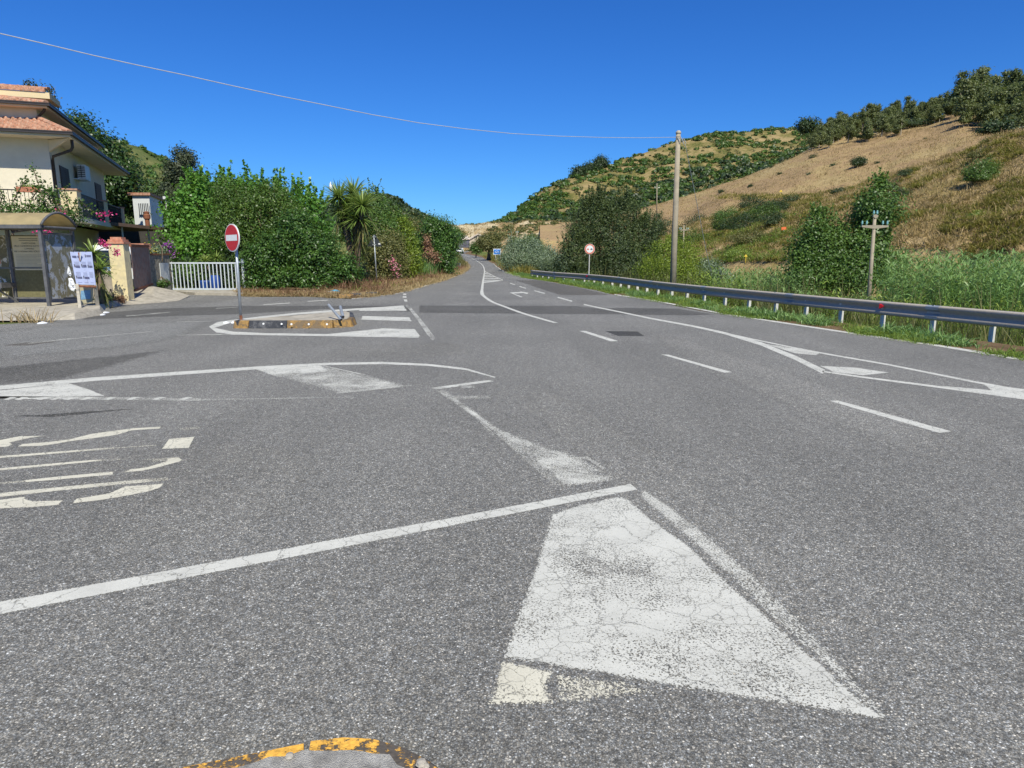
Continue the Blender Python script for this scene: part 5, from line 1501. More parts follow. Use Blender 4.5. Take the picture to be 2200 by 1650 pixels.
def flaky(name, base, paper, thr, blotch=2.6, third=None):
    t = NT(name); c = t.coord()
    n = t.math('ADD', t.math('MULTIPLY', t.noise(t.mapping(c, (1, 1, .7)), blotch, 7, 0.68, 0.8), 1.0), 0.0)
    base2 = t.ramp(t.noise(c, 14, 5, .7), [(.3, tuple(x * .7 for x in base)), (.6, base), (.75, tuple(min(1, x * 1.5) for x in base))])
    m = t.ramp(n, [(thr, 0.0), (thr + .012, 1.0)])
    pp = t.ramp(t.noise(c, 20, 3), [(.35, tuple(x * .82 for x in paper)), (.6, paper)])
    if third:
        pp = t.mix(pp, third, t.ramp(t.noise(c, 3.3, 4), [(.60, 0.0), (.62, 1.0)]))
    col = t.mix(base2, pp, m)
    return t.done(t.bsdf(col, .75, 0, t.bump(m, .4, .006), .3))
M['panel_a'] = flaky('torn_poster_panel', (0.19, 0.17, 0.10), (0.66, 0.62, 0.52), .535, 5.5, third=(0.30, 0.08, 0.10))
M['panel_b'] = flaky('green_glass_panel', (0.17, 0.155, 0.075), (0.68, 0.66, 0.62), .60, 1.7)
M['panel_c'] = flaky('blue_torn_panel', (0.24, 0.22, 0.15), (0.44, 0.46, 0.50), .53, 5.0)
def translucent_sheet(name, col):
    t = NT(name); c = t.coord()
    k = t.ramp(t.noise(c, 3, 5), [(.3, tuple(x * .75 for x in col)), (.7, col)])
    m = t.n('MixShader'); m.inputs[0].default_value = .55
    tr = t.n('BsdfTranslucent'); t.put(tr.inputs['Color'], k)
    t.t.links.new(t.bsdf(k, .5), m.inputs[1]); t.t.links.new(tr.outputs[0], m.inputs[2])
    return t.done(m.outputs[0])
M['roof_poly'] = translucent_sheet('yellowed_roof_sheet', (0.70, 0.58, 0.33))
SX, SY = -13.12, 19.45; BYs = 20.85; zf = 2.31
she = root('bus_shelter', (SX, SY, .15), 'grey-framed bus shelter with arched roof and torn posters at far left', 'bus shelter')
XL = -19.6
fr = M['shelter_frame']
def post(x, y, z1, r=.042):
    MB().box(x - r, x + r, y - r, y + r, .12, z1).build('post', fr, she)
post(SX - .05, SY, zf); post(SX - .05, BYs, zf); post(-15.1, BYs, zf); post(-17.3, BYs, zf); post(XL, BYs, zf); post(-17.6, SY - .0, zf) if False else None
MB().box(XL, SX + .04, SY - .09, SY + .05, zf, zf + .10).build('front_beam', fr, she)
MB().box(XL, SX + .04, BYs - .05, BYs + .05, zf, zf + .08).build('rear_beam', fr, she)
arc = [(SY - .08 + (BYs + .14 - SY) * k / 14, zf + .09 + .36 * math.sin(math.pi * k / 14) ** .8) for k in range(15)]
V = []; Q = []
for (y, z) in arc:
    V += [(XL, y, z), (SX + .08, y, z), (XL, y, z + .012), (SX + .08, y, z + .012)]
for k in range(14):
    i = k * 4; Q += [(i, i + 1, i + 5, i + 4), (i + 2, i + 6, i + 7, i + 3)]
quadmesh('roof_sheet', V, Q, None, M['roof_poly'], she, smooth=True)
for x in (SX + .06, -15.55, -17.9):
    MB().tube([(x, y, z + .012) for y, z in arc], .035, 8).build('roof_arch', fr, she, smooth=True)
MB().tube([(SX + .05, SY, zf + .04), (SX + .05, BYs, zf + .04)], .035, 8).build('end_beam', fr, she)
def panel(x0, x1, z0, z1, mat, name='panel', y=BYs - .03): return MB().box(x0, x1, y, y + .015, z0, z1).build(name, mat, she)
panel(XL, -15.17, 1.22, 2.16, M['panel_a'], 'upper_panel'); panel(XL, -15.17, .32, 1.17, M['panel_b'], 'lower_panel')
panel(-15.02, -13.25, 1.22, 2.16, M['panel_b'], 'upper_panel'); panel(-15.02, -13.25, .32, 1.17, M['panel_b'], 'lower_panel')
MB().box(XL, -13.2, BYs - .05, BYs + .0, 1.175, 1.215).build('mid_rail', fr, she)
MB().box(XL, -13.2, BYs - .05, BYs + .0, .27, .315).build('bottom_rail', fr, she)
b = MB(); b.box(SX - .06, SX - .045, SY + .06, BYs - .06, .35, 2.16); b.build('end_panel', M['panel_c'], she)
MB().box(SX - .075, SX - .03, SY + .056, BYs - .056, 2.165, 2.2).build('end_rail', fr, she)
# electoral notice
M['cream_paper'] = plain('cream_paper', (0.60, 0.54, 0.38), .8, var=.04)
x0, x1 = -14.98, -13.98
po = root('wall_poster', (x0, BYs - .035, 1.2), 'large cream municipal notice about electoral scrutineers inside the shelter', 'poster')
MB().box(x0, x1, BYs - .04, BYs - .034, 1.13, 2.13).build('sheet', M['cream_paper'], po)
xc = (x0 + x1) / 2; yq = BYs - .044
for body, sz, z in [('', .038, 2.06), ('', .032, 2.01), ('CONVOCAZIONE', .06, 1.92), ('DELLA COMMISSIONE ELETTORALE', .066, 1.84), ('COMUNALE', .06, 1.76), ('PER LA NOMINA DEGLI SCRUTATORI', .064, 1.68)]:
    if z > 2: 
        lines = MB(); lines.box(xc - .28, xc + .28, yq, yq + .002, z - .010, z + .008); lines.build('small_print', M['text_grey'], po); continue
    text(body, sz, (xc, yq, z), 0, M['text_grey'], po, squeeze=.86)
M['text_faint'] = plain('faint_print', (0.36, 0.33, 0.25), .8, var=.05)
for k in range(10):
    z = 1.58 - k * .042
    MB().box(x0 + .07, x1 - .07 - (.25 if k in (2, 6) else 0), yq, yq + .002, z - .007, z + .004).build('print_line', M['text_faint'], po)
ag = root('wall_poster', (-16.2, BYs - .035, 2.0), 'torn remnant of a white frame reading 8 AGOSTO in the shelter', 'poster')
MB().box(-16.62, -15.92, BYs - .038, BYs - .034, 2.02, 2.13).build('dark_strip', M['black'], ag)
text('8 AGOSTO', .10, (-16.27, BYs - .042, 2.075), 0, M['cream_paper'], ag)
M['salmon'] = plain('salmon_paper', (0.62, 0.30, 0.20), .8, var=.06)
sp = root('wall_poster', (-15.6, BYs - .035, 1.3), 'small salmon and red flyer with a seated figure on the torn panel', 'poster')
MB().box(-15.78, -15.40, BYs - .038, BYs - .033, 1.32, 1.70).build('sheet', M['salmon'], sp)
MB().box(-15.76, -15.42, BYs - .042, BYs - .039, 1.60, 1.645).build('red_band', M['faded_red'], sp)
MB().add([(-15.74, BYs - .042, 1.42), (-15.62, BYs - .042, 1.42), (-15.60, BYs - .042, 1.50), (-15.66, BYs - .042, 1.58), (-15.70, BYs - .042, 1.58), (-15.72, BYs - .042, 1.50)], [(0, 1, 2, 3, 4, 5)]).build('figure_print', M['shutter'], sp)
MB().box(-15.54, -15.46, BYs - .042, BYs - .039, 1.33, 1.40).build('blue_mark', M['sign_blue'], sp)
b = MB()
for k in range(5): b.box(-15.58, -15.45, BYs - .042, BYs - .039, 1.45 + k * .028, 1.46 + k * .028)
b.build('print_lines', M['text_faint'], sp)
# bench
be = root('shelter_bench', (-16.5, 20.4, .15), 'ribbed olive metal bench with steel rail inside the shelter', 'bench')
M['olive_metal'] = plain('olive_metal', (0.26, 0.235, 0.13), .6, .2, var=.15)
for k in range(4):
    MB().tube([(XL, 20.35 - .0, .34 + k * .085), (-15.25, 20.35, .34 + k * .085)], .034, 8).build('slat', M['olive_metal'], be)
MB().tube([(XL, 20.2, .72), (-15.2, 20.2, .72)], .03, 8).build('rail', fr, be)
MB().tube([(-15.3, 20.2, .68), (-15.0, 20.75, .18)], .025, 8).build('brace', fr, be)
MB().box(-15.2, -15.05, 20.25, 20.85, .62, .76).build('bracket', fr, be)
# notice board with death notices in front of the shelter
la = gnd(172, 674); lb_ = gnd(213, 666)
la = Vector((-12.25, 19.15, 0)); lb_ = Vector((-11.55, 19.7, 0))
la = gnd(174, 674); lb_ = gnd(211, 667.5)
nb_ = root('notice_board', la, 'slanting sheet-metal notice board covered in pale blue paper notices before the shelter', 'notice board')
Yb = (la.y + lb_.y) / 2
tl, tr, br, bl = at(150, 541, Yb + .1), at(197, 541, Yb + .3), at(206, 612, Yb + .25), at(164, 611, Yb)
M['lilac'] = plain('pale_blue_notices', (0.36, 0.40, 0.58), .8, var=.10, scale=5)
def slab(q4, th, name, mat, par):
    n_ = (q4[1] - q4[0]).cross(q4[3] - q4[0]).normalized()
    if n_.y > 0: n_ = -n_
    V = list(q4) + [p - n_ * th for p in q4]
    return MB().add(V, [(0, 3, 2, 1), (4, 5, 6, 7), (0, 1, 5, 4), (1, 2, 6, 5), (2, 3, 7, 6), (3, 0, 4, 7)]).build(name, mat, par), n_
o, nbn = slab([tl, tr, br, bl], .03, 'paper_face', M['lilac'], nb_)
def bp(s, t, off=.004): return tl.lerp(tr, s).lerp(bl.lerp(br, s), t) + nbn * off
def bquad(s0, s1, t0, t1, name, mat, off=.004): return MB().add([bp(s0, t0, off), bp(s1, t0, off), bp(s1, t1, off), bp(s0, t1, off)], [(0, 3, 2, 1)]).build(name, mat, nb_)
M['ink_blue'] = plain('notice_ink', (0.10, 0.10, 0.17), .8)
for (s, t, w) in [(.06, .12, .2), (.30, .12, .1), (.72, .10, .22), (.12, .42, .22), (.48, .40, .18), (.78, .42, .17), (.12, .76, .24), (.48, .76, .24)]:
    for k in range(2): bquad(s, s + w, t + k * .035, t + k * .035 + .022, 'notice_name', M['ink_blue'])
for (s, t) in [(.07, .38), (.42, .37), (.72, .39), (.07, .73), (.42, .73), (.66, .08)]:
    bquad(s, s + .035, t, t + .085, 'portrait_print', M['black'])
for k in range(22):
    t = .2 + .035 * k
    for s0, s1 in ((.08, .34), (.42, .66), (.72, .94)):
        if k % 9 in (3, 4, 5, 6, 7): bquad(s0 + .02, s1 - .02, t, t + .006, 'print_line', M['ink_blue'])
bquad(.60, .605, .75, .98, 'tear', M['rust']); bquad(.36, .43, .02, .28, 'tear', M['rust'])
c1, c2, c3 = bp(.40, .30, .01), bp(.62, .42, .01), bp(.52, .02, .12)
MB().add([c1, c3, bp(.55, .05, .1), bp(.44, .03, .05)], [(0, 1, 2), (0, 3, 1), (0, 2, 3)]).build('peeling_corner', M['paper'], nb_)
MB().tube([bl + Vector((0, 0, -.05)), br + Vector((0, 0, -.05))], .03, 6).build('bottom_rail', M['rust'], nb_)
for a, t_ in ((la, .04), (lb_, .96)):
    topp = bp(t_, 1.0, -.02)
    MB().tube([a, topp], [.055, .05], 4).build('leg', M['concrete'], nb_)
for k, s in enumerate((.15, .42, .72)):
    MB().tube([bp(s, 0), bp(s + .05, -.05), bp(s + (.1 if k != 1 else -.02), -.10)], .012, 5).build('hook', M['iron'], nb_)
bo = root('board_box', (la.x + .4, la.y + .6, .2), 'old tan box panel with blue stencil below the notice board', 'panel')
q4 = [at(168, 616, 20.0), at(201, 613, 20.2), at(199, 648, 20.2), at(167, 656, 20.0)]
o, n2_ = slab(q4, .03, 'sheet', plain('tan_sheet', (.42, .37, .24), .8, var=.15), bo)
cc = (q4[0] + q4[1] + q4[2] + q4[3]) / 4 + n2_ * .006
w_ = (q4[1] - q4[0]) * .32; h_ = (q4[0] - q4[3]) * .24
M['stencil'] = plain('blue_stencil', (.18, .33, .48), .8, var=.2, scale=20)
MB().quad(cc - w_ - h_, cc + w_ - h_, cc + w_ + h_, cc - w_ + h_).build('stencil', M['stencil'], bo)
# torn white paper tied to the shelter post
tp = root('torn_poster', at(150, 600, 19.3), 'crumpled torn white paper hanging from the shelter post', 'paper')
def crumple(outline, Y, name, par, seed, mat):
    V = []; F = []
    cx = sum(p[0] for p in outline) / len(outline); cy = sum(p[1] for p in outline) / len(outline)
    rings = 4; n = len(outline)
    for r in range(1, rings + 1):
        for i, (u, v) in enumerate(outline):
            t = r / rings
            dn = .07 * noise.noise(Vector((u * .13 + seed, v * .13, r)))
            V.append(at(cx + (u - cx) * t, cy + (v - cy) * t, Y - .05 + dn))
    V.append(at(cx, cy, Y - .12)); c_ = len(V) - 1
    for i in range(n):
        j = (i + 1) % n
        F.append((c_, i, j))
        for r in range(rings - 1): F.append((r * n + i, (r + 1) * n + i, (r + 1) * n + j, r * n + j))
    o = MB().add(V, F).build(name, mat, par)
    m = o.modifiers.new('thick', 'SOLIDIFY'); m.thickness = .006
crumple([(146, 572), (149, 574), (152, 583), (154, 590), (152, 594), (147, 590), (144, 588)], 19.3, 'upper_scrap', tp, 1, M['paper'])
crumple([(147, 598), (153, 597), (157, 600), (160, 608), (165, 615), (167, 621), (162, 620), (159, 626), (154, 624), (150, 620), (147, 614), (148, 606)], 19.3, 'lower_scrap', tp, 2, M['paper'])

# litter
def scrap(u, v, w, h, label, mat='paper', z=0.0):
    p = gnd(u, v, z); W_ = w * mpp(p.y) / 2; Dp = h * p.y * p.y / (FPX * H) / 2 * .8
    V = []; n = 9
    for k in range(n):
        t = 2 * math.pi * k / n; rr = 1 + .25 * noise.noise(Vector((u, k * 1.7, 0)))
        V.append((p.x + W_ * math.cos(t) * rr, p.y + Dp * math.sin(t) * rr, z + .012 + .03 * abs(noise.noise(Vector((k * 2.1, u, 1))))))
    V.append((p.x, p.y, z + .05))
    V += [(x, y, z) for x, y, _ in V[:n]]
    F = [(k, (k + 1) % n, n) for k in range(n)] + [(k, n + 1 + k, n + 1 + (k + 1) % n, (k + 1) % n) for k in range(n)]
    o = MB().add(V, F).build('litter_scrap', M[mat], loc=p)
    tag(o, label, 'litter', 'paper scraps lying on the ground')
scrap(92, 695, 18, 3, 'flat white scrap by the dry grass clump before the shelter')
scrap(148, 683, 20, 3, 'white scrap on the kerb edge just below the notice board')
scrap(226, 673, 10, 3, 'white scrap on dark asphalt right of the notice board')
scrap(221, 677.5, 6, 2, 'smallest white scrap, on dark asphalt below another scrap')
scrap(192, 668, 34, 4, 'long pale rag at the feet of the notice board', 'concrete')
scrap(632, 633.5, 8, 4, 'pale stone-like scrap on the verge before the laurel', 'stone')
scrap(486, 694.5, 13, 2, 'white flake at the left tip of the traffic island', 'paper')
scrap(501, 694.5, 8, 2, 'second white flake right of the island tip flake', 'paper')
scrap(880, 609, 8, 5, 'white litter on the dry verge beyond the triangular sign', 'paper', .05)
bg_ = gnd(715, 629, .05)
bag = root('plastic_bag', bg_, 'blue and white plastic bag lying on the dry verge', 'bag')
def lump(c, rx, ry, rz, name, mat, par, seed):
    V = []; Q = []
    nu, nv = 14, 7
    for j in range(nv + 1):
        for i in range(nu):
            th = math.pi * j / nv / 2; ph = 2 * math.pi * i / nu
            k = 1 + .3 * noise.noise(Vector((math.cos(ph) * 1.5 + seed, math.sin(ph) * 1.5, j * .5)))
            V.append((c[0] + rx * k * math.sin(th) * math.cos(ph), c[1] + ry * k * math.sin(th) * math.sin(ph), c[2] + rz * k * math.cos(th)))
    for j in range(nv):
        for i in range(nu): Q.append((j * nu + i, (j + 1) * nu + i, (j + 1) * nu + (i + 1) % nu, j * nu + (i + 1) % nu))
    return quadmesh(name, V, Q, None, mat, par, smooth=False)
M['bag_blue'] = plain('cyan_plastic', (.02, .38, .62), .35, var=.1)
lump(bg_, .30, .22, .07, 'white_film', M['paper'], bag, 1)
lump(bg_ + Vector((.05, .1, .02)), .22, .15, .09, 'blue_film', M['bag_blue'], bag, 4)

# ---------------------------------------------------------------- far barn, low wall and car
fY = 214.0
fb_ = at(1000, 533, fY)
farm = root('barn', Vector((fb_.x, fb_.y, zr(fY))), 'pale gabled stone barn with dark open shed at the road bend', 'barn')
def F_(u, v, dY=0): return at(u, v, fY + dY)
a1, a2, a3, a4, apex = F_(1008.5, 533), F_(1040, 533), F_(1040, 508), F_(1008.5, 513), F_(1027, 503)
M['barn_wall'] = plain('pale_barn_wall', (.52, .43, .33), .9, var=.12, scale=.8)
M['barn_roof'] = plain('pale_barn_roof', (.62, .52, .42), .9, var=.1, scale=1)
M['barn_dark'] = plain('grey_boards', (.10, .10, .12), .9, var=.5, scale=.9)
V = [a1, a2, a3, apex, a4]; V += [p + Vector((0, 9, 0)) for p in V]
MB().add(V, [(0, 1, 2, 3, 4), (9, 8, 7, 6, 5), (0, 4, 9, 5), (1, 6, 7, 2), (4, 3, 8, 9), (3, 2, 7, 8)]).build('gable_wall', M['barn_wall'], farm)
w0 = F_(1022, 507, -.1); w1 = F_(1024.5, 511, -.1)
MB().box(w0.x, w1.x, w0.y - .1, w0.y, w1.z, w0.z).build('window', M['glass_dark'], farm)
V = [F_(984.3, 514.5, -.3), F_(1009.5, 512.5, -.3), F_(1010, 511, 4), F_(1001, 505.5, 9), F_(992, 507, 9)]
MB().poly(V).build('roof', M['barn_roof'], farm).modifiers.new('t', 'SOLIDIFY').thickness = .25
V = [F_(1007.5, 513.6, -.4), F_(1027, 502.4, -.4), F_(1041.5, 508.3, -.4), F_(1041.5, 507, 9), F_(1027, 501.5, 9), F_(1007.5, 511.8, 9)]
MB().add(V, [(0, 1, 4, 5), (1, 2, 3, 4)]).build('gable_roof', M['barn_roof'], farm).modifiers.new('t', 'SOLIDIFY').thickness = .25
V = [F_(984.5, 532), F_(1008.6, 532), F_(1008.6, 513.2), F_(984.5, 515)]; V += [p + Vector((0, 8, 0)) for p in V]
MB().add(V, [(0, 1, 2, 3), (7, 6, 5, 4), (0, 3, 7, 4), (3, 2, 6, 7)]).build('open_shed', M['barn_dark'], farm)
wv = root('stone_wall', at(980, 538, 196), 'dark low wall at the far left bend beside the car', 'wall')
V0, V1 = at(972, 536, 196), at(987, 538, 194)
MB().add([V0 - Vector((0, 0, 2)), V1 - Vector((0, 0, 2)), V1 + Vector((0, 0, .9)), V0 + Vector((0, 0, .9)), V0 - Vector((0, -.4, 2)), V1 - Vector((0, -.4, 2)), V1 + Vector((0, .4, .9)), V0 + Vector((0, .4, .9))], [(0, 1, 2, 3), (7, 6, 5, 4), (3, 2, 6, 7), (1, 5, 6, 2)]).build('wall', M['barn_dark'], wv)
cg = gnd(989.5, 545.0); cz = cg.z
CM = Matrix.Translation(cg) @ Matrix.Rotation(math.radians(8), 4, 'Z')
car = root('parked_car', cg, 'small white car at the far bend of the road', 'car')
prof_ = [(-.85, .3), (-.88, .8), (-.8, 1.0), (-.62, 1.45), (.62, 1.45), (.8, 1.0), (.88, .8), (.85, .3)]
V = [(x, (0 if z < 1.01 else .35), z) for x, z in prof_] + [(x, (4 if z < 1.01 else 2.6), z) for x, z in prof_]; n_ = 8
MB(CM).add(V, [tuple(range(n_)), tuple(range(2 * n_ - 1, n_ - 1, -1))] + [(i, i + n_, (i + 1) % n_ + n_, (i + 1) % n_) for i in range(n_)]).build('body', M['van_white'], car, bevel=.04)
MB(CM).add([(-.66, .02, 1.02), (.66, .02, 1.02), (.55, .28, 1.4), (-.55, .28, 1.4)], [(0, 1, 2, 3)]).build('windscreen', M['glass_dark'], car)
MB(CM).box(-.8, .8, -.06, -.01, .3, .62).build('bumper', M['black'], car)
for sx in (-1, 1):
    for yy in (.7, 3.2): MB().disc(CM @ Vector((sx * .78, yy, .31)), CM.to_3x3() @ Vector((1, 0, 0)), .31, .2, 18).build('wheel', M['tyre'], car)
    MB(CM).box(sx * .68 - .14, sx * .68 + .14, -.04, -.01, .66, .8).build('headlight', M['sign_white'], car)
# dark pallet-like board on the left verge
pa = gnd(982, 577, .1)
o = root('wooden_pallet', pa, 'grey slatted pallet leaning on the left verge of the far road', 'pallet')
for k in range(3):
    MB().box(pa.x - .33, pa.x + .33, pa.y, pa.y + .05, .12 + k * .2, .24 + k * .2).build('slat', M['sign_back'], o)
for sx in (-.3, .3): MB().box(pa.x + sx - .04, pa.x + sx + .04, pa.y + .051, pa.y + .12, 0, .66).build('batten', M['zinc_post'], o)
# ================================================================ VEGETATION
M['leaf_laurel'] = leafmat('laurel_leaf', (0.014, 0.036, 0.008), (0.040, 0.095, 0.016), (0.13, 0.24, 0.04), 0.42, .22, .4)
M['leaf_mulberry'] = leafmat('mulberry_leaf', (0.041, 0.106, 0.017), (0.095, 0.231, 0.032), (0.182, 0.375, 0.063), 0.4, .34)
M['leaf_bay'] = leafmat('bay_leaf', (0.022, 0.050, 0.008), (0.060, 0.118, 0.018), (0.145, 0.215, 0.035), 0.45, .25)
M['leaf_dark'] = leafmat('dark_leaf', (0.012, 0.025, 0.009), (0.030, 0.056, 0.018), (0.068, 0.106, 0.029), 0.5, .18)
M['leaf_tam'] = leafmat('tamarisk_spray', (0.012, 0.026, 0.012), (0.040, 0.066, 0.024), (0.14, 0.18, 0.055), 0.55, .2)
M['leaf_magnolia'] = leafmat('glossy_dark_leaf', (0.010, 0.026, 0.008), (0.028, 0.065, 0.013), (0.085, 0.15, 0.025), 0.40, .15, .45)
M['leaf_cypress'] = leafmat('cypress_spray', (0.016, 0.027, 0.013), (0.041, 0.056, 0.025), (0.081, 0.094, 0.042), 0.6, .12)
M['leaf_mid'] = leafmat('mid_green_leaf', (0.030, 0.062, 0.013), (0.074, 0.144, 0.027), (0.162, 0.263, 0.053), 0.45, .3)
M['leaf_yellow'] = leafmat('yellow_green_leaf', (0.06, 0.10, 0.012), (0.17, 0.24, 0.025), (0.33, 0.40, 0.05), 0.45, .38)
M['leaf_olive'] = leafmat('olive_brown_leaf', (0.047, 0.062, 0.017), (0.121, 0.131, 0.037), (0.257, 0.213, 0.074), 0.55, .25)
M['leaf_silver'] = leafmat('silvery_leaf', (0.07, 0.11, 0.05), (0.16, 0.22, 0.12), (0.34, 0.40, 0.28), 0.5, .3)
M['leaf_euca'] = leafmat('eucalyptus_leaf', (0.050, 0.078, 0.026), (0.13, 0.16, 0.055), (0.25, 0.26, 0.10), 0.5, .3)
M['leaf_yucca'] = leafmat('yucca_blade', (0.074, 0.125, 0.026), (0.162, 0.250, 0.053), (0.378, 0.450, 0.126), 0.4, .25)
M['leaf_dead'] = leafmat('dead_leaf', (0.10, 0.045, 0.022), (0.21, 0.105, 0.06), (0.34, 0.20, 0.12), 0.7, .15)
M['leaf_straw'] = leafmat('straw_blade', (0.20, 0.13, 0.055), (0.38, 0.27, 0.13), (0.56, 0.43, 0.24), 0.7, .25)
M['leaf_tan'] = leafmat('tan_tuft_blade', (0.17, 0.12, 0.045), (0.34, 0.235, 0.105), (0.52, 0.39, 0.20), 0.7, .25)
M['leaf_tuft'] = leafmat('olive_tuft_blade', (0.095, 0.094, 0.016), (0.203, 0.181, 0.032), (0.365, 0.288, 0.074), 0.6, .3)
M['leaf_cane'] = leafmat('cane_blade', (0.060, 0.125, 0.030), (0.15, 0.27, 0.070), (0.31, 0.43, 0.15), 0.45, .3)
M['leaf_grass'] = leafmat('grass_blade', (0.068, 0.119, 0.016), (0.162, 0.250, 0.032), (0.351, 0.413, 0.084), 0.5, .35)
M['flower_pink'] = leafmat('magenta_petal', (0.45, 0.01, 0.12), (0.68, 0.03, 0.22), (0.80, 0.12, 0.38), 0.5, .3)
M['flower_rose'] = leafmat('rose_petal', (0.55, 0.12, 0.20), (0.72, 0.25, 0.33), (0.8, 0.42, 0.48), 0.5, .3)
M['flower_violet'] = leafmat('violet_petal', (0.22, 0.02, 0.30), (0.38, 0.05, 0.42), (0.5, 0.15, 0.55), 0.5, .3)
M['flower_yellow'] = leafmat('yellow_petal', (0.55, 0.38, 0.02), (0.75, 0.58, 0.03), (0.8, 0.7, 0.1), 0.5, .3)

def unit(a):
    return a / np.maximum(np.linalg.norm(a, axis=1, keepdims=True), 1e-9)

def kites(P, N, L, W, tone, rng, fold=0.15):
    """leaf-shaped quads at P whose faces look along N"""
    n = len(P)
    R = rng.normal(size=(n, 3)); D = unit(R - N * np.sum(R * N, axis=1, keepdims=True))
    Sd = np.cross(N, D)
    L = L * rng.uniform(.65, 1.25, n)[:, None]; W = W * rng.uniform(.7, 1.2, n)[:, None]
    V = np.empty((n, 4, 3))
    V[:, 0] = P - D * L * .5
    V[:, 1] = P + Sd * W * .5 + N * L * fold * .5
    V[:, 2] = P + D * L * .5
    V[:, 3] = P - Sd * W * .5 + N * L * fold * .5
    Q = np.arange(n * 4).reshape(n, 4)
    return V.reshape(-1, 3), Q, np.repeat(tone, 4)

def crown_points(blobs, n, rng, clump=0.32, cl_each=26, shell=0.62, gaps=0.0):
    """points gathered in leafy clumps through the outer volume of the blobs (cx,cy,cz,rx,ry,rz)"""
    B = np.array(blobs, dtype=float)
    area = (B[:, 3] * B[:, 5] + B[:, 4] * B[:, 5] + B[:, 3] * B[:, 4])
    pr = area / area.sum()
    m = max(4, int(n / cl_each))
    bi = rng.choice(len(B), m, p=pr)
    d = unit(rng.normal(size=(m, 3)))
    r = shell + (1.04 - shell) * rng.random(m) ** .55
    wob = 1 + .16 * np.sin(d[:, 0] * 5 + bi * 1.7) * np.cos(d[:, 2] * 6 + bi) + .10 * np.sin(d[:, 1] * 9 + d[:, 0] * 7)
    C = B[bi, :3] + d * B[bi, 3:6] * (r * wob)[:, None]
    # drop clumps that lie deep inside another blob
    ph = B[0, 0] * 1.7
    hole = np.sin(C[:, 0] * 2.9 + ph) * np.sin(C[:, 2] * 3.3 + ph * .6) + .6 * np.sin(C[:, 0] * 5.3 + C[:, 2] * 4.1 + ph) * np.cos(C[:, 1] * 3.7)
    inside = np.zeros(m) + ((hole < -.42) & (r > .80)) * 1.0
    for k in range(len(B)):
        q = np.sum(((C - B[k, :3]) / B[k, 3:6]) ** 2, axis=1)
        inside += (q < .30) & (bi != k)
    keep = (inside < 1) | (rng.random(m) < .10)
    C, d = C[keep], d[keep]; m = len(C)
    ct = rng.random(m)
    idx = rng.integers(0, m, n)
    off = rng.normal(size=(n, 3)) * clump * np.array([1, 1, .8])
    P = C[idx] + off
    N = unit(d[idx] * .55 + unit(off) * .5 + rng.normal(size=(n, 3)) * .55 + np.array([0, 0, .45]))
    tone = np.clip(.25 + .35 * ct[idx] + .4 * rng.normal(.35, .3, n), 0, 1)
    return P, N, tone

def pxblob(u, v, Y, ru, rv, depth=None):
    c = at(u, v, Y); rx = ru * mpp(Y); rz = rv * mpp(Y)
    return (c.x, c.y, c.z, rx, depth if depth else (rx + rz) / 2 * .9, rz)

def limbs(base, blobs, r, rng, mat, parent, name='trunk'):
    b = MB(); B0 = Vector(base)
    big = sorted(blobs, key=lambda q: -q[3] * q[5])[:7]
    cx = sum(q[0] for q in big) / len(big); cy = sum(q[1] for q in big) / len(big)
    low = min(q[2] - q[5] * .6 for q in big)
    fork = Vector(((B0.x * 2 + cx) / 3, (B0.y * 2 + cy) / 3, max(B0.z + .5, B0.z + (low - B0.z) * .85)))
    b.tube([B0 - Vector((0, 0, .25)), B0 + (fork - B0) * .5 + Vector((.06, .03, 0)), fork], [r * 1.35, r, r * .85], 9)
    for q in big:
        e = Vector((q[0], q[1], q[2] + q[5] * .35))
        mdl = fork.lerp(e, .5) + Vector(rng.normal(size=3) * .12)
        b.tube([fork, mdl, e], [r * .62, r * .38, r * .1], 6)
        for k in range(2):
            e2 = e + Vector((rng.normal() * q[3] * .5, rng.normal() * q[4] * .4, rng.uniform(-.2, .5) * q[5]))
            b.tube([mdl, mdl.lerp(e2, .6), e2], [r * .28, r * .16, r * .05], 5)
    return b.build(name, mat, parent, smooth=True)

def tree(name, label, cat, base, blobs, n, leaf, mat, r=.12, group=None, bark='bark', seed=1, clump=.30, each=26, shell=.6, W=None, shoots=None, dead=None):
    rng = np.random.default_rng(seed)
    t = root(name, Vector(base), label, cat, group)
    P, N, tone = crown_points(blobs, n, rng, clump, each, shell)
    if shoots:
        ns, sl, per = shoots
        B = np.array(blobs); k = rng.integers(0, len(B), ns)
        ang = rng.uniform(0, 2 * np.pi, ns); rr = rng.uniform(0, .8, ns)
        S0 = B[k, :3] + np.stack([np.cos(ang) * rr * B[k, 3], np.sin(ang) * rr * B[k, 4], np.sqrt(1 - rr ** 2) * B[k, 5] * .92], 1)
        dirs = unit(np.stack([np.cos(ang) * rr * .45, np.sin(ang) * rr * .45, np.ones(ns)], 1) + rng.normal(size=(ns, 3)) * .12)
        tt = rng.random((ns, per)) ; ln = rng.uniform(.4, 1.1, ns)[:, None] * sl
        Q_ = S0[:, None, :] + dirs[:, None, :] * (tt * ln)[..., None] + rng.normal(size=(ns, per, 3)) * leaf * .45 * (1.2 - tt)[..., None]
        P = np.vstack([P, Q_.reshape(-1, 3)]); N = np.vstack([N, unit(rng.normal(size=(ns * per, 3)) + [0, -.2, .5])])
        tone = np.concatenate([tone, np.clip(rng.normal(.75, .2, ns * per), 0, 1)])
    ok = P[:, 2] > base[2] + .05
    P, N, tone = P[ok], N[ok], tone[ok]
    V, Q, T = kites(P, N, leaf, W or leaf * .55, tone, rng)
    quadmesh('crown', V, Q, T, M[mat], t)
    limbs(base, blobs, r, rng, M[bark], t)
    return t

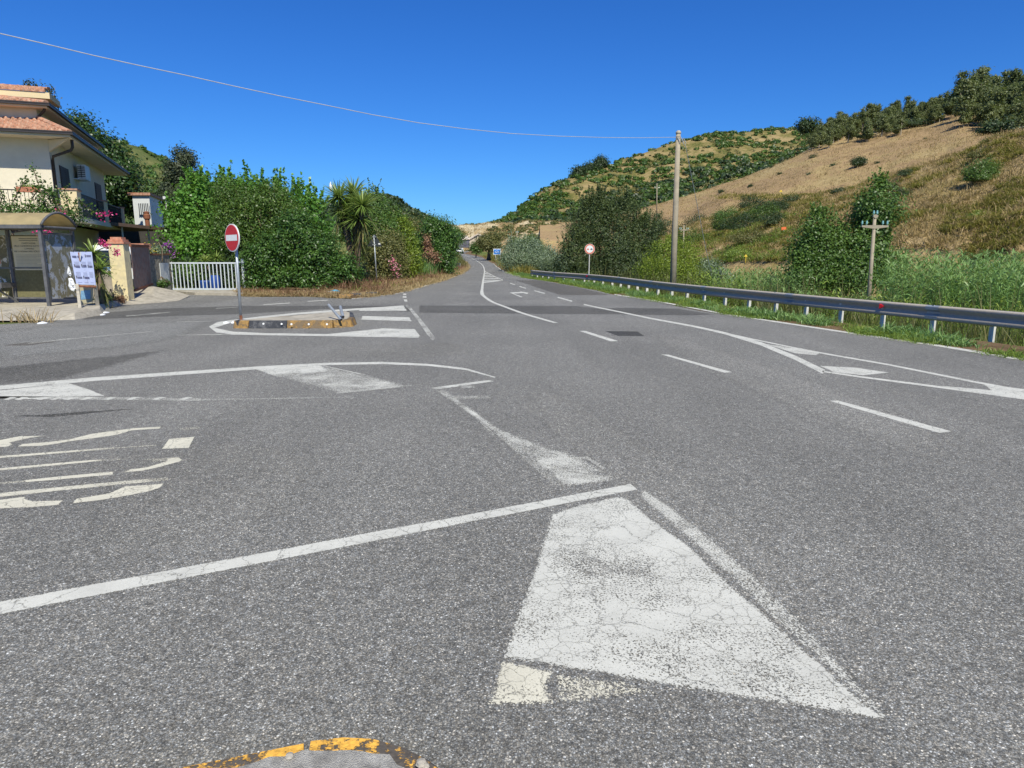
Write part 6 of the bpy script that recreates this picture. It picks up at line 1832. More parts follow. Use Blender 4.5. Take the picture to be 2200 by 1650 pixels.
def zg(p, z=None):
    return Vector((p.x, p.y, hz(p.x, p.y) if z is None else z))
B_ = pxblob

# ---- left side, far to near
tree('magnolia_tree', 'tall glossy dark evergreen rising behind the house roof', 'tree', zg(at(245, 470, 45)),
     [B_(176, 300, 46, 34, 36), B_(218, 345, 45, 40, 48), B_(248, 395, 44, 44, 50), B_(200, 395, 46, 55, 65), B_(158, 268, 47, 18, 17), B_(272, 425, 45, 26, 34)], 26000, .22, 'leaf_magnolia', .25, seed=11, clump=.42)
tree('cypress_tree', 'dark ragged cypress standing behind the mulberry', 'tree', zg(at(385, 500, 62)),
     [B_(388, 362, 62, 27, 34), B_(398, 338, 62, 13, 17), B_(378, 400, 62, 30, 40), B_(360, 445, 60, 26, 34), B_(408, 395, 62, 20, 38), B_(392, 440, 62, 34, 30)], 15000, .22, 'leaf_cypress', .25, seed=12, clump=.30, each=40, shell=.5)
tree('cypress_tree', 'dark treetop just showing over the roof ridge, wider of two', 'tree', zg(at(69, 300, 60)),
     [B_(69, 188, 60, 12, 9), B_(69, 205, 60, 20, 14), B_(69, 260, 60, 26, 50)], 2500, .22, 'leaf_cypress', .2, seed=13, clump=.22)
tree('cypress_tree', 'smaller dark treetop just over the roof, nearer the roof end', 'tree', zg(at(105, 300, 60)),
     [B_(104, 190, 60, 10, 5), B_(104, 215, 60, 16, 14), B_(104, 270, 60, 22, 45)], 1800, .22, 'leaf_cypress', .2, seed=14, clump=.2)
tree('mulberry_tree', 'big bright green mulberry with upright leafy shoots behind the barred gate', 'tree', zg(at(470, 620, 38)),
     [B_(425, 455, 37, 52, 50), B_(480, 432, 38, 50, 36), B_(540, 434, 38, 50, 36), B_(600, 448, 38, 46, 38), B_(645, 470, 38, 32, 44), B_(392, 500, 36, 34, 42), B_(425, 540, 35, 50, 42), B_(670, 480, 37, 26, 40), B_(520, 480, 39, 120, 60)], 26000, .19, 'leaf_mulberry', .2, seed=15, clump=.32, W=.14, shoots=(150, 1.25, 34))
tree('bay_tree', 'rounded olive-green bay tree in front of the mulberry', 'tree', zg(at(565, 625, 34)),
     [B_(520, 440, 34, 50, 42), B_(560, 470, 33.5, 75, 58), B_(495, 500, 33, 48, 55), B_(620, 500, 33.5, 55, 60), B_(480, 410, 34.5, 22, 28), B_(590, 430, 34, 40, 32), B_(540, 540, 33, 80, 40), B_(660, 540, 34, 40, 45)], 34000, .115, 'leaf_bay', .16, seed=16, clump=.26)
tree('laurel_bush', 'broad glossy dark laurel bush right of the barred gate', 'bush', zg(gnd(640, 628)),
     [B_(570, 560, 29.8, 42, 50), B_(632, 530, 30, 55, 50), B_(690, 555, 30, 52, 52), B_(735, 585, 30, 36, 38), B_(600, 600, 29.5, 62, 30), B_(680, 600, 29.5, 62, 30), B_(548, 598, 29.3, 22, 32), B_(640, 480, 30.5, 34, 22)], 40000, .12, 'leaf_laurel', .1, seed=17, clump=.15, each=14, shell=.62)

def blades(P, D, L, W, tone, rng, droop=.35, seg=3):
    """long strap leaves: start P, direction D, bending down by droop"""
    n = len(P); L = np.asarray(L).reshape(-1, 1) * np.ones((n, 1))
    side = unit(np.cross(D, np.array([0, 0, 1.0]) + rng.normal(size=(n, 3)) * .25))
    V = np.empty((n, (seg + 1) * 2, 3))
    for k in range(seg + 1):
        t = k / seg
        c = P + D * L * t + np.array([0, 0, -1.0]) * L * droop * t * t
        w = W * (1 - t) ** .7 * (1 if k else .7) + W * .04
        V[:, 2 * k] = c - side * w * .5; V[:, 2 * k + 1] = c + side * w * .5
    base = np.arange(n)[:, None] * (seg + 1) * 2
    Q = np.concatenate([base + np.array([[2 * k, 2 * k + 1, 2 * k + 3, 2 * k + 2]]) for k in range(seg)], 0)
    return V.reshape(-1, 3), Q, np.repeat(tone, (seg + 1) * 2)

def merge(parts):
    Vs = []; Qs = []; Ts = []; n = 0
    for V, Q, T in parts:
        Vs.append(V); Qs.append(Q + n); Ts.append(T); n += len(V)
    return np.vstack(Vs), np.vstack(Qs), np.concatenate(Ts)

def rosette(c, L, W, n, rng, down=.3, dead=.0, droop=.25):
    th = rng.uniform(0, 2 * np.pi, n); el = rng.uniform(-down, 1.0, n) ** 1.0
    el = np.sort(el)
    z = np.clip(el, -.95, .98)
    rr = np.sqrt(1 - z ** 2)
    D = np.stack([np.cos(th) * rr, np.sin(th) * rr, z], 1)
    tone = np.clip(.45 + .35 * z + rng.normal(0, .15, n), 0, 1)
    P = np.tile(np.array(c), (n, 1))
    return blades(P, D, L * rng.uniform(.8, 1.1, n), W, tone, rng, droop)

def yucca(name, label, cat, base, heads, L, W, trunk_r, seed, group=None, skirt=False, nb=120):
    rng = np.random.default_rng(seed)
    t = root(name, Vector(base), label, cat, group)
    parts = [rosette(h, L, W, nb, rng) for h in heads]
    V, Q, T = merge(parts); quadmesh('blades', V, Q, T, M['leaf_yucca'], t)
    if skirt:
        parts = []
        for h in heads:
            n = 34; th = rng.uniform(0, 2 * np.pi, n)
            D = unit(np.stack([np.cos(th) * .45, np.sin(th) * .45, -np.ones(n) * rng.uniform(.3, 1.2, n)], 1))
            P = np.array(h) + np.stack([np.zeros(n), np.zeros(n), -rng.random(n) * 1.1], 1)
            parts.append(blades(P, D, L * .95, W, np.clip(rng.normal(.5, .2, n), 0, 1), rng, .15))
        V, Q, T = merge(parts); quadmesh('dead_skirt', V, Q, T, M['leaf_olive'], t)
    b = MB()
    for h in heads:
        hv = Vector(h); b.tube([Vector(base) - Vector((0, 0, .1)), Vector(base).lerp(hv, .5) + Vector((0, 0, .1)), hv], [trunk_r, trunk_r * .8, trunk_r * .7], 8)
    b.build('trunk', M['bark'], t, smooth=True)
    return t
yb = zg(gnd(764, 624), 0)
yb = Vector((at(764, 600, 33.5).x, 33.5, 0))
yucca('yucca_palm', 'tall yucca with three spiky heads and a skirt of dead leaves', 'yucca', yb, [tuple(at(728, 425, 33.5)), tuple(at(760, 418, 34.3)), tuple(at(778, 442, 33.0)), tuple(at(742, 452, 33.8)), tuple(at(770, 470, 33.2))], 1.2, .075, .13, 21, skirt=True, nb=190)
o = MB().lathe(tuple(at(711, 412, 33.4)), [(.02, 0), (.06, .1), (.07, .25), (.04, .38), (.01, .46)], 8).build('flower_spike', M['sign_white'], loc=at(711, 412, 33.4))
for ob in [x for x in bpy.data.objects if x.name.startswith('yucca_palm')][:1]:
    o.location = Vector(o.location) - origin_of(ob); o.parent = ob

def flowers(parent, pts, n, r, size, mat, seed):
    rng = np.random.default_rng(seed)
    for p in pts:
        P = np.array(p) + rng.normal(size=(n, 3)) * r; N = unit(rng.normal(size=P.shape) + [0, -.6, .5])
        V, Q, T = kites(P, N, size, size * .8, rng.random(len(P)), rng)
        quadmesh('flower_cluster', V, Q, T, M[mat], parent)

tree('broadleaf_tree', 'mid-green tree rising right behind the yucca', 'tree', zg(at(815, 600, 44)),
     [B_(800, 448, 44, 22, 34), B_(826, 478, 44, 28, 38), B_(852, 510, 44, 28, 46), B_(812, 520, 42, 40, 50)], 15000, .16, 'leaf_mid', .14, seed=22, clump=.3, shoots=(30, 1.0, 24))
tree('oleander_bush', 'leafy oleander with rose flowers behind the triangular sign', 'bush', zg(at(850, 610, 40), 0),
     [B_(822, 560, 38, 30, 46), B_(846, 560, 40, 26, 46), B_(806, 590, 37.5, 24, 30), B_(770, 598, 36, 24, 30), B_(835, 515, 40, 26, 26)], 15000, .13, 'leaf_olive', .07, seed=23, clump=.26)
ol = [x for x in bpy.data.objects if x.name.startswith('oleander_bush')][0]
flowers(ol, [tuple(at(847, 562, 37.0)), tuple(at(842, 558, 37)), tuple(at(851, 576, 37.2)), tuple(at(846, 578, 37.2)), tuple(at(853, 590, 37.3))], 26, .11, .09, 'flower_rose', 5)
tree('yellow_bush', 'slender yellow-green bush glowing right of the oleander', 'bush', zg(at(875, 605, 43), 0),
     [B_(868, 500, 43, 14, 30), B_(876, 540, 43, 18, 36), B_(884, 565, 42.5, 18, 34), B_(862, 555, 42.5, 14, 34)], 9000, .13, 'leaf_yellow', .06, seed=24, clump=.2)
tree('olive_tree', 'dull olive-green tree crowns behind the yellow-green bush', 'tree', zg(at(885, 590, 62)),
     [B_(872, 488, 62, 28, 20), B_(900, 500, 62, 26, 22), B_(850, 480, 64, 24, 18), B_(895, 530, 60, 34, 40), B_(838, 485, 60, 30, 30)], 15000, .2, 'leaf_olive', .15, seed=25, clump=.4)
tree('ivy_clad_tree', 'dark green tree beside the road with a withered brown creeper', 'tree', zg(gnd(948, 593)),
     [B_(930, 505, 52, 30, 32), B_(955, 520, 52, 26, 40), B_(915, 540, 52, 24, 36), B_(950, 560, 51, 26, 34), B_(925, 480, 53, 16, 14), B_(935, 545, 53, 34, 40)], 20000, .16, 'leaf_laurel', .14, seed=26, clump=.28)
iv = [x for x in bpy.data.objects if x.name.startswith('ivy_clad_tree')][0]
rng = np.random.default_rng(4)
P, N, tn = crown_points([B_(918, 533, 49.5, 6, 30), B_(922, 550, 49.2, 10, 14), B_(931, 552, 49.2, 9, 12)], 2600, rng, .14, 20, .2)
V, Q, T = kites(P, N, .14, .09, tn, rng); quadmesh('dead_creeper', V, Q, T, M['leaf_dead'], iv)
tree('roadside_tree', 'furthest dark green tree on the left before the sandy slope', 'tree', zg(at(965, 560, 90)),
     [B_(950, 500, 90, 16, 22), B_(968, 498, 92, 14, 16), B_(965, 525, 88, 20, 24), B_(940, 540, 86, 20, 22), B_(985, 505, 110, 10, 10)], 9000, .26, 'leaf_mid', .15, seed=27, clump=.4)
tree('roadside_bush', 'low scrubby bush at the inside of the far bend', 'bush', zg(gnd(965, 575), .0),
     [B_(965, 565, 78, 18, 14), B_(978, 568, 80, 10, 12), B_(950, 570, 74, 16, 14)], 5000, .18, 'leaf_olive', .06, seed=28, clump=.3)

# yard flowers
def plant_group(label, cat, blobs, n, leaf, mat, base, seed, name='shrub', **k):
    return tree(name, label, cat, base, blobs, n, leaf, mat, .03, seed=seed, **k)
bv = tree('bougainvillea', 'straggly bougainvillea climbing over the shelter roof with magenta flowers', 'climbing plant', Vector((-17, 23.2, 0)),
     [B_(20, 460, 23, 60, 14, .5), B_(70, 456, 23, 38, 16, .5), B_(100, 456, 23, 36, 16, .5), B_(150, 465, 23, 34, 9, .4), B_(-30, 446, 23, 40, 28, .5), B_(112, 420, 23.2, 14, 10, .3)], 4600, .085, 'leaf_laurel', .05, seed=31, clump=.16, each=14, shell=.2)
rng = np.random.default_rng(5)
Ps = []; stems = MB()
for path in [[(100, 450), (92, 425), (84, 400), (75, 372), (66, 354)], [(60, 450), (70, 425), (84, 405), (96, 388)], [(20, 450), (35, 420), (48, 395), (60, 382)], [(0, 440), (6, 420), (-5, 400)], [(120, 450), (118, 432), (112, 415), (104, 405)], [(150, 462), (146, 440), (140, 420), (138, 405)], [(170, 460), (160, 440), (172, 432), (190, 448), (212, 462)], [(130, 470), (128, 450), (118, 425), (98, 412), (86, 414)]]:
    pp = [at(u, v, 23.0 + .2 * rng.normal()) for u, v in path]
    stems.tube(pp, [.018] * (len(pp) - 1) + [.006], 5)
    for k in range(len(pp) - 1):
        for _ in range(34): Ps.append(np.array(pp[k].lerp(pp[k + 1], rng.random())) + rng.normal(size=3) * .085)
P = np.array(Ps); N = unit(rng.normal(size=P.shape) + [0, -.3, .4])
V, Q, T = kites(P, N, .10, .07, np.clip(rng.normal(.45, .25, len(P)), 0, 1), rng); quadmesh('foliage', V, Q, T, M['leaf_mid'], bv)
stems.build('stems', M['bark'], bv)
flowers(bv, [tuple(at(u, v, 22.8)) for u, v in [(8, 466), (18, 468), (130, 457), (136, 452), (218, 462), (226, 464), (232, 463)]], 14, .08, .075, 'flower_pink', 6)
flowers(bv, [tuple(at(u, v, 22.4)) for u, v in [(85, 499), (98, 498), (106, 498)]], 24, .09, .08, 'flower_pink', 8)
yk = yucca('yucca_plant', 'spiky yucca beside the notice board with a faded trunk', 'yucca', Vector((at(214, 600, 20.4).x, 20.4, 0)), [tuple(at(200, 545, 20.5)), tuple(at(213, 578, 20.4))], .62, .06, .07, 33, nb=60, skirt=True)
yucca('agave_plant', 'grey spiky agave at the foot of the low stucco wall', 'agave', Vector((at(222, 648, 20.6).x, 20.6, 0)), [tuple(at(219, 640, 20.6)), tuple(at(228, 634, 20.7))], .45, .05, .05, 34, nb=26)
rf = yucca('flower_stalk_plant', 'arching stalk with magenta blossom in front of the white van', 'flowering plant', Vector((at(224, 560, 22).x, 22, 0)), [tuple(at(205, 560, 21.8))], .35, .04, .03, 35, nb=20)
flowers(rf, [tuple(at(u, v, 21.6)) for u, v in [(218, 519), (222, 524), (226, 528), (230, 531), (250, 541), (251, 545)]], 34, .05, .06, 'flower_pink', 9)
yf = plant_group('yellow-flowered foliage between the notice board and the van', 'bush', [B_(203, 575, 21, 9, 22, .3), B_(206, 560, 21, 10, 16, .3)], 900, .08, 'leaf_yellow', Vector((at(205, 600, 21).x, 21, 0)), 36, clump=.12)
flowers(yf, [tuple(at(203, 572, 20.8)), tuple(at(205, 582, 20.8)), tuple(at(207, 562, 20.8))], 14, .07, .06, 'flower_yellow', 10)
bt = tree('succulent_plant', 'low dense brown-green succulent mound before the yellow pillar', 'succulent', zg(gnd(243, 655), 0),
     [B_(243, 646, 22, 19, 9, .35), B_(228, 650, 21.8, 10, 6, .25)], 3500, .075, 'leaf_dead', .02, seed=37, clump=.07, W=.03, shell=.5)
irs = tree('iris_plant', 'grey-green strap leaves with yellow flowers on top of the pebble-dashed wall', 'flowering plant', Vector((wA.x + .3, wA.y + .4, wz)), [B_(335, 540, 28.4, 16, 12, .3)], 500, .1, 'leaf_silver', .02, seed=38, clump=.12)
rng = np.random.default_rng(9)
n = 160; P = np.array([tuple(at(330 + rng.normal() * 9, 546, 28.3 + rng.normal() * .15)) for _ in range(n)])
D = unit(np.stack([rng.normal(size=n) * .45, rng.normal(size=n) * .3, np.ones(n)], 1))
V, Q, T = blades(P, D, rng.uniform(.3, .6, n), .035, rng.random(n), rng, .2); quadmesh('strap_leaves', V, Q, T, M['leaf_silver'], irs)
flowers(irs, [tuple(at(u, v, 28.1)) for u, v in [(322, 540), (326, 536), (331, 541), (334, 533), (321, 530)]], 12, .07, .06, 'flower_yellow', 11)
vb = plant_group('violet bougainvillea spray beside the mulberry foliage', 'climbing plant', [B_(362, 528, 30, 9, 12, .3), B_(352, 545, 30, 12, 10, .3)], 900, .08, 'leaf_mid', Vector((at(362, 560, 30).x, 30, 0)), 39, clump=.1)
flowers(vb, [tuple(at(u, v, 29.7)) for u, v in [(361, 522), (364, 528), (358, 532), (372, 545)]], 26, .09, .07, 'flower_violet', 12)
rng = np.random.default_rng(10); n = 90
P = np.array([tuple(fb + Vector((rng.uniform(-.33, .33), rng.uniform(-.1, .1), .07))) for _ in range(n)])
D = unit(np.stack([rng.normal(size=n) * .6, rng.normal(size=n) * .5, np.ones(n)], 1))
V, Q, T = blades(P, D, rng.uniform(.12, .28, n), .03, rng.random(n), rng, .3); quadmesh('greenery', V, Q, T, M['leaf_grass'], planter)
plant_group('small green fern-like plant at the foot of the marble plate', 'plant', [B_(350, 608, 28, 13, 6, .25), B_(342, 612, 28, 8, 5, .2)], 900, .07, 'leaf_mid', zg(at(350, 618, 28.0), .2), 40, clump=.07)
plant_group('green potted cactus foliage behind the barred gate, left part', 'plant', [B_(405, 590, 32, 26, 18, .5), B_(440, 580, 32.5, 30, 16, .5)], 3000, .13, 'leaf_mid', zg(at(410, 610, 32), 0), 41, clump=.15)
yucca('yucca_plant', 'yellowish yucca head seen above the barred gate', 'yucca', Vector((at(465, 600, 31.5).x, 31.5, 0)), [tuple(at(466, 555, 31.5)), tuple(at(440, 562, 31.8))], .55, .06, .06, 42, nb=70)
plant_group('dark undergrowth enlarged to darken the yard behind the barred gate, right part', 'plant', [B_(490, 595, 32.0, 34, 30, .5), B_(510, 560, 32.4, 20, 30, .5), B_(450, 590, 32.6, 40, 30, .5), B_(400, 592, 33, 40, 30, .5)], 11000, .12, 'leaf_dark', zg(at(490, 615, 32.5), 0), 43, clump=.2)  # leaf mass enlarged so the space behind the bars turns dark

# ---- right side
tree('tamarisk_tree', 'large dark feathery tree between the round sign and the tall pole', 'tree', zg(at(1310, 620, 52)),
     [B_(1285, 475, 52, 34, 42), B_(1258, 505, 52, 38, 44), B_(1345, 480, 53, 30, 40), B_(1310, 525, 51, 58, 52), B_(1245, 555, 50, 46, 40), B_(1380, 525, 52, 40, 46), B_(1340, 570, 50, 60, 38), B_(1395, 570, 52, 32, 36), B_(1225, 570, 49, 26, 30)],
     50000, .20, 'leaf_tam', .22, seed=51, clump=.34, each=60, W=.055, shell=.40, shoots=(300, 1.5, 60))
tree('willow_bush', 'bright yellow-green willow bush at the foot of the tall pole', 'bush', zg(at(1455, 620, 42)),
     [B_(1430, 555, 40, 32, 36), B_(1475, 560, 41, 34, 38), B_(1450, 590, 38, 50, 30), B_(1400, 590, 39, 30, 26), B_(1490, 595, 39, 26, 28)], 20000, .13, 'leaf_yellow', .08, seed=52, clump=.25, W=.045, shoots=(40, .7, 20))
tree('grey_bush', 'grey-green bush right of the yellow willow', 'bush', zg(at(1515, 620, 40)),
     [B_(1520, 590, 40, 26, 28), B_(1545, 600, 39, 24, 20)], 7000, .12, 'leaf_silver', .06, seed=53, clump=.2)
tree('elm_tree', 'tall leafy elm tree behind the insulator pole, with a leaning top', 'tree', zg(at(1800, 650, 38)),
     [B_(1762, 500, 39, 32, 36), B_(1745, 550, 38, 44, 48), B_(1800, 555, 38, 50, 56), B_(1862, 540, 38, 44, 50), B_(1884, 452, 38, 38, 40), B_(1890, 415, 38, 16, 16), B_(1735, 600, 37, 44, 36), B_(1830, 600, 37, 56, 36), B_(1900, 565, 38, 28, 44), B_(1850, 480, 39, 22, 26)],
     44000, .165, 'leaf_mid', .2, seed=54, clump=.36, each=60, shell=.42, shoots=(150, .9, 36))
tree('willow_tree', 'silvery reeds and bush behind the round blue sign', 'bush', zg(at(1130, 590, 70), 0),
     [B_(1100, 545, 66, 22, 26), B_(1135, 540, 70, 34, 26), B_(1110, 565, 62, 34, 16), B_(1160, 560, 64, 30, 20), B_(1185, 565, 60, 20, 22)], 17000, .19, 'leaf_silver', .08, seed=55, clump=.34, W=.07, shoots=(50, 1.2, 18))
tree('green_bush', 'rounded green bush behind the silvery reeds', 'bush', zg(at(1140, 580, 82), 0),
     [B_(1135, 535, 80, 28, 22), B_(1155, 550, 78, 22, 22), B_(1115, 528, 84, 16, 12)], 8000, .2, 'leaf_mid', .08, seed=56, clump=.35)
tree('roadside_tree', 'small dark leaning tree casting shade on the far road', 'tree', zg(gnd(1049, 559)),
     [B_(1045, 520, 118, 18, 14), B_(1060, 512, 120, 14, 12), B_(1058, 528, 117, 16, 11)], 9000, .26, 'leaf_olive', .3, seed=57, clump=.4)
tree('roadside_bush', 'bright green bush left of the small leaning tree', 'bush', zg(at(1022, 540, 140)),
     [B_(1023, 532, 138, 9, 7)], 3000, .28, 'leaf_mid', .1, seed=58, clump=.4)

# bushes scattered over the bank and the valley behind, each its own plant
def terr_bush(T, u, v, ru, rv, mat, label, seed, n=2600, leaf=None, name='scrub_bush', cat='bush', group=None, trunk=.06):
    p = find_px(T, u, v + rv * .6)
    Y = p.y
    s_ = leaf or max(.14, 2.6 * mpp(Y))
    ru, rv, n = ru * 1.12, rv * 1.25, int(n * 1.5)
    bl = [B_(u, v, Y, ru * .8, rv * .85), B_(u - ru * .45, v + rv * .2, Y, ru * .55, rv * .6), B_(u + ru * .45, v + rv * .15, Y, ru * .55, rv * .65), B_(u, v + rv * .4, Y - .5, ru * .8, rv * .5)]
    return tree(name, label, cat, p, bl, n, s_, mat, trunk, seed=seed, group=group, clump=s_ * 1.5, each=16, shell=.4)
DK = 'leaf_dark'
for (T, u, v, ru, rv, mt, lb, nn) in [
    (BANK, 1612, 440, 26, 18, DK, 'round dark carob bush in the middle of the bushy ridge left of the orange board', 4000),
    (BANK, 1655, 447, 38, 17, DK, 'long green bush running right of the round carob bush', 5000),
    (BANK, 1600, 480, 48, 24, DK, 'large green bush below the round carob bush', 6000),
    (BANK, 1560, 462, 24, 18, 'leaf_mid', 'low green bush left of the round carob bush', 3000),
    (BANK, 1500, 492, 46, 30, DK, 'broad dark thicket right behind the tall pole', 7000),
    (BANK, 1435, 500, 34, 28, DK, 'dark thicket showing left of the tall pole', 4000),
    (BANK, 1610, 512, 44, 18, 'leaf_olive', 'greyish withered thicket beneath the large green bush', 5000),
    (BANK, 1553, 527, 18, 20, DK, 'small round dark bush where the stay wire ends', 3000),
    (BANK, 1400, 480, 30, 24, DK, 'dark bush beside the top of the tamarisk', 4500),
    (BANK, 1905, 405, 26, 14, DK, 'dark bush on the bank crest right of the elm top', 3000),
    (BANK, 1945, 372, 12, 9, DK, 'small dark bush on the crest of the near bank', 1500),
    (BANK, 1935, 420, 22, 12, DK, 'dark green bush just below the crest right of the elm', 2600),
    (BANK, 2108, 372, 34, 26, 'leaf_mid', 'round green bush standing alone in the upper near bank', 5200),
    (BANK, 2150, 305, 42, 16, DK, 'long dark bush along the top of the near bank at far right', 5000),
    (BANK, 2105, 335, 22, 10, 'leaf_olive', 'olive bush below the long dark bush at far right', 2400),
    (BANK, 2065, 358, 16, 8, 'leaf_tuft', 'yellowish tussock bush left of the lone round bush', 1600),
    (BANK, 2110, 500, 30, 34, 'leaf_mid', 'leafy green sapling rising from the canes below the near bank', 5200),
    (BANK, 2098, 470, 14, 12, 'leaf_grass', 'bright green tussock above the leafy sapling', 1800),
    (BANK, 1662, 472, 26, 15, DK, 'dark bush at the right end of the large green bush', 2600),
    (BANK, 1530, 505, 24, 15, DK, 'dark bush between the thicket and the withered one', 2400),
    (BANK, 1570, 478, 38, 26, 'leaf_bay', 'tall olive-green bush at the left end of the bushy ridge', 5200),  # paler leaf colour stands for a sunlit bush top
    (BANK, 1640, 462, 44, 24, 'leaf_bay', 'wide olive-green bush between the carob and the orange board', 5600),  # leaves lightened in colour in place of sunlight on the top
    (BANK, 1675, 446, 24, 15, DK, 'dark bush closing the bushy ridge at its upper right end', 2600),
    (BANK, 1480, 512, 40, 22, 'leaf_bay', 'bush with paler leaves coloured as if lit, just right of the tall pole shaft', 4200),  # sunlight put into the colour by choosing paler leaves
    (BANK, 1585, 545, 30, 12, 'leaf_grass', 'low bright green bush above the canes left of the lower marker', 2400),
    (BANK, 1700, 428, 14, 9, DK, 'little bush above the long green bush right of the carob', 1400),
    (BANK, 1800, 412, 14, 8, DK, 'low bush on the bank crest left of the elm top', 1400),
]:
    terr_bush(T, u, v, ru, rv, mt, lb, 100 + u + v, nn)

def lone_tree(u, v, ru, rv, label, lean, seed):
    p = find_px(FIELD, u, v + rv + 6)
    Y = p.y; s_ = 2.3 * mpp(Y)
    bl = [B_(u - ru * .3, v, Y, ru * .65, rv * .7), B_(u + ru * .35, v - rv * .1, Y, ru * .65, rv * .75), B_(u + lean, v - rv * .3, Y, ru * .6, rv * .5)]
    return tree('field_tree', label, 'tree', p, bl, 3800, s_, DK, .28, seed=seed, clump=s_ * 1.6, each=16, shell=.3, group=None)
lone_tree(1920, 314, 18, 13, 'dark spreading tree standing alone on the dry field, the larger of two', 3, 61)
lone_tree(1843, 348, 16, 8, 'smaller dark tree on the dry field with a leaning trunk', 3, 62)
rng = np.random.default_rng(77)
for k, (u, v, r_) in enumerate([(1809, 350, 7), (1790, 356, 6), (1750, 338, 12), (1690, 370, 7), (1676, 376, 6), (1638, 382, 6), (1590, 404, 10), (1740, 376, 6), (1885, 352, 5), (1550, 412, 5), (1700, 385, 4), (1612, 400, 3), (1825, 365, 4), (1660, 360, 5), (1868, 303, 5), (1990, 300, 4)]):
    p = find_px(FIELD, u, v); Y = p.y
    s = root('field_shrub', p, 'small dark shrub dotted on the dry golden field', 'shrub', 'small shrubs dotted over the dry field')
    P, N, tn = crown_points([B_(u, v, Y, r_, r_ * .6), B_(u + r_ * .5, v + 1, Y, r_ * .6, r_ * .4)], 700, rng, 1.6 * mpp(Y) * 1.3, 14, .2)
    V, Q, T = kites(P, N, 2.2 * mpp(Y), 1.3 * mpp(Y), tn, rng); quadmesh('foliage', V, Q, T, M[DK], s)

# eucalyptus grove on the ridge: six patterns, copied
def euca_proto(seed, h):
    rng = np.random.default_rng(seed)
    s = root('eucalyptus_tree', (0, 0, 0), 'grey-green eucalyptus in the grove on the upper right ridge', 'tree', 'eucalyptus grove along the ridge')
    top = h; blobs = []
    for k in range(9):
        z = h * (.30 + .078 * k); r_ = h * (.15 - .010 * k) * rng.uniform(.7, 1.2)
        a = rng.uniform(0, 6.28); d_ = h * .15 * rng.uniform(.2, 1.3) * (1.1 - k / 8)
        blobs.append((math.cos(a) * d_, math.sin(a) * d_, z, r_, r_, r_ * rng.uniform(.55, .85)))
    P, N, tn = crown_points(blobs, 3000, rng, .50, 40, .2)
    V, Q, T = kites(P, N, .62, .34, tn, rng); quadmesh('crown', V, Q, T, M['leaf_euca'], s)
    b = MB(); lean = rng.normal() * .25
    b.tube([(0, 0, -1.5), (lean * .4, 0, h * .35), (lean, 0, h * .9)], [.26, .18, .05], 6)
    for q in blobs[:5]: b.tube([(lean * .4, 0, q[2] - h * .16), (q[0], q[1], q[2])], [.10, .04], 5)
    b.build('trunk', M['pale_bark'], s)
    return s
PROT = [euca_proto(200 + k, 10 + .8 * (k % 3)) for k in range(6)]
used = [False] * 6
rng = np.random.default_rng(303)
spots = []
def line_spots(T, pts, n, jit, hh):
    us = [p[0] for p in pts]; vs = [p[1] for p in pts]
    for _ in range(n):
        u = rng.uniform(us[0], us[-1]); v = float(np.interp(u, us, vs)) + rng.normal() * jit
        spots.append((T, u, v, hh * rng.uniform(.5, 1.15)))
line_spots(FIELD, [(1745, 318), (1800, 305), (1900, 292), (1950, 284)], 70, 5, 40)
line_spots(FIELD, [(1760, 306), (1850, 284), (1990, 258), (2060, 246)], 70, 6, 44)
line_spots(FIELD, [(1900, 280), (2000, 264), (2060, 252)], 24, 3, 36)
line_spots(FIELD, [(2070, 256), (2120, 262), (2200, 268), (2320, 262)], 70, 12, 76)
line_spots(FIELD, [(2060, 246), (2130, 240), (2200, 236), (2320, 225)], 70, 9, 70)
line_spots(BANK, [(2120, 296), (2200, 290), (2300, 270)], 8, 2, 50)
for k, (u, v, hpx) in enumerate([(1932, 268, 22), (1948, 262, 26), (1975, 256, 30), (2004, 240, 32), (2018, 234, 34), (1860, 282, 40)]): spots.append((FIELD, u, v, hpx))
for (T, u, v, hpx) in spots:
    if T is BANK: continue
    p = find_px(T, u, v)
    k = int(rng.integers(0, 6)); hm = hpx * mpp(p.y)
    t = PROT[k] if not used[k] else copy_tree(PROT[k])
    used[k] = True
    t.location = p; sc = hm / 10.5
    t.scale = (sc * rng.uniform(.9, 1.2), sc * rng.uniform(.9, 1.2), sc); t.rotation_euler = (0, 0, rng.uniform(0, 6.28))
terr_bush(FIELD, 1768, 296, 30, 22, 'leaf_euca', 'wide bushy eucalyptus at the left end of the grove', 71, 7000, name='eucalyptus_tree', cat='tree', trunk=.2)
terr_bush(FIELD, 2085, 282, 30, 10, 'leaf_bay', 'low scrub under the right-hand eucalyptus trees', 75, 4200, leaf=.6, name='scrub_bush')
terr_bush(FIELD, 2160, 280, 40, 10, DK, 'dark scrub under the tallest eucalyptus trees at far right', 76, 5200, leaf=.6, name='scrub_bush')
terr_bush(FIELD, 1735, 268, 12, 8, DK, 'dark tree on the skyline left of the grove', 72, 1500, leaf=.7, name='skyline_tree', cat='tree')
terr_bush(FIELD, 1975, 268, 60, 7, DK, 'long dark bramble hedge along the upper edge of the dry field', 73, 8000, name='bramble_hedge', cat='hedge')
terr_bush(FIELD, 1280, 352, 1, 1, DK, 'x', 74, 10) if False else None
for (u, v, ru, rv, lb) in [(1291, 350, 10, 9, 'round dark tree on the skyline of the scrub hill, rightmost of the three'), (1268, 363, 12, 8, 'dark skyline tree in the middle of the three on the scrub hill'), (1243, 372, 8, 9, 'dark skyline tree on the scrub hill, leftmost of the three')]:
    terr_bush(FAR, u, v, ru, rv, DK, lb, 80 + u, 2500, leaf=.9, name='skyline_tree', cat='tree')

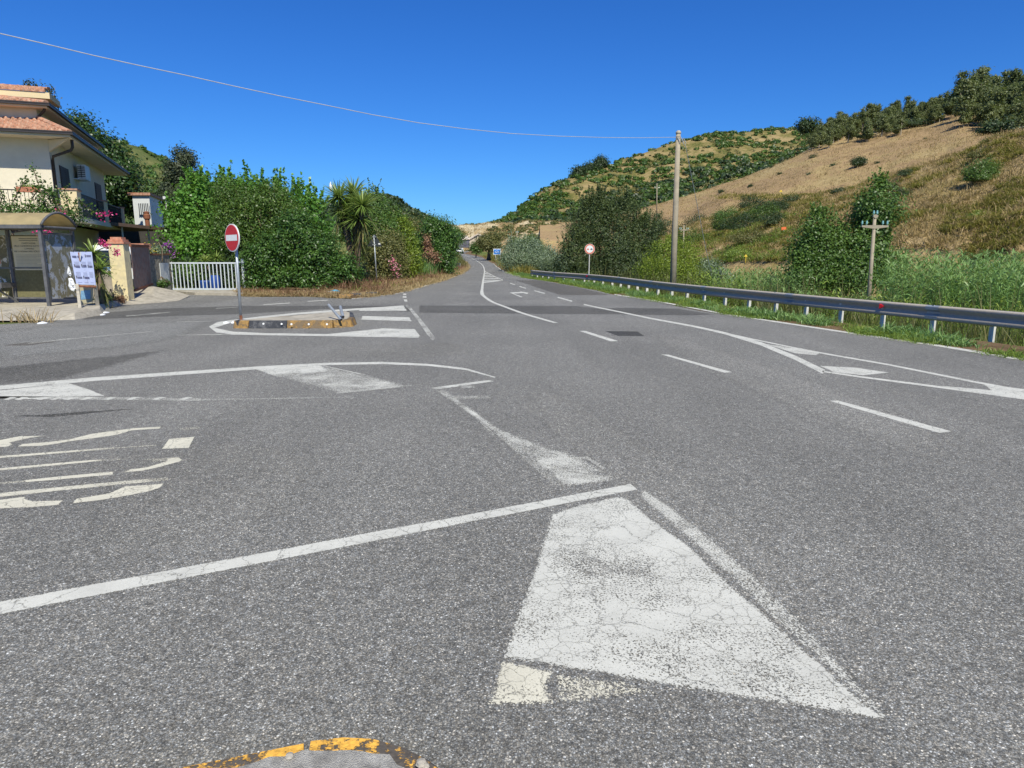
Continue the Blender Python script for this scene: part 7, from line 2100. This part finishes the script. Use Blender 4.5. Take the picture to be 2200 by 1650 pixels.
# far scrub: evergreen shrubs thick on the far hill (beyond counting) as one mass
def scrub_mass(name, T, n, size, mat, label, seed, t0, t1, cluster=.05, per=42, s0=0, s1=1, flat_=.65, cat='scrub', thr=0.0):
    rng = np.random.default_rng(seed); Pc = []; Rc = []
    tries = 0
    while len(Pc) < n and tries < n * 30:
        tries += 1
        p = on_terr(T, rng.uniform(s0, s1), rng.uniform(t0, t1))
        f = noise.noise(Vector((p.x * cluster, p.y * cluster, p.z * cluster))) + .5 * noise.noise(Vector((p.x * cluster * 3, p.y * cluster * 3, p.z * cluster * 3)))
        if f + rng.normal() * .12 < thr: continue
        Pc.append(tuple(p)); Rc.append(size * rng.uniform(.45, 1.35))
    Pc = np.array(Pc); Rc = np.array(Rc); m = len(Pc)
    idx = np.repeat(np.arange(m), per)
    d = unit(rng.normal(size=(m * per, 3))); d[:, 2] = np.abs(d[:, 2])
    P = Pc[idx] + d * (Rc[idx] * rng.uniform(.5, 1.0, m * per))[:, None] * np.array([1, 1, flat_]) + [0, 0, .1]
    N = unit(d + rng.normal(size=d.shape) * .4)
    ct = rng.random(m)
    V, Q, T_ = kites(P, N, size * .62, size * .45, np.clip(.5 * ct[idx] + .5 * rng.random(m * per), 0, 1), rng)
    o = quadmesh(name, V, Q, T_, M[mat]); tag(o, label, cat, kind='stuff')
    return o
scrub_mass('scrub', FAR, 3400, 2.0, 'leaf_bay', 'dark green scrub dotted thickly over the far hill', 91, 1.1, 3.3, .045, thr=-.24, per=38)
scrub_mass('scrub', FAR, 2200, 1.2, 'leaf_olive', 'olive tussocks between the darker scrub on the far hill', 92, 1.1, 3.1, .05, thr=-.1, per=26)
scrub_mass('scrub', FAR, 1000, 2.3, 'leaf_dark', 'darkest thicket along the foot of the far hill', 93, 1.0, 2.1, .03, thr=-.12, per=46)
scrub_mass('scrub', LEFTH, 1600, 1.5, 'leaf_mid', 'green scrub on the hillside behind the house', 94, .8, 3.0, .05, thr=-.2, per=34)
scrub_mass('wood', WOODH, 1500, 3.2, 'leaf_dark', 'dark woodland covering the far left hill', 95, 1.2, 3.15, .03, thr=-.25, per=40)
scrub_mass('scrub', PLAT, 420, .95, 'leaf_olive', 'brownish scrub on the sandy escarpment', 96, 1.2, 3.2, .06, thr=0.0, per=40)
scrub_mass('scrub', PLAT, 60, 1.3, 'leaf_dark', 'dark bushes along the rim of the escarpment', 97, 2.5, 3.1, .06, thr=-.1, per=80, s1=.35)

# grasses ---------------------------------------------------------------
def grass_mass(name, pts, per, h, w, mat, label, seed, spread=.15, lean=.45, droop=.35, cat='grass', vary=.45):
    rng = np.random.default_rng(seed)
    pts = np.asarray(pts, dtype=float); m = len(pts)
    if m == 0: return
    idx = np.repeat(np.arange(m), per); n = len(idx)
    hs = (1 + vary * rng.normal(size=m)).clip(.35, 2)
    P = pts[idx] + np.stack([rng.normal(size=n) * spread, rng.normal(size=n) * spread, np.zeros(n)], 1)
    D = unit(np.stack([rng.normal(size=n) * lean, rng.normal(size=n) * lean, np.ones(n)], 1))
    ct = rng.random(m)
    V, Q, T = blades(P, D, h * hs[idx] * rng.uniform(.6, 1.15, n), w, np.clip(.55 * ct[idx] + .45 * rng.random(n), 0, 1), rng, droop)
    o = quadmesh(name, V, Q, T, M[mat]); tag(o, label, cat, kind='stuff')
    return o
def terr_pts(T, n, s0, s1, t0, t1, rng, cluster=.12, thr=-1.0):
    out = []
    while len(out) < n:
        p = on_terr(T, rng.uniform(s0, s1), rng.uniform(t0, t1))
        if noise.noise(Vector((p.x * cluster, p.y * cluster, 3))) < thr: continue
        out.append(tuple(p))
    return out
rng = np.random.default_rng(500)
grass_mass('dry_tufts', terr_pts(BANK, 9000, 0, .85, .9, 3.1, rng), 9, .62, .055, 'leaf_tan', 'dry tan grass tufts on the near bank', 501, .22, .5, .4)
grass_mass('olive_tufts', terr_pts(BANK, 2600, .1, .85, .9, 3.1, rng, .16, .08), 26, .95, .06, 'leaf_tuft', 'drooping olive-yellow tussocks on the near bank', 502, .22, .55, .75, cat='tussocks')
grass_mass('stubble', terr_pts(FIELD, 7000, .05, .85, 1, 2.2, rng), 5, .55, .09, 'leaf_tan', 'dry stubble of the sloping field', 503, .5, .5, .2, cat='stubble')
grass_mass('dry_grass', terr_pts(PLAT, 3500, 0, 1, .8, 3.2, rng), 7, .7, .10, 'leaf_straw', 'straw-coloured grass on the escarpment', 504, .5, .5, .3)

# canes: tall stems with arching leaves in the ditch
def cane_mass(name, pts, h, label, seed, mat='leaf_cane', leaves=13, L=.62, w=.055):
    rng = np.random.default_rng(seed); pts = np.asarray(pts, dtype=float); m = len(pts)
    hs = h * rng.uniform(.72, 1.08, m)
    lean = rng.normal(size=(m, 2)) * .10
    idx = np.repeat(np.arange(m), leaves); n = len(idx)
    t = np.tile(np.linspace(.25, 1.0, leaves), m) + rng.normal(size=n) * .02
    P = pts[idx] + np.stack([lean[idx, 0] * t * hs[idx], lean[idx, 1] * t * hs[idx], t * hs[idx]], 1)
    ang = rng.uniform(0, 2 * np.pi, m)[idx] + np.tile(np.arange(leaves) * math.pi, m) + rng.normal(size=n) * .5
    up = np.where(t > .85, 1.6, .75)
    D = unit(np.stack([np.cos(ang), np.sin(ang), up], 1))
    tone = np.clip(.35 * rng.random(m)[idx] + .35 * t + .3 * rng.random(n), 0, 1)
    a = blades(P, D, L * rng.uniform(.7, 1.15, n), w, tone, rng, .7)
    D2 = unit(np.stack([lean[:, 0], lean[:, 1], np.ones(m)], 1))
    b = blades(pts, D2, hs * 1.0, .035, rng.random(m) * .5, rng, .02)
    V, Q, T = merge([a, b])
    o = quadmesh(name, V, Q, T, M[mat]); tag(o, label, 'reeds', kind='stuff')
rng = np.random.default_rng(600)
def ditch_pts(n, u0, u1, Y0, Y1, rng):
    out = []
    for _ in range(n):
        Y = rng.uniform(Y0, Y1); u = rng.uniform(u0, u1); a, b_, c_ = ray(u, 560)
        x = a / b_ * Y
        if x < xr(Y) + 2.4: continue
        if noise.noise(Vector((x * .55, Y * .4, 7))) + .5 * noise.noise(Vector((x * 1.4, Y * 1.1, 2))) < -.12: continue
        out.append((x, Y, hz(x, Y) - .05))
    return out
cane_mass('canes', ditch_pts(3000, 1905, 2600, 25, 40, rng), 3.25, 'dense blue-green cane thicket filling the ditch at far right', 601)
cane_mass('canes', ditch_pts(900, 1520, 1760, 34, 50, rng), 2.35, 'lighter green canes between the grey bush and the elm', 602)
cane_mass('canes', ditch_pts(500, 1700, 1980, 24, 32, rng), 1.7, 'low canes and weeds around the insulator pole', 603)
cane_mass('tall_weeds', ditch_pts(1300, 1780, 2600, 19, 27, rng), 1.75, 'leafy yellow-green weeds in front of the canes behind the guardrail', 615, 'leaf_grass', 16, .38, .05)
cane_mass('tall_weeds', ditch_pts(500, 1500, 1780, 24, 34, rng), 1.5, 'leafy yellow-green weeds below the grey bush and the elm', 616, 'leaf_grass', 16, .38, .05)
cane_mass('reeds', ditch_pts(650, 1165, 1215, 48, 66, rng), 2.3, 'reeds left of the dark feathery tree', 604, 'leaf_silver')
DRs = sorted(DR, key=lambda p: p.y)
def rx(Y): return float(np.interp(Y, [p.y for p in DRs], [p.x for p in DRs]))
def side_pts(n, Y0, Y1, d0, d1, rng, clip=-9):
    out = []
    for _ in range(n):
        Y = Y0 + (Y1 - Y0) * rng.random() ** 1.5; x = (rx(Y) if clip is True else xr(Y)) + rng.uniform(d0, d1)
        out.append((x, Y, hz(x, Y)))
    return out
grass_mass('verge_weeds', side_pts(9000, 9, 60, 1.5, 5.0, rng, True), 8, .78, .030, 'leaf_grass', 'tall green weeds behind the guardrail', 605, .14, .35, .35)
grass_mass('verge_grass', side_pts(9000, 8, 48, -.62, .35, rng, True), 14, .24, .014, 'leaf_grass', 'green verge grass under the guardrail', 606, .09, .55, .5)
grass_mass('seeding_weeds', side_pts(1500, 12, 40, 1.2, 4.5, rng, True), 10, 1.35, .022, 'leaf_olive', 'brownish seeding weeds behind the guardrail', 607, .12, .25, .15)
grass_mass('dry_verge', side_pts(5200, 8, 150, .02, .8, rng), 12, .09, .012, 'leaf_straw', 'trampled dry grass along the right road edge', 608, .10, .9, .5)
grass_mass('far_weeds', side_pts(2500, 55, 150, .9, 5.0, rng), 12, .8, .05, 'leaf_tuft', 'weeds overgrowing the far end of the guardrail', 609, .3, .4, .35)

# soil strips carrying the verges
def strip(name, left, right, mat, label, lift=.012):
    V = []; Q = []
    for (a, b_) in zip(left, right):
        for k in range(7):
            p = Vector(a).lerp(Vector(b_), k / 6)
            V.append((p.x, p.y, p.z + lift + .05 * math.sin(math.pi * min(1, k / 6 * .7)) + .03 * noise.noise(Vector((p.x * 1.7, p.y * 1.7, 0)))))
    for i in range(len(left) - 1):
        for k in range(6): Q.append((i * 7 + k, i * 7 + k + 1, (i + 1) * 7 + k + 1, (i + 1) * 7 + k))
    o = quadmesh(name, V, Q, None, mat, smooth=True); tag(o, label, 'verge', kind='structure')
Ys = [y for y in np.arange(7.5, 215, 1.0)]
strip('verge', [(xr(Y) + .02 + .05 * noise.noise(Vector((0, Y * .9, 0))), Y, zr(Y) - .03) for Y in Ys], [(xr(Y) + 1.9, Y, zr(Y) - .10) for Y in Ys], M['brown_soil'], 'bare brown earth strip along the right road edge')
lp = [(-9.2, 26.6)] + []
LV = [gnd(u, v) for u, v in [(517, 629), (524, 636.5), (560, 637.5), (620, 637), (660, 637), (705, 639), (728, 641), (760, 641.4), (800, 638), (842, 632.4)]]
LVb = [gnd(u, v) for u, v in [(516, 626), (530, 626), (560, 624), (620, 622), (660, 620), (705, 618), (728, 616), (760, 613), (800, 609), (842, 606)]]
L2 = [Vector((xl(Y) - .06 + .08 * noise.noise(Vector((3, Y * .8, 0))), Y, zr(Y))) for Y in np.arange(28.5, 215, 1.0)]
L2b = [Vector((xl(Y) - 5.0, Y, zr(Y) + .15)) for Y in np.arange(28.5, 215, 1.0)]
strip('verge', [tuple(p) for p in LV], [tuple(p + Vector((0, 0, .1))) for p in LVb], M['soil'], 'dry brown verge below the laurel and the yucca')
strip('verge', [tuple(p) for p in L2], [tuple(p) for p in L2b], M['soil'], 'dry straw-coloured verge along the left road edge')
def left_pts(n, Y0, Y1, d0, d1, rng):
    out = []
    for _ in range(n):
        Y = Y0 + (Y1 - Y0) * rng.random() ** 1.3; x = xl(Y) - rng.uniform(d0, d1)
        out.append((x, Y, zr(Y) + .02))
    return out
def quad_pts(n, rng, A, B, lift=.0):
    out = []
    for _ in range(n):
        s_ = rng.random() * (len(A) - 1); i = int(s_); f = s_ - i
        p = A[i].lerp(A[i + 1], f).lerp(B[i].lerp(B[i + 1], f), rng.random()); out.append((p.x, p.y, p.z + lift))
    return out
grass_mass('dry_grass', left_pts(9000, 28.5, 110, .12, 3.0, rng), 13, .34, .02, 'leaf_straw', 'dry yellow grass on the left verge', 610, .16, .8, .5)
grass_mass('dry_grass', quad_pts(5000, rng, LV, LVb), 13, .28, .017, 'leaf_straw', 'dry brown grass under the laurel bush', 611, .12, .9, .5)
grass_mass('green_grass', quad_pts(400, rng, LVb, LVb), 14, .42, .02, 'leaf_grass', 'green grass tufts at the foot of the laurel', 612, .12, .5, .4)
grass_mass('reed_grass', left_pts(1700, 46, 78, 1.6, 4.6, rng), 14, 1.15, .035, 'leaf_cane', 'tall green grass between the yellow bush and the bend', 613, .22, .22, .2)
grass_mass('reed_grass', left_pts(900, 74, 130, .8, 5, rng), 12, .9, .06, 'leaf_olive', 'rough weeds inside the far bend', 614, .3, .3, .3)
for k, (u, v, n, h, mt, lb, nm) in enumerate([(70, 693, 90, .55, 'leaf_straw', 'wiry dry grass clump at the pavement edge before the shelter', 'grass_clump'), (144, 678, 40, .16, 'leaf_grass', 'tiny green weed tuft at the pavement corner', 'weed_tuft'), (60, 655, 120, .28, 'leaf_mid', 'green weeds growing under the shelter bench', 'weed_tuft'), (208, 656, 90, .45, 'leaf_mid', 'green weeds at the right foot of the notice board', 'weed_tuft'), (215, 662, 160, .16, 'leaf_straw', 'low yellow weeds on the ground before the agave', 'weed_tuft'), (303, 645, 30, .18, 'leaf_grass', 'single weed growing on the concrete ramp', 'weed_tuft'), (742, 615, 26, .7, 'leaf_straw', 'thin dead sapling on the verge before the laurel', 'dead_sapling')]):
    p = gnd(u, v); r2 = np.random.default_rng(700 + k)
    P = np.array(p) + np.stack([r2.normal(size=n) * .16, r2.normal(size=n) * .08, np.zeros(n)], 1)
    if k in (0, 2): P[:, 0] += r2.normal(size=n) * .22
    D = unit(np.stack([r2.normal(size=n) * .6, r2.normal(size=n) * .4, np.ones(n)], 1))
    V, Q, T = blades(P, D, h * r2.uniform(.5, 1.2, n), .02, r2.random(n), r2, .3)
    o = quadmesh(nm, V, Q, T, M[mt], loc=p); tag(o, lb, 'weeds')

def patchy(pts, sc, thr):
    return [p for p in pts if noise.noise(Vector((p[0] * sc, p[1] * sc, 4.4))) > thr]
rng = np.random.default_rng(900)
grass_mass('verge_grass', patchy(side_pts(9000, 8, 60, .12, 1.05, rng), .9, -.02), 13, .26, .016, 'leaf_grass', 'patches of green grass creeping over the right road edge', 620, .12, .6, .55)
grass_mass('verge_grass', patchy(side_pts(2500, 8, 60, .4, 1.2, rng), 1.2, .1), 16, .42, .022, 'leaf_cane', 'taller rank grass tufts in front of the guardrail', 621, .10, .5, .6)
grass_mass('straw_litter', side_pts(5000, 8, 70, -.04, 1.0, rng), 10, .07, .014, 'leaf_dead', 'brown dead stalks lying on the right verge', 622, .14, 1.6, .3)
grass_mass('dead_weeds', patchy(left_pts(1500, 28.5, 80, .5, 3.5, rng), .8, 0), 12, .55, .02, 'leaf_dead', 'brown dead weeds standing on the left verge', 623, .16, .45, .3)
grass_mass('green_tufts', patchy(left_pts(1200, 28.5, 80, .8, 4.0, rng), .7, .1), 14, .38, .022, 'leaf_grass', 'green tufts in the left verge grass', 624, .16, .5, .5)
grass_mass('dead_weeds', patchy(quad_pts(1100, rng, LVb, LV), 1.1, 0), 14, .42, .018, 'leaf_dead', 'tangled brown weeds under the laurel bush', 625, .14, .7, .5)
grass_mass('olive_band', [tuple(find_px(FIELD, 1560 + 190 * rng.random(), 428 - 8 * rng.random()) + Vector((rng.normal() * 2, rng.normal() * 2, 0))) for _ in range(500)], 14, .8, .12, 'leaf_tuft', 'olive weeds along the foot of the dry field', 626, .8, .5, .4)

grass_mass('green_slope', patchy(terr_pts(BANK, 2600, 0, .28, .9, 2.2, rng), .12, -.1), 14, .8, .05, 'leaf_grass', 'green grass on the lower slope left of the elm', 627, .25, .5, .5)
grass_mass('olive_tufts', terr_pts(BANK, 900, 0, .3, 1.5, 3.0, rng), 18, .8, .06, 'leaf_tuft', 'olive tussocks between the bushes left of the elm', 628, .25, .5, .6)
